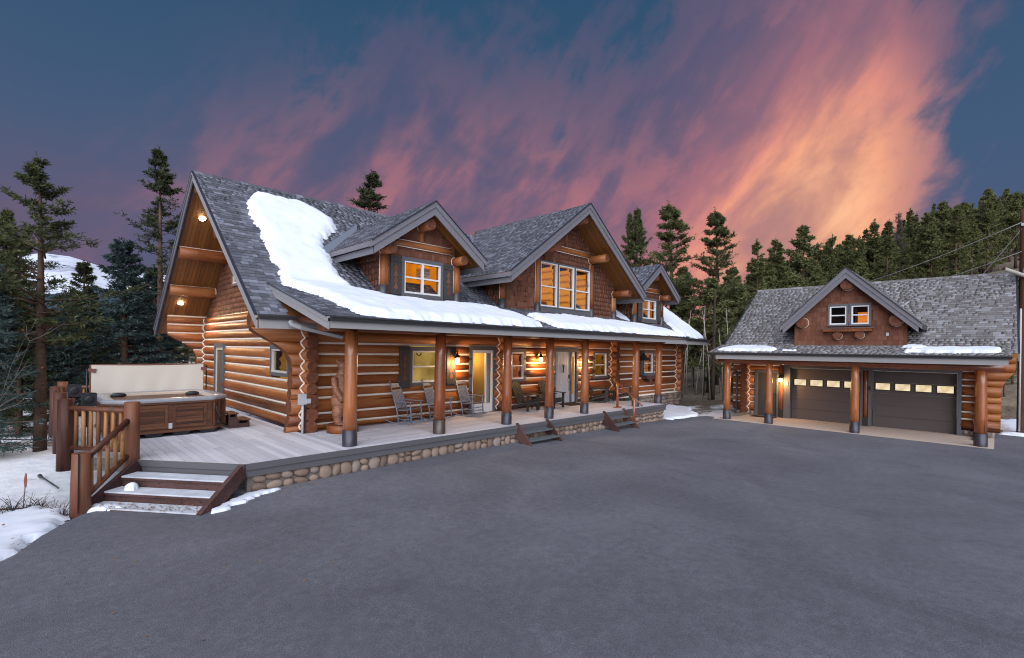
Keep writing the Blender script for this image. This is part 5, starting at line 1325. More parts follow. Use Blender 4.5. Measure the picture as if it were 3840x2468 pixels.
def m_bear():
    m_, g, b, o = material('carved_bear_wood')
    v = coords(g, 'Object', (1,1,1), False); wv = g.n('ShaderNodeTexWave', wave_type='BANDS', bands_direction='Z'); g.l(v, wv.inputs['Vector']); wv.inputs['Scale'].default_value = 9; wv.inputs['Distortion'].default_value = 7; wv.inputs['Detail'].default_value = 3
    n_ = g.noise(v, 5, 5, 0.6)
    f = g.m('ADD', g.m('MULTIPLY', wv.outputs['Fac'], 0.35), g.m('MULTIPLY', n_, 0.7))
    setc(g, b, g.ramp(f, [(0.2, (0.10,0.036,0.020)), (0.55, (0.26,0.105,0.056)), (0.9, (0.38,0.18,0.10))]), 0.45, 0.45)
    bump(g, b, g.m('ADD', wv.outputs['Fac'], g.noise(v, 40, 3)), 0.30, 0.012)
    return m_
M_BEAR = m_bear()
bear()

# ------------------------------------------------------------------ chairs (local: facing -y, origin on the floor)
def rocking_chair(mat):
    T = empty('rocking_chair', (0,0,0))
    lean = R(16)
    def bp(s): return (0.45+s*math.cos(lean)) if False else None
    def back(x, h):                                     # a point on the leaning back
        return (x, 0.20+(h-0.40)*math.tan(lean), h)
    for s in (-1, 1):
        mb = MB(); mb.tube([(s*0.255,0.16,0.05),back(s*0.255,0.42),back(s*0.245,0.80),back(s*0.235,1.20)], [0.018,0.021,0.019,0.016], 8); mb.tube([back(s*0.235,1.20),back(s*0.233,1.24),back(s*0.232,1.28)], [0.018,0.022,0.006], 8); mb.build('back_post', mat, T, True)
        mb = MB(); mb.tube([(s*0.275,-0.28,0.045),(s*0.275,-0.27,0.40),(s*0.275,-0.26,0.62)], [0.017,0.021,0.017], 8); mb.build('front_leg', mat, T, True)
        mb = MB(); P = [(s*0.265, y, 0.022+0.20*((y-0.02)**2)/0.55) for y in np.linspace(-0.46, 0.62, 12)]; mb.tube(P, 0.017, 6); mb.build('rocker', mat, T, True)
        mb = MB(); mb.prism([(s*0.275-0.038,-0.34,0.632),(s*0.275+0.038,-0.34,0.632),(s*0.265+0.022,0.25,0.672),(s*0.265-0.022,0.25,0.672)], (0,0,0.02)); mb.build('arm', mat, T)
        mb = MB(); mb.tube([(s*0.27,-0.275,0.24),(s*0.26,0.17,0.24)], 0.010, 6); mb.tube([(s*0.27,-0.275,0.16),(s*0.26,0.17,0.15)], 0.010, 6); mb.build('side_rung', mat, T, True)
    mb = MB(); mb.tube([(-0.27,-0.275,0.20),(0.27,-0.275,0.20)], 0.010, 6); mb.tube([(-0.27,-0.275,0.29),(0.27,-0.275,0.29)], 0.010, 6); mb.build('front_rung', mat, T, True)
    for h, ht in ((1.10, 0.085), (0.97, 0.045), (0.48, 0.045)):
        mb = MB(); a, b = np.array(back(-0.235,h)), np.array(back(0.235,h)); mb.bar(a, b, 0.020, ht, (0,math.sin(lean),math.cos(lean))); mb.build('back_rail', mat, T)
    for k in range(6):
        x = -0.185+0.074*k; mb = MB(); mb.bar(back(x,0.49), back(x,0.96), 0.050, 0.012, (0,1,0)); mb.build('slat', mat, T)
    for k in range(9):
        y = -0.27+0.055*k; z = 0.435-0.02*math.sin(math.pi*k/8)-0.02*k/8; mb = MB(); mb.box(-0.27,0.27,y,y+0.047,z,z+0.016); mb.build('seat_slat', mat, T)
    return T
def rocker_at(proto, first, x, y, ang, label, group):
    o = proto if first else copy_tree(proto); o.location = (x, y, DECKZ); o.rotation_euler = (R(-3), 0, R(ang)); tag(o, label, 'rocking chair', group); return o
rc = rocking_chair(M_BLUEG); G1_ = 'slatted blue-grey rocking chairs on the porch'
rocker_at(rc, True, 7.88, 12.10, 24, 'blue-grey rocking chair in front of the shuttered window, nearest the bear', G1_)
rocker_at(rc, False, 9.05, 12.18, 24, 'blue-grey rocking chair half hidden behind the second porch post', G1_)
rocker_at(rc, False, 10.38, 12.22, 14, 'blue-grey rocking chair beside the glazed porch door', G1_)
def adirondack(mat, rockers=False, fan=True):
    T = empty('adirondack_rocker' if rockers else 'adirondack_chair', (0,0,0)); lean = R(24)
    def back(x, s): return np.array([x, 0.18+s*math.sin(lean), 0.24+s*math.cos(lean)])
    n = 6
    for k in range(n):
        u = (k-(n-1)/2)/(n/2); top = (0.84-0.10*u*u) if fan else 0.90; x0_ = 0.235*u; x1_ = (0.275 if fan else 0.245)*u
        mb = MB(); mb.bar(back(x0_,0.0), back(x1_,top), 0.072, 0.020, (0,math.cos(lean),-math.sin(lean))); mb.build('back_slat', mat, T)
    mb = MB(); mb.bar(back(-0.26,0.16)+[0,0.022,0], back(0.26,0.16)+[0,0.022,0], 0.024, 0.08); mb.bar(back(-0.26,0.60)+[0,0.024,0], back(0.26,0.60)+[0,0.024,0], 0.024, 0.06); mb.build('back_brace', mat, T)
    for k in range(6):
        t = k/5; mb = MB(); y = -0.36+0.53*t; z = 0.385-0.13*t; mb.obox((0,y,z), (0.27,0,0), np.array([0,0.045,-0.0115]), (0,0.002,0.010)); mb.build('seat_slat', mat, T)
    for s in (-1, 1):
        mb = MB(); mb.box(s*0.30-0.014,s*0.30+0.014,-0.37,-0.27,0.002 if not rockers else 0.05,0.56); mb.build('front_leg', mat, T)
        mb = MB(); mb.prism([(s*0.275-0.012,-0.36,0.37),(s*0.275-0.012,-0.36,0.25),(s*0.275-0.012,0.52,0.002 if not rockers else 0.06),(s*0.275-0.012,0.60,0.002 if not rockers else 0.06),(s*0.275-0.012,0.30,0.16)], (0.024,0,0)); mb.build('back_leg', mat, T)
        mb = MB(); mb.prism([(s*0.30-0.07,-0.42,0.562),(s*0.30+0.07,-0.42,0.562),(s*0.31+0.06,0.10,0.575),(s*0.31+0.03,0.40,0.582),(s*0.31-0.04,0.40,0.582)], (0,0,0.024)); mb.build('arm', mat, T)
        if rockers:
            P = [(s*0.30, y, 0.03+0.16*((y-0.05)**2)/0.6) for y in np.linspace(-0.45, 0.75, 12)]; mb = MB()
            for a, b in zip(P[:-1], P[1:]): mb.bar(a, np.array(b)+(np.array(b)-np.array(a))*0.05, 0.03, 0.055)
            mb.build('rocker', mat, T)
            mb = MB(); mb.tube([(s*0.30,0.36,0.10),(s*0.31,0.30,0.56)], 0.022, 8); mb.build('rear_leg', mat, T, True)
    mb = MB(); mb.box(-0.286,0.286,-0.375,-0.352,0.24,0.36); mb.prism([(-0.286,-0.352,0.24),(-0.2,-0.352,0.24),(-0.286,-0.352,0.18)], (0,-0.022,0)); mb.prism([(0.286,-0.352,0.24),(0.286,-0.352,0.18),(0.2,-0.352,0.24)], (0,-0.022,0)); mb.build('front_apron', mat, T)
    return T
ad = adirondack(M_CHARC); G2_ = 'black adirondack chairs by the front door'
def ch_at(proto, first, x, y, ang, label, cat, group):
    o = proto if first else copy_tree(proto); o.location = (x, y, DECKZ); o.rotation_euler = (0, 0, R(ang)); tag(o, label, cat, group)
ch_at(ad, True, 12.86, 12.12, 6, 'black adirondack chair with fan back below the small dresser window', 'chair', G2_)
ch_at(ad, False, 14.32, 12.12, 4, 'black adirondack chair mostly behind the fourth porch post', 'chair', G2_)
ar = adirondack(M_BROWNP, True, False); G3_ = 'dark brown adirondack rockers at the far end of the porch'
ch_at(ar, True, 17.42, 12.10, 34, 'dark brown slatted rocker right behind the fifth porch post', 'rocking chair', G3_)
ch_at(ar, False, 18.82, 11.80, 30, 'dark brown slatted rocker in front of the projecting log ends', 'rocking chair', G3_)
def side_table(x, y, label, mat):
    T = thing('side_table', label, 'table', (x, y, DECKZ), 'low porch side tables')
    for k in range(5): mb = MB(); mb.box(x-0.22,x+0.22,y-0.22+0.09*k,y-0.22+0.09*k+0.082,1.03,1.05); mb.build('top_slat', mat, T)
    for sx in (-1, 1):
        for sy in (-1, 1): mb = MB(); mb.box(x+sx*0.18-0.02,x+sx*0.18+0.02,y+sy*0.18-0.02,y+sy*0.18+0.02,0.602,1.03); mb.build('leg', mat, T)
    mb = MB(); mb.box(x-0.16,x+0.16,y-0.19,y-0.17,0.95,1.03); mb.box(x-0.16,x+0.16,y+0.17,y+0.19,0.95,1.03); mb.build('apron', mat, T)
side_table(13.58, 12.12, 'low black side table between the two adirondack chairs', M_CHARC); side_table(18.12, 12.1, 'low dark side table between the two slatted rockers', M_BROWNP)

# ------------------------------------------------------------------ lamps
def lantern(loc, face, label, power=15.0):
    """wall lantern: back plate, curled arm, conical hood and a glowing glass; face = outward direction (unit xy)"""
    x, y, z = loc; T = thing('wall_lantern', label, 'lantern', loc, 'lit wall lanterns'); f = np.array([*face, 0.0]); c = np.array(loc, float)+f*0.22
    mb = MB(); s_ = np.array([-face[1], face[0], 0]); mb.obox(np.array(loc)+f*0.012+[0,0,0.02], s_*0.045, f*0.012, (0,0,0.11)); mb.build('back_plate', M_BLACK, T)
    mb = MB(); p0 = np.array(loc)+[0,0,0.02]; mb.tube([p0+f*0.02, p0+f*0.06+[0,0,0.10], p0+f*0.14+[0,0,0.17], c+[0,0,0.16]], 0.011, 6); mb.build('arm', M_BLACK, T, True)
    mb = MB(); mb.lathe([(0.0,0.20),(0.014,0.19),(0.018,0.14),(0.05,0.06),(0.095,-0.03),(0.10,-0.045),(0.07,-0.045),(0.0,-0.03)], tuple(c), 16); mb.build('hood', M_BLACK, T, True)
    mb = MB(); mb.lathe([(0.0,-0.046),(0.062,-0.046),(0.070,-0.16),(0.06,-0.175),(0.0,-0.178)], tuple(c), 14); mb.build('glass', E_LAMP, T, True)
    l_ = bpy.data.lights.new('lantern_light', 'POINT'); l_.energy = power*0.9; l_.color = (1.0,0.58,0.24); l_.shadow_soft_size = 0.07
    lo_ = bpy.data.objects.new('lantern_light', l_); col.objects.link(lo_); lo_.parent = T; lo_.location = tuple(f*0.30+np.array([0,0,-0.24]))
lantern((9.93,12.66,2.54), (0,-1), 'glowing black wall lantern between the shuttered window and glazed door')
lantern((14.02,12.66,2.54), (0,-1), 'glowing black wall lantern left of the pale front door')
lantern((17.02,12.66,2.48), (0,-1), 'glowing black wall lantern behind the fifth post, right of the front door')
def soffit_light(c, label):
    """recessed lamp in the plank soffit of the gable overhang"""
    T = thing('soffit_light', label, 'light', c, 'recessed soffit lights'); n_ = np.array([0,-KB,-1.0]); n_ /= np.linalg.norm(n_); c = np.array(c, float)
    u = np.array([1.0,0,0]); v = np.cross(n_, u); mb = MB(); P = [c+n_*0.008+(u*math.cos(q)+v*math.sin(q))*0.095 for q in np.linspace(0, 2*math.pi, 20)[:-1]]
    mb.ell(c+n_*0.012, (0.095,0.095,0.045), 18, 10); mb.build('lens', E_SPOT, T, True)
    mb = MB(); mb.tube([c+n_*0.012+(u*math.cos(q)+v*math.sin(q))*0.105 for q in np.linspace(0, 2*math.pi, 24)], 0.013, 6); mb.build('ring', M_WHITE, T, True)
    l_ = bpy.data.lights.new('soffit_lamp', 'SPOT'); l_.energy = 150; l_.color = (1.0,0.70,0.40); l_.spot_size = R(150); l_.spot_blend = 0.8; l_.shadow_soft_size = 0.08
    lo_ = bpy.data.objects.new('soffit_lamp', l_); col.objects.link(lo_); lo_.parent = T; lo_.location = tuple(n_*0.05); lo_.rotation_euler = Vector(-n_).to_track_quat('Z', 'Y').to_euler()
def on_back(px, py):                                  # where a pixel meets the planks under the back slope
    d_ = ray(px, py); k = (ZRG-TH-0.03+KB*YRG-CAMZ)/(d_[2]+KB*d_[1]); return tuple(d_*k+np.array([0,0,CAMZ]))
soffit_light(on_back(758.7,818.7), 'bright recessed light high under the gable overhang'); soffit_light(on_back(677.5,1136), 'bright recessed light low under the gable overhang')
def hanging_lantern():
    x, y = 18.17, 10.42; T = thing('hanging_lantern', 'dark open-sided lantern with pyramid roof hanging from the porch beam', 'lantern', (x,y,2.1))
    mb = MB(); h = 0.20; P = [(x-h,y-h,2.42),(x+h,y-h,2.42),(x+h,y+h,2.42),(x-h,y+h,2.42),(x,y,2.74)]; mb.add(P, [(0,1,4),(1,2,4),(2,3,4),(3,0,4),(3,2,1,0)]); mb.build('roof', M_BLACK, T)
    for sx in (-1, 1):
        for sy in (-1, 1): mb = MB(); mb.tube([(x+sx*0.17,y+sy*0.17,2.42),(x+sx*0.13,y+sy*0.13,2.10)], 0.008, 5); mb.build('corner_bar', M_BLACK, T)
    mb = MB(); mb.box(x-0.13,x+0.13,y-0.13,y+0.13,2.09,2.105); mb.build('floor', M_BLACK, T)
    mb = MB(); mb.tube([(x,y,2.74),(x,y,3.16)], 0.006, 5); mb.build('hanger', M_BLACK, T)
hanging_lantern()
def planter():
    T = thing('window_box', 'reddish log window box under the far porch window', 'planter', (22.6,12.45,1.35))
    mb = MB(); mb.box(21.95,23.2,12.38,12.68,1.42,1.58); mb.build('box', M_STEP, T)
    mb = MB(); mb.box(21.92,23.23,12.35,12.68,1.581,1.61); mb.build('rim', M_TRIM, T)
    for xx in (22.25, 22.95): log((xx,12.30,1.34), (xx,12.72,1.34), 0.085, 0.085, T, M_RAIL, 12, 'bracket')
planter()
def utility():
    T = thing('utility_box', 'grey electrical boxes on a pale conduit at the log corner', 'electrical box', (4.93,12.36,0.6))
    mb = MB(); mb.tube([(4.95,12.40,0.602),(4.95,12.40,1.42)], 0.032, 10); mb.build('conduit', M_PVC, T, True)
    mb = MB(); mb.box(4.84,5.02,12.34,12.44,1.34,1.61); mb.build('box', M_PVC, T)
    mb = MB(); mb.box(5.02,5.13,12.33,12.42,1.36,1.48); mb.build('outlet_cover', M_PVC, T)
    mb = MB(); mb.box(5.00,5.03,12.36,12.46,0.602,1.5); mb.build('backing_board', M_STEP, T)
utility()
def door_mat(c, sx, sy, z, label):
    T = thing('door_mat', label, 'mat', (*c, z), 'door mats'); mb = MB(); mb.box(c[0]-sx,c[0]+sx,c[1]-sy,c[1]+sy,z+0.002,z+0.016); mb.build('pile', M_MAT, T)
    mb = MB()
    for a, b, c_, d_ in ((-sx,sx,-sy,-sy+0.03),(-sx,sx,sy-0.03,sy),(-sx,-sx+0.03,-sy+0.03,sy-0.03),(sx-0.03,sx,-sy+0.03,sy-0.03)): mb.box(c[0]+a,c[0]+b,c[1]+c_,c[1]+d_,z+0.002,z+0.019)
    mb.build('border', M_BLACKP, T)
door_mat((15.75,12.2), 0.5, 0.3, DECKZ, 'dark mat in front of the pale front door')
def totem():
    T = thing('carved_post', 'tall thin rough-barked carved log leaning at the front door', 'carving', (16.95,11.6,0.6))
    log((16.95,12.35,0.602), (16.95,12.35,2.05), 0.09, 0.06, T, M_BAL, 10, 'trunk', wob=0.2, segs=16)
    for k in range(5): mb = MB(); mb.ell((16.95+0.06*math.cos(k*2.1),12.35-0.06,0.85+0.26*k), (0.05,0.05,0.06), 8, 6); mb.build('knot', M_BAL, T, True)
totem()
# ------------------------------------------------------------------ garage
GAR = thing('log_garage', 'log garage with two brown doors, shingle roof and front gable', 'garage', (25.5, 4.2, -0.1))
ZG = -0.10; XW = 24.25; XPG = 21.70
mb = MB(); mb.box(21.38, 30.6, 0.05, 8.75, -0.5, ZG); SL = mb.build('garage_slab', M_CONC); tag(SL, kind='structure')
ZGX = [0.10,0.50,0.77,1.12,1.35,1.71,1.94,2.24,2.55,2.85]         # logs along y (front wall)
ZGY = [0.02,0.30,0.64,0.95,1.24,1.53,1.83,2.10,2.40,2.70]         # logs along x (end walls)
OG1, OG2, OGD = (3.94,6.52,-0.1,2.14), (1.03,3.58,-0.1,2.14), (7.02,8.0,-0.1,1.98)
def garch(z): return float(np.interp(z, [0,1.5,1.75,2.05,2.25,3.0], [-0.10,-0.10,-0.14,-0.28,-0.44,-0.46]))
GFW = log_wall(GAR, 'front_wall', 'y', XW, -0.46, 9.0, ZGX, [(0.93,6.99,-0.1,2.28),(6.99,8.04,-0.1,2.02)], -1, end0=garch, seam=0.45)
for yy, nm in ((0.42, 'end_wall'), (8.42, 'end_wall')):
    W_ = log_wall(GAR, nm, 'x', yy, 23.84, 30.4, ZGY, [], -1 if yy < 4 else 1, seam=24.3)
zigzag(GAR, seam_curve(XW, 8.42, ZGY, ZGX, 0.12, 2.24), 0.026)
mb = MB(); mb.box(XW-0.14,XW+0.2,0.10,0.93,-0.1,0.10); mb.box(XW-0.14,XW+0.2,8.04,8.9,-0.1,0.10); mb.box(23.0,30.4,0.30,0.55,-0.45,0.02); mb.box(23.0,30.4,8.3,8.55,-0.45,0.02); GF = mb.build('footing', M_MORTAR, GAR)
def gstone(c, s): 
    o = bpy.data.objects.new('stone', STM[rng.integers(7)]); col.objects.link(o); o.parent = GF; o.location = tuple(np.array(c)-WL[GF.name]); o.scale = s; o.rotation_euler = (0, rng.uniform(-.3,.3), 0)
for k in range(4):
    gstone((XW-0.14, 0.22+0.19*k, 0.0+0.02*(k % 2)), (0.16,0.21,0.2)); gstone((XW-0.14, 8.13+0.2*k, 0.0), (0.16,0.22,0.2))
for k in range(3): gstone((23.1+0.22*k, 0.29, -0.05), (0.22,0.16,0.2))
# door surround and doors
mb = MB(); x_ = XW-0.20
mb.box(x_, XW+0.05, 0.90, 6.78, 2.16, 2.30)
for a, b in ((0.91,1.03), (3.58,3.68), (3.86,3.94), (6.52,6.78)): mb.box(x_, XW+0.12, a, b, ZG, 2.16)
mb.build('door_surround', M_TRIM, GAR)
for (y0, y1) in ((3.68,3.86), (6.78,6.98)):
    yc = (y0+y1)/2; log((XW-0.10,yc,0.27), (XW-0.10,yc,2.24), 0.085, 0.08, GAR, M_POST, 12, 'half_log_pilaster', wob=0.04)
    mb = MB(); mb.box(XW-0.07,XW+0.1,y0+0.002,y1-0.002,0.27,2.30); mb.build('pilaster_chinking', M_CHINK, GAR); mb = MB(); mb.box(XW-0.21,XW+0.1,y0+0.002,y1-0.002,ZG,0.27); mb.build('pilaster_base', M_BROWNP, GAR)
M_GDOOR = simple('garage_door_paint', (0.092,0.072,0.067), 0.5, 0.35, var=0.10, scale=2)
def gdoor(y0, y1):
    xd = XW+0.04; n = 5; h = (2.14-ZG)/n; D = empty('garage_door', (xd, (y0+y1)/2, ZG), GAR)
    for k in range(n):
        za, zb = ZG+h*k+0.004, ZG+h*(k+1)-0.004
        if k != 3: mb = MB(); mb.box(xd, xd+0.05, y0, y1, za, zb); mb.box(xd-0.004, xd, y0, y1, zb-0.022, zb); mb.build('door_section', M_GDOOR, D); continue
        ws = [(y1-0.09-0.625*q-0.46, y1-0.09-0.625*q) for q in range(4)]; z0, z1 = 1.40, 1.655; mb = MB()
        mb.box(xd, xd+0.05, y0, y1, za, z0); mb.box(xd, xd+0.05, y0, y1, z1, zb); e = [y0]+[v for w_ in sorted(ws) for v in w_]+[y1]
        for q in range(0, 10, 2): mb.box(xd, xd+0.05, e[q], e[q+1], z0, z1)
        mb.build('door_section', M_GDOOR, D)
        for (a, b) in ws:
            m2 = MB()
            for p0, p1, q0, q1 in ((a-0.035,b+0.035,z1,z1+0.035),(a-0.035,b+0.035,z0-0.035,z0),(a-0.035,a,z0,z1),(b,b+0.035,z0,z1)): m2.box(xd-0.012, xd-0.001, p0, p1, q0, q1)
            m2.build('window_bezel', M_BROWNP, D); m3 = MB(); m3.box(xd+0.02, xd+0.03, a, b, z0, z1); m3.build('window_pane', E_GLASSG, D)
    return D
gdoor(3.96, 6.50); gdoor(1.05, 3.56)
mb = MB(); mb.box(XW-0.16,XW+0.05,7.02,7.98,1.90,2.02); mb.box(XW-0.16,XW+0.05,7.90,8.02,ZG,1.90); mb.box(XW-0.16,XW+0.05,7.0,7.08,ZG,1.90); SDg = mb.build('side_door', M_TRIM, GAR)
mb = MB(); mb.box(XW-0.05,XW-0.0,7.08,7.90,ZG+0.02,1.90); mb.build('door_leaf', M_DGREY, SDg)
mb = MB(); mb.tube([(XW-0.05,7.16,0.95),(XW-0.11,7.16,0.95),(XW-0.11,7.26,0.95)], 0.012, 6); mb.build('door_handle', M_BLACK, SDg)
mb = MB(); mb.box(XW-0.23,XW-0.2,6.60,6.68,1.38,1.52); mb.build('keypad', M_PVC, GAR); mb = MB(); mb.box(XW-0.23,XW-0.2,3.60,3.66,1.36,1.52); mb.build('keypad', M_BLACKP, GAR)
mb = MB(); mb.box(XW-0.19,XW-0.15,0.50,0.66,0.70,0.76); mb.build('outlet', M_PVC, GAR)
# posts and beam
for yy, rr in ((8.35,0.15),(6.66,0.15),(3.72,0.15),(0.36,0.16)):
    e = empty('garage_post', (XPG, yy, ZG), GAR); log((XPG,yy,0.28), (XPG,yy,2.42), rr*0.97, rr*0.84, e, M_POST, 16, 'shaft', wob=0.055)
    mb = MB(); mb.lathe([(rr+0.010,ZG),(rr+0.010,0.31),(rr*0.85,0.315)], (XPG,yy,0), 24); mb.build('metal_sleeve', M_SLEEVE, e, True)
log((XPG-0.03,8.72,2.47), (XPG-0.03,-0.18,2.44), 0.12, 0.145, GAR, M_POST, 14, 'porch_beam', wob=0.03)
for k in range(8): yy = 0.9+1.05*k; log((21.35,yy,2.68), (24.2,yy,3.35), 0.07, 0.07, GAR, M_LOG, 8, 'rafter')
# roofs
KSG, XE0, ZE0 = 0.236, 21.20, 2.80
def zgs(x): return ZE0+KSG*(x-XE0)
KG = 0.668; XJ, ZJ = 22.68, 3.15
def zgm(x): return ZJ+KG*(x-XJ)
XRG = 27.05; ZRGG = zgm(XRG); YG0, YG1 = -0.46, 8.86
groof = empty('roof', (25, 4.2, 3.0), GAR)
mb = MB(); mb.prism([(22.30,YG0,zgm(22.30)),(XRG,YG0,ZRGG),(XRG,YG1,ZRGG),(22.30,YG1,zgm(22.30))], (0,0,-0.16)); mb.build('front_slope', M_SOFFIT, groof)
mb = MB(); mb.prism([(XRG,YG0,ZRGG),(31.8,YG0,zgm(22.30)),(31.8,YG1,zgm(22.30)),(XRG,YG1,ZRGG)], (0,0,-0.16)); mb.build('back_slope', M_SHGG, groof)
mb = MB(); mb.prism([(XE0,-0.30,ZE0),(XJ,-0.30,ZJ),(XJ,9.0,ZJ),(XE0,9.0,ZE0)], (0,0,-0.10)); mb.build('porch_slope', M_SOFFIT, groof)
mb = MB(); mb.box(XE0-0.02,XE0+0.02,-0.24,8.66,2.52,2.77); mb.build('fascia', M_FASCIA, groof)
gutter(groof, 'y', -0.32, 9.02, XE0-0.021, ZE0+0.012)
for yy, sg in ((YG0, -1), (YG1, 1)):
    for o0, o1, th_, nm, mt in ((-0.24,-0.02,0.03,'rake_board',M_RAKE), (0.001,0.02,0.05,'drip_edge',M_DRIP)):
        mb = MB(); mb.prism([(22.30,yy,zgm(22.30)+o0),(XRG,yy,ZRGG+o0),(XRG,yy,ZRGG+o1),(22.30,yy,zgm(22.30)+o1)], (0,sg*th_,0)); mb.build(nm, mt, groof)
# gable end infill
for yy in (0.42, 8.42): mb = MB(); mb.prism([(23.6,yy-0.04,2.6),(30.4,yy-0.04,2.6),(XRG,yy-0.04,ZRGG-0.2)], (0,0.08,0)); mb.build('gable_infill', M_SHAKE, GAR)
# front gable dormer
GD = empty('dormer', (22.6, 4.2, 3.15), GAR); XD = 22.66; CYG, ZPG, XRK = 4.16, 6.13, 22.28
kd = 0.975; HSG = 2.28; ZEG = ZPG-kd*HSG
def xm(z): return XJ+(z-ZJ)/KG
dtabs = []
for sg in (-1, 1):
    ye = CYG+sg*HSG; poly = [(XRK,ye,ZEG),(XRK,CYG,ZPG),(xm(ZPG),CYG,ZPG),(xm(ZEG),ye,ZEG)]
    mb = MB(); mb.prism(poly, (0,0,-0.15)); mb.build('dormer_slope', M_SOFFIT, GD)
    L = math.hypot(HSG, ZPG-ZEG); Vv = np.array([0,-sg*HSG,ZPG-ZEG])/L; xa, xb = xm(ZEG)-XRK, xm(ZPG)-XRK
    if sg < 0: dtabs.append(tabs_on((XRK,ye,ZEG), (-1,0,0) if False else (1,0,0), Vv, [(0,0),(xa,0),(xb,L),(0,L)], 0.145, 0.12, 0.27, 0.016) if np.dot(np.cross((1,0,0),Vv),(0,0,1)) > 0 else tabs_on((xm(ZEG),ye,ZEG), (-1,0,0), Vv, [(0,0),(xa,0),(xa,L),(xa-xb,L)], 0.145, 0.12, 0.27, 0.016))
    else: dtabs.append(tabs_on((xm(ZEG),ye,ZEG), (-1,0,0), Vv, [(0,0),(xa,0),(xa,L),(xa-xb,L)], 0.145, 0.12, 0.27, 0.016))
    for o0, o1, th_, nm, mt in ((-0.40,-0.12,0.03,'bargeboard',M_RAKE), (-0.19,-0.0,0.055,'barge_trim',M_RAKE), (0.001,0.026,0.085,'drip_edge',M_DRIP)):
        c_ = 0.10 if nm == 'bargeboard' else 0.0
        mb = MB(); mb.prism([(XRK,ye-sg*c_,ZEG+kd*c_+o0),(XRK,CYG,ZPG+o0),(XRK,CYG,ZPG+o1),(XRK,ye-sg*c_,ZEG+kd*c_+o1)], (-th_,0,0)); mb.build(nm, mt, GD)
    mb = MB(); mb.prism([(XRK,ye,ZEG-0.02),(XRK,ye,ZEG-0.20),(xm(ZEG-0.20),ye,ZEG-0.20),(xm(ZEG-0.02),ye,ZEG-0.02)], (0,sg*0.03,0)); mb.build('eave_board', M_DRIP, GD)
HWG = 1.78; gop = (3.42, 4.78, 3.92, 4.72)
gp = [(-HWG,0),(HWG,0),(HWG,ZPG-0.15-kd*HWG-ZJ+0.0),(0,ZPG-0.15-ZJ),(-HWG,ZPG-0.15-kd*HWG-ZJ)]
gs = tabs_on((XD-0.02,CYG,ZJ-0.0), (0,-1,0), (0,0,1), gp, 0.19, 0.10, 0.20, 0.013, 0.001)
gs = [t for t in gs if not (gop[0]-0.02 < t[0][1] < gop[1]+0.02 and gop[2]-0.12 < t[0][2]+0.09 < gop[3]+0.02)]
gsh = empty('shake_cladding', (XD, CYG, ZJ), GAR); lay_tabs([gs], M_SHAKE, gsh, 'shake', 'shake_rows', 300)
mb = MB(); tp = lambda y: ZPG-0.16-kd*abs(y-CYG); ys = [CYG-HWG, gop[0], CYG, gop[1], CYG+HWG]
for p, q in zip(ys[:-1], ys[1:]):
    if gop[0] <= (p+q)/2 <= gop[1]: mb.box(XD, XD+0.06, p, q, ZJ-0.1, gop[2]); mb.prism([(XD,p,gop[3]),(XD,q,gop[3]),(XD,q,tp(q)),(XD,p,tp(p))], (0.06,0,0))
    else: mb.prism([(XD,p,ZJ-0.1),(XD,q,ZJ-0.1),(XD,q,tp(q)),(XD,p,tp(p))], (0.06,0,0))
mb.build('wall_backing', M_SHAKE, GD)
for sg in (-1, 1):
    y_ = CYG+sg*HWG; mb = MB(); mb.box(XD-0.035, XD+0.02, y_-0.05, y_+0.05, ZJ-0.03, ZPG-0.17-kd*(HWG+0.05)); mb.build('corner_board', M_SHAKE, GD)
    mb = MB(); zt_ = tp(y_); mb.prism([(XD,y_,ZJ-0.1),(XD,y_,zt_),(xm(zt_),y_,zt_)], (0,-sg*0.06,0)); mb.build('side_wall', M_SHAKE, GD)
for (y_, z_, r_) in ((CYG+1.52,4.06,0.20),(CYG-1.52,4.06,0.20),(CYG,5.50,0.21),(4.46,3.52,0.14),(3.74,3.55,0.14)):
    xo = XRK+0.10 if z_ > 3.8 else 22.40
    log((xo,y_,z_), (XD+0.1,y_,z_), r_, r_, GD, M_LOG, 16, 'log_bracket', wob=0.04)
    mb = MB(); mb.tube([(XD-0.03,y_+1.04*r_*math.cos(q),z_+1.04*r_*math.sin(q)) for q in np.linspace(0, 2*math.pi, 20)], 0.011, 5); mb.build('bracket_chinking', M_CHINK, GD, True)
mb = MB(); mb.box(22.36,XD-0.02,3.34,4.92,3.68,3.80); mb.build('log_shelf', M_LOG, GD); mb = MB(); mb.box(22.34,XD-0.02,3.32,4.95,3.803,3.83); mb.build('shelf_cap', M_TRIM, GD)
mb = MB(); mb.box(XD-0.06,XD-0.03,2.86,2.94,3.50,3.62); mb.build('outlet', M_PVC, GD)
def drapes(y0, y1):
    def f(Wd, B):
        mb = MB(); B(mb, y0, y1, -0.55, -0.50, 3.7, 4.9 if False else 4.45); mb.build('lit_curtain', E_ORNG, Wd)
        m2 = MB(); m2.bar((XD+0.45,y0+0.05,3.8), (XD+0.45,y0+0.25,4.6), 0.06, 0.05, (1,0,0)); m2.build('brace', M_BARK, Wd)
    return f
E_DARKR = simple('dim_attic', (0.05,0.03,0.02), 0.8, 0.2)
window(GAR, 'y', XD-0.05, -1, 4.18, 4.74, 3.96, 4.68, 'g', E_DARKR, trim=0.07, extra=drapes(4.10, 4.33)); window(GAR, 'y', XD-0.05, -1, 3.46, 4.02, 3.96, 4.68, 'g', E_DARKR, trim=0.07, extra=drapes(3.30, 3.98))
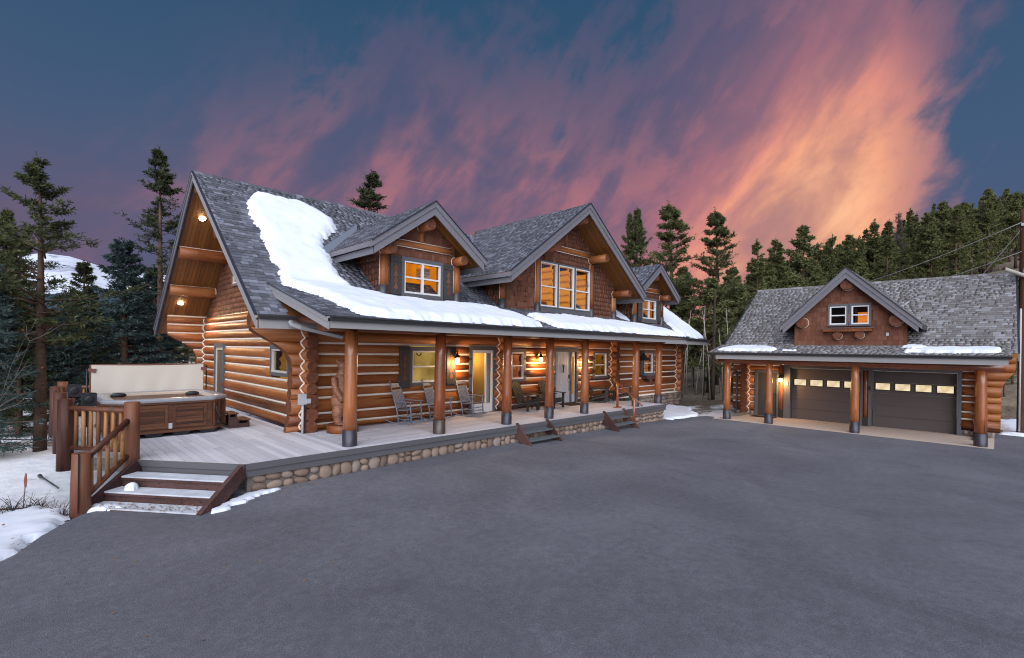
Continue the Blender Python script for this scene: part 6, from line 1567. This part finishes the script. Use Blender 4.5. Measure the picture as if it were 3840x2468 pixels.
# shingles
Lm = math.hypot(XRG-22.30, ZRGG-zgm(22.30)); Vm = np.array([XRG-22.30, 0, ZRGG-zgm(22.30)])/Lm
t1 = tabs_on((22.30,YG1,zgm(22.30)), (0,-1,0), Vm, [(0,0),(YG1-YG0,0),(YG1-YG0,Lm),(0,Lm)], 0.145, 0.11, 0.25, 0.016)
t1 = [t for t in t1 if not (t[0][0] < XJ-0.16 and -0.25 < t[0][1] < 8.95)]
Ls = math.hypot(XJ-XE0, ZJ-ZE0); t2 = tabs_on((XE0,9.0,ZE0), (0,-1,0), np.array([XJ-XE0,0,ZJ-ZE0])/Ls, [(0,0),(9.3,0),(9.3,Ls),(0,Ls)], 0.145, 0.11, 0.25, 0.016)
lay_tabs([t1, t2]+dtabs, M_SHGG, groof, 'shingle', 'shingle_rows', 300, keep=lambda c: c[0] > 23 and c[1] < 2.2)
for k in range(36):
    y_ = YG0+0.26*k; mb = MB(); mb.prism([(XRG-0.14,y_,ZRGG-0.075),(XRG,y_,ZRGG+0.026),(XRG+0.14,y_,ZRGG-0.075),(XRG,y_,ZRGG-0.02)], (0,0.275,0)); mb.build('ridge_cap', M_SHGG, groof)
# downspout at the far corner
mb = MB(); mb.tube([(XE0-0.06,8.92,2.70),(XE0-0.02,8.92,2.52),(22.2,8.78,2.20),(23.9,8.78,1.95),(24.0,8.78,1.85),(24.0,8.78,0.12),(23.75,8.72,0.0)], 0.045, 8); mb.build('downspout', M_GUT, groof, True)
lantern((24.02,6.84,1.72), (-1,0), 'glowing wall lantern on the garage between side door and big door', 17.0)
door_mat((23.7,7.5), 0.25, 0.5, ZG, 'dark mat at the garage side door')
def zgar(x, y): return max(zgm(x) if x > 22.3 else -9, zgs(x))+0.012
snow_patch('roof_snow', 'long thin snow patch on the garage porch roof by the utility pole', [(21.55,-0.05),(21.5,1.2),(21.55,2.35),(21.75,2.1),(22.15,1.75),(22.2,0.3),(22.05,-0.1)], zgar, 0.07, 0.12, 0.05, 0.035, seed=11)
snow_patch('roof_snow', 'thin snow patch on the garage porch roof nearest the house', [(21.5,8.75),(21.45,7.2),(21.5,6.55),(21.85,6.4),(22.2,6.9),(22.35,7.9),(22.1,8.5)], zgar, 0.07, 0.14, 0.05, 0.035, seed=12)
snow_patch('roof_snow', 'crumbled snow scrap above the right garage door', [(22.1,2.3),(22.25,2.45),(22.55,2.3),(22.5,1.9),(22.2,1.75)], zgar, 0.05, 0.1, 0.04, 0.05, seed=13)
snow_patch('roof_snow', 'tiny snow scrap on the garage eave left of centre', [(21.55,6.2),(21.5,5.7),(21.65,5.65),(21.7,6.1)], zgar, 0.03, 0.08, 0.04, 0.02, seed=14)

# ------------------------------------------------------------------ utility pole and wires
def pole():
    x, y = 26.5, -0.68; T = thing('utility_pole', 'brown wooden utility pole at the right edge beside the garage', 'pole', (x,y,-0.2))
    log((x,y,-0.35), (x,y,8.35), 0.16, 0.13, T, M_POLE, 14, 'shaft', wob=0.02)
    mb = MB(); mb.tube([(x-0.16,y+0.08,0.0),(x-0.15,y+0.08,4.6)], 0.03, 8); mb.build('conduit', M_PVC, T, True)
    mb = MB(); mb.box(x-0.2,x-0.1,y-0.06,y+0.10,7.7,7.8); mb.lathe([(0.05,5.9),(0.06,6.0),(0.03,6.1)], (x-0.18,y,0), 8); mb.build('bracket', M_FLASH, T)
    log((x-0.9,y+0.55,6.05), (x+0.3,y-0.4,5.65), 0.07, 0.08, T, M_ASPEN, 8, 'brace_arm')
    def wire(p, q, sag, nm):
        p, q = np.array(p, float), np.array(q, float); mb = MB(); mb.tube([p+(q-p)*t-np.array([0,0,4*sag*t*(1-t)]) for t in np.linspace(0, 1, 14)], 0.014, 5); mb.build(nm, M_WIRE, T, True)
    wire((x-0.1,y+0.08,7.85), (40.0,8.6,7.1), 0.25, 'wire'); wire((x-0.1,y+0.08,6.75), (36,5.6,6.4), 0.25, 'wire'); wire((x-0.1,y+0.08,7.6), (30.4,1.4,5.1), 0.0, 'guy_wire'); wire((x,y,5.2), (33.0,3.0,6.0), 0.15, 'wire')
pole()
# ------------------------------------------------------------------ trees
def conifer_mesh(seed, H, Rm, cb, kind, nbr, ntw, nnd, nl, nw, mat, droop=0.25, bark=None, sparse=0.0):
    """trunk mesh and crown mesh of one conifer, base at the origin"""
    g = np.random.default_rng(seed)
    mb = MB(); bx, by = g.uniform(-0.02, 0.02, 2)*H; r0 = 0.012*H+0.03
    cen = lambda z: np.array([bx*(z/H)**2, by*(z/H)**2, z])
    mb.tube([cen(H*t) for t in np.linspace(0, 0.99, 9)], [r0*(1-t)**0.85+0.008 for t in np.linspace(0, 0.99, 9)], 8)
    B0, DIR, LEN, TT = [], [], [], []
    n = nbr
    zs = np.sort(cb*H+(0.99-cb)*H*g.uniform(0, 1, n)**0.8); Vt, Rn = [], []
    for i, z in enumerate(zs):
        t = (z-cb*H)/(H-cb*H)
        if sparse and g.uniform() < sparse*(1-t): continue
        if kind == 'spruce': L = Rm*(1-t)**0.85*g.uniform(0.7, 1.08)+0.10
        else: L = Rm*(min(1.0, 0.50+1.8*t)*(1-t)**1.05)*g.uniform(0.30, 1.2)*1.5+0.07
        a = g.uniform(0, 2*math.pi); hd = np.array([math.cos(a), math.sin(a), 0]); sd_ = np.array([-hd[1], hd[0], 0])
        if kind == 'spruce': c1, c2 = g.uniform(-0.15, 0.15)-droop*(1-t)+0.5*t, g.uniform(0.0, 0.25)
        else: c1, c2 = g.uniform(-0.1, 0.35)+0.35*t, g.uniform(0.0, 0.35)
        p0 = cen(z); S_ = np.sort(g.uniform(0.10 if kind == 'spruce' else 0.34, 1.0, ntw))
        bp = [p0+hd*L*s+np.array([0,0,1])*(c1*s+c2*s*s)*L+sd_*0.08*L*math.sin(3*s+i) for s in (0, 0.5, 1.0)]
        mb.tube(bp, [0.012+0.010*L, 0.008+0.006*L, 0.004], 4, cap=False)
        for k, s in enumerate(S_):
            p = p0+hd*L*s+np.array([0,0,1])*(c1*s+c2*s*s)*L+sd_*0.08*L*math.sin(3*s+i)
            for sg in (-1, 1):
                dv = hd*g.uniform(0.35, 0.9)+sd_*sg*g.uniform(0.4, 1.0)+np.array([0,0,g.uniform(-0.35, 0.25) if kind == 'spruce' else g.uniform(-0.1, 0.7)])
                B0.append(p); DIR.append(dv/np.linalg.norm(dv)); LEN.append((0.30*L*(1.15-s) if kind == 'spruce' else 0.16*L+0.05)*g.uniform(0.6, 1.2)+0.06); TT.append(g.uniform())
    # leader
    for s in np.linspace(0.88, 1.0, 12):
        B0.append(cen(H*s)); DIR.append(np.array([g.uniform(-.4,.4), g.uniform(-.4,.4), 1.0])/1.1); LEN.append(0.2); TT.append(0.7)
    B0, DIR, LEN, TT = np.array(B0), np.array(DIR), np.array(LEN), np.array(TT); m_ = len(B0)
    B0 = np.repeat(B0, nnd, 0); DIR = np.repeat(DIR, nnd, 0); LEN = np.repeat(LEN, nnd); TT = np.repeat(TT, nnd)
    N = len(B0); u = g.uniform(0, 1, N)
    base = B0+DIR*(LEN*u)[:, None]; rv = g.normal(0, 1, (N, 3)); rv /= np.linalg.norm(rv, axis=1)[:, None]
    nd = DIR*0.8+rv*(0.75 if kind == 'spruce' else 1.0); nd /= np.linalg.norm(nd, axis=1)[:, None]
    tip = base+nd*(nl*g.uniform(0.6, 1.25, N))[:, None]; wv = np.cross(nd, rv); wv /= (np.linalg.norm(wv, axis=1)[:, None]+1e-6); wv *= (nw*g.uniform(0.6, 1.2, N))[:, None]
    mid = (base+tip)/2
    V = np.stack([base, mid+wv, tip, mid-wv], 1).reshape(-1, 3); F = np.arange(4*N).reshape(N, 4)
    rn = np.clip(0.30*TT+0.50*g.uniform(0, 1, N)+0.20*u, 0, 1)
    cm = npmesh('crown', V, F, mat, rn)
    tr = MB.build.__get__(mb)('trunk', bark or M_PBARK, None, True, (0,0,0)); tm_ = tr.data; bpy.data.objects.remove(tr)
    return tm_, cm
PROTO = {}
def tree(kind, loc, h, label, name, group=None, rot=None, sx=1.0, cat='tree'):
    tm_, cm, H0 = PROTO[kind]; s = h/H0; T = thing(name, label, cat, loc, group); T.scale = (s*sx, s*sx, s); T.rotation_euler = (0, 0, rng.uniform(0, 6.28) if rot is None else rot)
    for nm, me in (('trunk', tm_), ('crown', cm)):
        o = bpy.data.objects.new(nm, me); col.objects.link(o); o.parent = T
    return T
def proto(key, H, *a, **k): t_, c_ = conifer_mesh(PROTO.__len__()+11, H, *a, **k); PROTO[key] = (t_, c_, H)
#                 H   R    cb   kind     nbr ntw nnd nl   nw
proto('pineA', 9.0, 1.7, 0.34, 'pine', 78, 9, 8, 0.14, 0.018, M_PINED)
proto('pineE', 9.0, 1.7, 0.30, 'pine', 100, 9, 9, 0.15, 0.022, M_PINE)
proto('pineB', 11.0, 1.5, 0.30, 'pine', 100, 8, 8, 0.15, 0.019, M_PINED, sparse=0.3)
proto('pineC', 12.0, 1.9, 0.22, 'pine', 170, 10, 8, 0.17, 0.024, M_PINE)
proto('spruceA', 8.0, 1.9, 0.02, 'spruce', 190, 12, 7, 0.13, 0.020, M_SPRUCE)
proto('spruceB', 8.0, 1.6, 0.03, 'spruce', 170, 11, 7, 0.13, 0.020, M_PINED, droop=0.30)
proto('limb', 6.0, 1.5, 0.10, 'spruce', 46, 13, 8, 0.10, 0.012, M_SPRUCE, droop=0.55, sparse=0.2)
proto('hillA', 11.0, 1.6, 0.12, 'spruce', 90, 8, 6, 0.26, 0.050, M_HILLP, droop=0.1)
proto('hillB', 11.0, 1.8, 0.18, 'pine', 90, 8, 6, 0.28, 0.050, M_HILLP)
proto('hillC', 9.0, 2.0, 0.10, 'pine', 100, 8, 6, 0.28, 0.050, M_HILLP)
proto('hillD', 11.0, 1.3, 0.10, 'spruce', 80, 8, 5, 0.26, 0.045, M_PINE, droop=0.2)
proto('dead', 10.0, 0.9, 0.25, 'pine', 60, 6, 4, 0.26, 0.012, M_DEADP, bark=M_BARK)
def base_at(px, depth):
    p = ray(px, 1300)*depth; return (p[0], p[1], zground(p[0], p[1])-0.05)
def top_h(px, py, depth, loc):                          # tree height so that its tip meets the photo pixel
    return float(atd(px, py, depth)[2]-loc[2])
def tree_px(kind, px, top, depth, label, name, group=None, sx=1.0, rot=None):
    l_ = base_at(px, depth); return tree(kind, l_, top_h(px, top, depth, l_), label, name, group, rot, sx)
GL = 'conifers standing in the snow on the left'
tree_px('pineA', 155, 612, 14.7, 'tall dark pine with bare brown lower trunk, foremost at the left', 'pine_tree', GL, 1.15)
tree_px('pineB', 600, 572, 25, 'tall thin pine rising just left of the gable peak', 'pine_tree', GL, 1.05)
tree_px('spruceA', 470, 905, 20.5, 'dense blue-green spruce right behind the hot tub cover', 'spruce_tree', GL, 1.35)
tree_px('spruceB', 310, 985, 22, 'narrow dark spruce between the tall pine and the blue spruce', 'spruce_tree', GL, 1.1)
tree_px('pineC', 5, 790, 19, 'bushy pine cut by the left edge of the view', 'pine_tree', GL)
tree_px('spruceA', 585, 1010, 26, 'dark spruce half hidden behind the gable overhang', 'spruce_tree', GL, 1.4)
tree_px('pineA', 60, 880, 24, 'shorter pine behind the foremost tall pine', 'pine_tree', GL, 1.2)
tree_px('spruceB', 200, 1180, 27, 'low dark spruce behind the tall pine trunk', 'spruce_tree', GL, 1.5)
tree_px('spruceB', 400, 1200, 30, 'low dark spruce filling the gap beneath the snowy mountain', 'spruce_tree', GL, 1.4)
for k, (px, top, dd) in enumerate(((-120,950,26),(-40,1040,32),(110,1120,34),(255,1205,36),(350,1225,38),(520,1050,40),(640,1060,38),(700,1050,42),(150,1190,44),(30,1000,40),(440,1235,46),(300,1230,50))):
    tree_px(('spruceB','pineC','spruceA')[k % 3], px, top, dd, 'dark conifer in the backmost row of the left woods', 'conifer_tree', 'backmost conifers on the left', 1.5)
for k, (px, dd, r_) in enumerate(((75,21,0.09),(215,24,0.08),(130,28,0.10),(262,19,0.06),(340,26,0.07),(20,30,0.1))):
    l_ = base_at(px, dd); T = thing('bare_pine', 'bare dark conifer trunk standing in the left woods', 'tree trunk', l_, 'bare trunks in the left woods'); log(l_, (l_[0]+0.1,l_[1],l_[2]+4.5), r_, r_*0.7, T, M_BARK, 8, 'trunk')
    for q in range(5): a = rng.uniform(0, 6.28); z = l_[2]+1.4+0.6*q; mb = MB(); mb.tube([(l_[0],l_[1],z),(l_[0]+0.6*math.cos(a),l_[1]+0.6*math.sin(a),z-0.1)], [0.02,0.006], 4); mb.build('dead_limb', M_BARK, T)
tree('limb', (-0.75,11.9,-0.55), 5.2, 'sparse spruce with drooping needle branches cut by the left edge, nearest the snow', 'spruce_tree', None, 0.4, 1.0)
# behind and beside the house
tree_px('pineB', 1378, 640, 34, 'lone pine top showing above the main roof ridge', 'pine_tree', None, 1.35)
for k, (kd_, px, top, dd, sx_, lb) in enumerate((('spruceA',-35,1010,13.5,1.3,'near blue spruce with drooping boughs at the left edge'),('spruceB',75,1150,17.5,1.5,'dense low spruce left of the foremost pine trunk'),('spruceA',245,1130,18.5,1.3,'dense bluish spruce between the pine trunk and the tub cover'),('spruceB',30,1080,22,1.6,'dark spruce behind the left edge spruce'),('spruceB',-90,930,18,1.4,'tall dark spruce mostly outside the left edge'),('spruceA',350,1150,24,1.5,'dark low spruce left of the blue spruce'))):
    tree_px(kd_, px, top, dd, lb, 'spruce_tree', GL, sx_)
GM = 'pines standing between the house and the garage'
tree_px('pineC', 2385, 790, 40, 'twin-topped dark pine right of the middle dormer peak', 'pine_tree', GM, 0.85)
tree_px('pineC', 2360, 805, 41, 'second stem of the dark pine beside the middle dormer', 'pine_tree', GM, 0.7)
tree_px('pineE', 2520, 768, 40, 'tallest feathery pine above the small far dormer', 'pine_tree', GM, 1.15)
tree_px('pineE', 2690, 795, 37, 'open-crowned pine against the orange sky left of the garage', 'pine_tree', GM, 1.05)
tree_px('hillC', 2560, 1010, 40, 'broad dark pine filling below the tallest feathery pine', 'pine_tree', GM, 1.2)
tree_px('hillC', 2660, 1050, 34, 'broad low pine right of the house roof end', 'pine_tree', GM, 1.35)
tree_px('hillC', 2760, 1070, 38, 'broad low pine touching the garage roof edge', 'pine_tree', GM, 1.3)
tree_px('hillB', 2460, 1060, 46, 'low pine peeping over the far dormer', 'pine_tree', GM, 1.3)
for k, (px, top, dd) in enumerate(((2575,1190,48),(2640,1220,52),(2700,1200,50),(2755,1230,47),(2610,1280,56),(2725,1290,58))): tree_px('hillC', px, top, dd, 'low bushy pine closing the view between house and garage', 'pine_tree', 'low pines closing the gap', 1.5)
tree_px('spruceA', 2755, 1385, 30, 'small bluish young spruce beside the garage corner', 'spruce_tree', GM, 1.0)
tree_px('spruceB', 2665, 1440, 31, 'small dark young spruce between house end and garage post', 'spruce_tree', GM, 1.0)
for k, (px, dd, r_, h, m_) in enumerate(((2675,31,0.13,7,M_BARK),(2600,37,0.10,7,M_BARK),(2640,33,0.07,6,M_BARK),(2714,36,0.10,7,M_BARK))):
    l_ = base_at(px, dd); T = thing('bare_pine', ('stout dark trunk in the gap beside the garage post','thin dark trunk near the house end','slim dark trunk mid gap','dark trunk close to the garage downspout')[k], 'tree trunk', l_, 'trunks in the gap'); log(l_, (l_[0]+0.15,l_[1],l_[2]+h), r_, r_*0.6, T, m_, 8, 'trunk')
    for q in range(7): a = rng.uniform(0, 6.28); z = l_[2]+1.2+0.6*q; mb = MB(); mb.tube([(l_[0],l_[1],z),(l_[0]+0.9*math.cos(a),l_[1]+0.9*math.sin(a),z-0.15)], [0.022,0.006], 4); mb.build('dead_limb', M_BARK, T)
for k in range(16):
    px = 2555+12*k+rng.uniform(-6, 6); dd = rng.uniform(29, 40); l_ = base_at(px, dd); T = thing('aspen_tree', 'thin pale bare aspen in the gap between house and garage', 'tree', l_, 'bare aspens in the gap'); h = rng.uniform(3.0, 6.0); le = rng.uniform(-0.5, 0.5)
    mb = MB(); mb.tube([l_, (l_[0]+le*0.3,l_[1]-le*0.3,l_[2]+h*0.5), (l_[0]+le,l_[1]-le,l_[2]+h)], [0.045,0.032,0.01], 6); mb.build('trunk', M_ASPEN, T, True)
    mb = MB()
    for q in range(10): a = rng.uniform(0, 6.28); t = rng.uniform(0.3, 0.95); p = np.array([l_[0]+le*t*0.9, l_[1]-le*t*0.9, l_[2]+h*t]); mb.tube([p, p+np.array([0.5*math.cos(a),0.5*math.sin(a),0.45])], [0.009,0.003], 4, cap=False)
    mb.build('twigs', M_TWIG, T)
# hillside forest, each tree its own
FRONT = [(2838,905,58),(2905,900,60),(3010,855,56),(3090,990,58),(2950,1000,52),(3170,940,60),(3275,830,56),(3330,860,60),(3215,980,50),(3400,960,52),(2880,990,50),(3060,1010,48)]
GH = 'pines on the hillside behind the garage'
FL = ['pointed pine rising above the left end of the garage ridge', 'slim pine with twin tips left of the garage gable', 'tall ragged pine straight above the left slope of the garage gable', 'bushy low pine just right of the garage gable peak',
      'bushy low pine left of the garage gable peak', 'round-topped pine above the right slope of the garage gable', 'tall dark pine right of the garage gable peak', 'tall green pine above the middle of the garage roof',
      'low bright pine peeping over the garage roof right of the gable', 'broad bright pine above the right half of the garage roof', 'low pine at the left end of the garage ridge', 'small bright pine directly behind the garage gable']
for k, (px, top, dd) in enumerate(FRONT):
    tree_px(('hillA','hillB','hillC')[k % 3], px, top, dd, FL[k], 'hillside_pine', GH, 1.15)
hr = np.random.default_rng(21); cnt = 0
while cnt < 215:
    px = hr.uniform(2700, 3960); dd = hr.uniform(52, 112) if px > 2900 else hr.uniform(56, 100)
    p = ray(px, 1300)*dd; z = zground(p[0], p[1]); h = hr.uniform(7.5, 12.5)
    if px > 3600 and dd < 60: continue
    lim = float(np.interp(px, [2700,2800,3000,3200,3400,3600,3840,3960], [1010,985,930,875,810,770,715,700]))
    tip = HY+(px-CX)*math.tan(ROLL)-FPX*(z+h-CAMZ)/dd
    if tip < lim-hr.uniform(-15, 45): 
        h2 = (HY+(px-CX)*math.tan(ROLL)-lim)/FPX*dd+CAMZ-z
        if h2 < 5: continue
        h = min(h, h2)
    k_ = hr.choice(['hillA','hillB','hillC','hillD','dead'], p=[0.30,0.24,0.14,0.20,0.12])
    tree(k_, (p[0],p[1],z-0.1), h, 'grey bare pine among the green hillside forest' if k_ == 'dead' else 'green pine deep in the hillside forest', 'dead_pine' if k_ == 'dead' else 'hillside_pine', 'dead pines in the hillside forest' if k_ == 'dead' else 'pines deep in the hillside forest', hr.uniform(0, 6.28), hr.uniform(0.9, 1.3)); cnt += 1
for k in range(40):                                      # pale brush on the slope by the pole
    px = hr.uniform(3420, 3860); dd = hr.uniform(36, 56); p = ray(px, 1300)*dd; z = zground(p[0], p[1])
    T = thing('bare_brush', 'leafless pale brush on the slope above the garage ridge', 'bush', (p[0],p[1],z), 'leafless brush on the slope'); mb = MB()
    for q in range(14): a = hr.uniform(0, 6.28); l2 = hr.uniform(1.0, 2.6); mb.tube([(p[0],p[1],z),(p[0]+0.25*math.cos(a),p[1]+0.25*math.sin(a),z+l2*0.5),(p[0]+0.6*math.cos(a),p[1]+0.6*math.sin(a),z+l2)], [0.022,0.014,0.005], 4, cap=False)
    mb.build('stems', M_TWIG, T)
for px, dd, h, lb in ((3768,25,3.0,'small pine seen past the right end of the garage logs'),(3798,27,3.8,'second small pine behind the garage logs by the pole'),(3750,32,5.0,'taller pine just behind the garage end wall'),(3812,34,5.2,'taller pine right behind the utility pole'),(3784,30,3.4,'middle small pine between garage end and pole')): tree('pineC', base_at(px, dd), h, lb, 'pine_tree', None, None, 1.1)

# ------------------------------------------------------------------ small things on the left and along the drive
def sapling():
    l_ = (-0.95,11.2,-0.25); T = thing('bare_sapling', 'leafless sapling with a few orange leaves at the left edge', 'shrub', l_)
    g = np.random.default_rng(5); mb = MB(); lv = MB()
    for k in range(6):
        a = g.uniform(-0.9, 0.9)+1.2; P = [np.array(l_)]; dv = np.array([math.cos(a)*0.45, math.sin(a)*0.45, 1.0])
        for q in range(5): P.append(P[-1]+dv*g.uniform(0.5, 0.75)+g.normal(0, 0.05, 3))
        mb.tube(P, [0.010,0.008,0.006,0.005,0.003,0.0015], 5, cap=False)
        for q in range(2, 6):
            for r_ in range(3): s_ = P[q]; e_ = s_+np.array([g.uniform(-0.15,0.5), g.uniform(-0.4,0.3), g.uniform(0.05,0.45)]); mb.tube([s_, (s_+e_)/2+g.normal(0,0.03,3), e_], [0.004,0.003,0.0012], 4, cap=False); 
            if g.uniform() < 0.55:
                c = e_; u = g.normal(0,1,3); u /= np.linalg.norm(u); v = np.cross(u, g.normal(0,1,3)); v /= np.linalg.norm(v); lv.add([c-u*0.03, c+v*0.018, c+u*0.03, c-v*0.018], [(0,1,2,3)])
    mb.build('stems', M_TWIG, T); lv.build('leaves', simple('orange_leaf', (0.40,0.13,0.05), 0.7, 0.2, var=0.3), T)
sapling()
def stake():
    p = base_at(105, 9.3); x, y = -0.02, 12.75; z = zground(x, y); T = thing('marker_stake', 'thin driveway marker with a faded red blade in the snow', 'marker', (x,y,z))
    mb = MB(); mb.tube([(x,y,z-0.05),(x+0.03,y-0.02,z+0.45)], 0.008, 6); mb.build('rod', M_TWIG, T)
    mb = MB(); u = np.array([0.71,-0.71,0])*0.03; c = np.array([x+0.03,y-0.02,z+0.42]); mb.prism([c-u*0.5, c+u*0.5, c+u+[0,0,0.12], c+u*0.6+[0,0,0.26], c-u*0.2+[0,0,0.26], c-u+[0,0,0.12]], (0.006,0.006,0)); mb.build('blade', M_RED, T)
stake()
def paddle():
    z = 0.02; T = thing('shovel', 'dark grey long-handled shovel lying on the snow behind the split post', 'shovel', (0.4,15.1,-0.35)); z = zground(0.40, 15.1)+0.05
    a, b = np.array([0.28,15.9,z+0.03]), np.array([0.52,14.3,z+0.06]); u = (b-a)/np.linalg.norm(b-a); mb = MB(); mb.tube([a, b], 0.017, 8); mb.build('handle', M_GUT, T, True)
    mb = MB(); mb.tube([a+u*0.1, a-u*0.02, a-u*0.16, a-u*0.24], [0.02,0.035,0.045,0.03], 8); mb.build('grip', M_GUT, T, True)
paddle()
for k, (x, y) in enumerate(((-0.35,12.6),(0.05,12.35),(0.22,12.5),(-0.15,12.95),(0.35,11.2),(0.45,10.95),(-0.6,12.9))):
    z = zground(x, y); T = thing('dry_weed', 'dark dry weed poking out of the snow near the marker stake', 'weed', (x,y,z), 'dry weeds in the snow'); mb = MB()
    for q in range(12): a = rng.uniform(0, 6.28); l2 = rng.uniform(0.12, 0.32); mb.tube([(x,y,z-0.02),(x+0.10*math.cos(a),y+0.10*math.sin(a),z+l2*0.6),(x+0.2*math.cos(a),y+0.2*math.sin(a),z+l2)], [0.006,0.004,0.002], 4, cap=False)
    mb.build('stems', M_BARK, T); m2 = MB()
    for q in range(10): a = rng.uniform(0, 6.28); c = np.array([x+rng.uniform(-.18,.18), y+rng.uniform(-.18,.18), z+rng.uniform(0.06,0.26)]); u = np.array([math.cos(a),math.sin(a),0.3])*0.02; v = np.array([-math.sin(a),math.cos(a),0.4])*0.012; m2.add([c-u, c+v, c+u, c-v], [(0,1,2,3)])
    m2.build('leaves', M_LEAF, T)
# snow bank along the left edge of the drive, and snow by the stairs
snow_patch('snow_bank', 'lumpy snow bank along the left edge of the driveway', [(0.50,10.62),(0.15,9.85),(-0.18,9.2),(-0.9,8.2),(-1.9,6.9),(-4.5,3.5),(-6.5,4.5),(-4,9),(-1.6,11.2),(0.2,11.6),(0.45,11.1)], lambda x, y: max(zdrive(x, y), zground(x, y))-0.03, 0.07, 0.5, 0.07, 0.08, seed=21)
snow_patch('snow_drift', 'small snow drift at the foot of the wide stairs by the stones', [(2.2,9.28),(2.5,9.55),(2.9,9.75),(3.4,9.78),(3.55,9.72),(3.0,9.55),(2.7,9.35),(2.4,9.12),(2.2,9.12)], lambda x, y: zdrive(x, y), 0.02, 0.1, 0.03, 0.05, seed=22)
snow_patch('snow_drift', 'small snow drift beside the split post at the stairs', [(0.80,10.66),(0.98,10.45),(1.25,10.3),(1.2,10.5),(1.05,10.8),(0.85,10.95)], lambda x, y: zdrive(x, y), 0.03, 0.1, 0.03, 0.03, seed=23)
snow_patch('snow_drift', 'trodden snow at the far end of the porch', [(19.3,9.7),(20.2,9.75),(21.2,9.6),(22.6,10.2),(24.5,11.5),(24.5,12.4),(21.5,12.4),(19.3,12.2),(19.15,11.0)], lambda x, y: max(zdrive(x, y), zground(x, y))-0.01, 0.06, 0.2, 0.07, 0.10, seed=24)
snow_patch('snow_clump', 'clump of snow on the middle tread of the wide stairs', [(1.22,10.85),(1.36,10.72),(1.48,10.86),(1.32,11.02)], lambda x, y: 0.226, 0.09, 0.12, 0.02, 0.02, seed=25)
snow_patch('snow_drift', 'snow behind the garage corner beside the utility pole', [(26,-1.6),(30,-1.9),(31.5,-0.8),(31.2,0.0),(28,-0.1),(26,-0.2)], lambda x, y: zground(x, y), 0.08, 0.3, 0.15, 0.10, seed=26)
# dry leaves
def litter():
    g = np.random.default_rng(9); V, F, A_ = [], [], []
    def leaf(x, y, z, s):
        a = g.uniform(0, 6.28); u = np.array([math.cos(a), math.sin(a), g.uniform(-.3,.3)]); v = np.array([-math.sin(a), math.cos(a), g.uniform(-.4,.4)]); c = np.array([x,y,z+0.012]); b = len(V)
        V.extend([c-u*s, c+v*s*0.55, c+u*s, c-v*s*0.55]); F.append((b,b+1,b+2,b+3)); A_.append(g.uniform())
    e0, e1 = np.array([2.3,9.35]), np.array([1.0,10.75])
    for k in range(170): t = g.uniform(); p = e0+(e1-e0)*t+g.normal(0, 0.05, 2)+np.array([-.15,-.12])*g.choice([0,0.9,1.2]); leaf(p[0], p[1], 0.065, g.uniform(0.015, 0.03))
    for k in range(150): x, y = g.uniform(0.5, 9), g.uniform(5.0, 9.6); leaf(x, y, zdrive(x, y), g.uniform(0.012, 0.026))
    for k in range(120): y = g.uniform(0.3, 6.5); x = 24.1-abs(g.normal(0, 0.5)); leaf(x, y, ZG, g.uniform(0.015, 0.03))
    for k in range(40): x, y = g.uniform(2.6, 18), g.uniform(10.1, 12.5); leaf(x, y, DECKZ, g.uniform(0.012, 0.025))
    for k in range(60): x, y = g.uniform(-1.6, 0.4), g.uniform(8.6, 12.5); leaf(x, y, max(zdrive(x, y), zground(x, y))+0.09, g.uniform(0.015, 0.035))
    for k in range(60): x = g.uniform(2.6, 4.2); leaf(x, 9.72-abs(g.normal(0,.12)), zdrive(x, 9.7), g.uniform(0.015, 0.03))
    o = link('leaf_litter', npmesh('leaf_litter', np.array(V), np.array(F), M_LEAF, A_)); tag(o, 'dry brown leaves scattered over the drive and steps', 'leaves', kind='stuff')
litter()
bpy.context.view_layer.update()
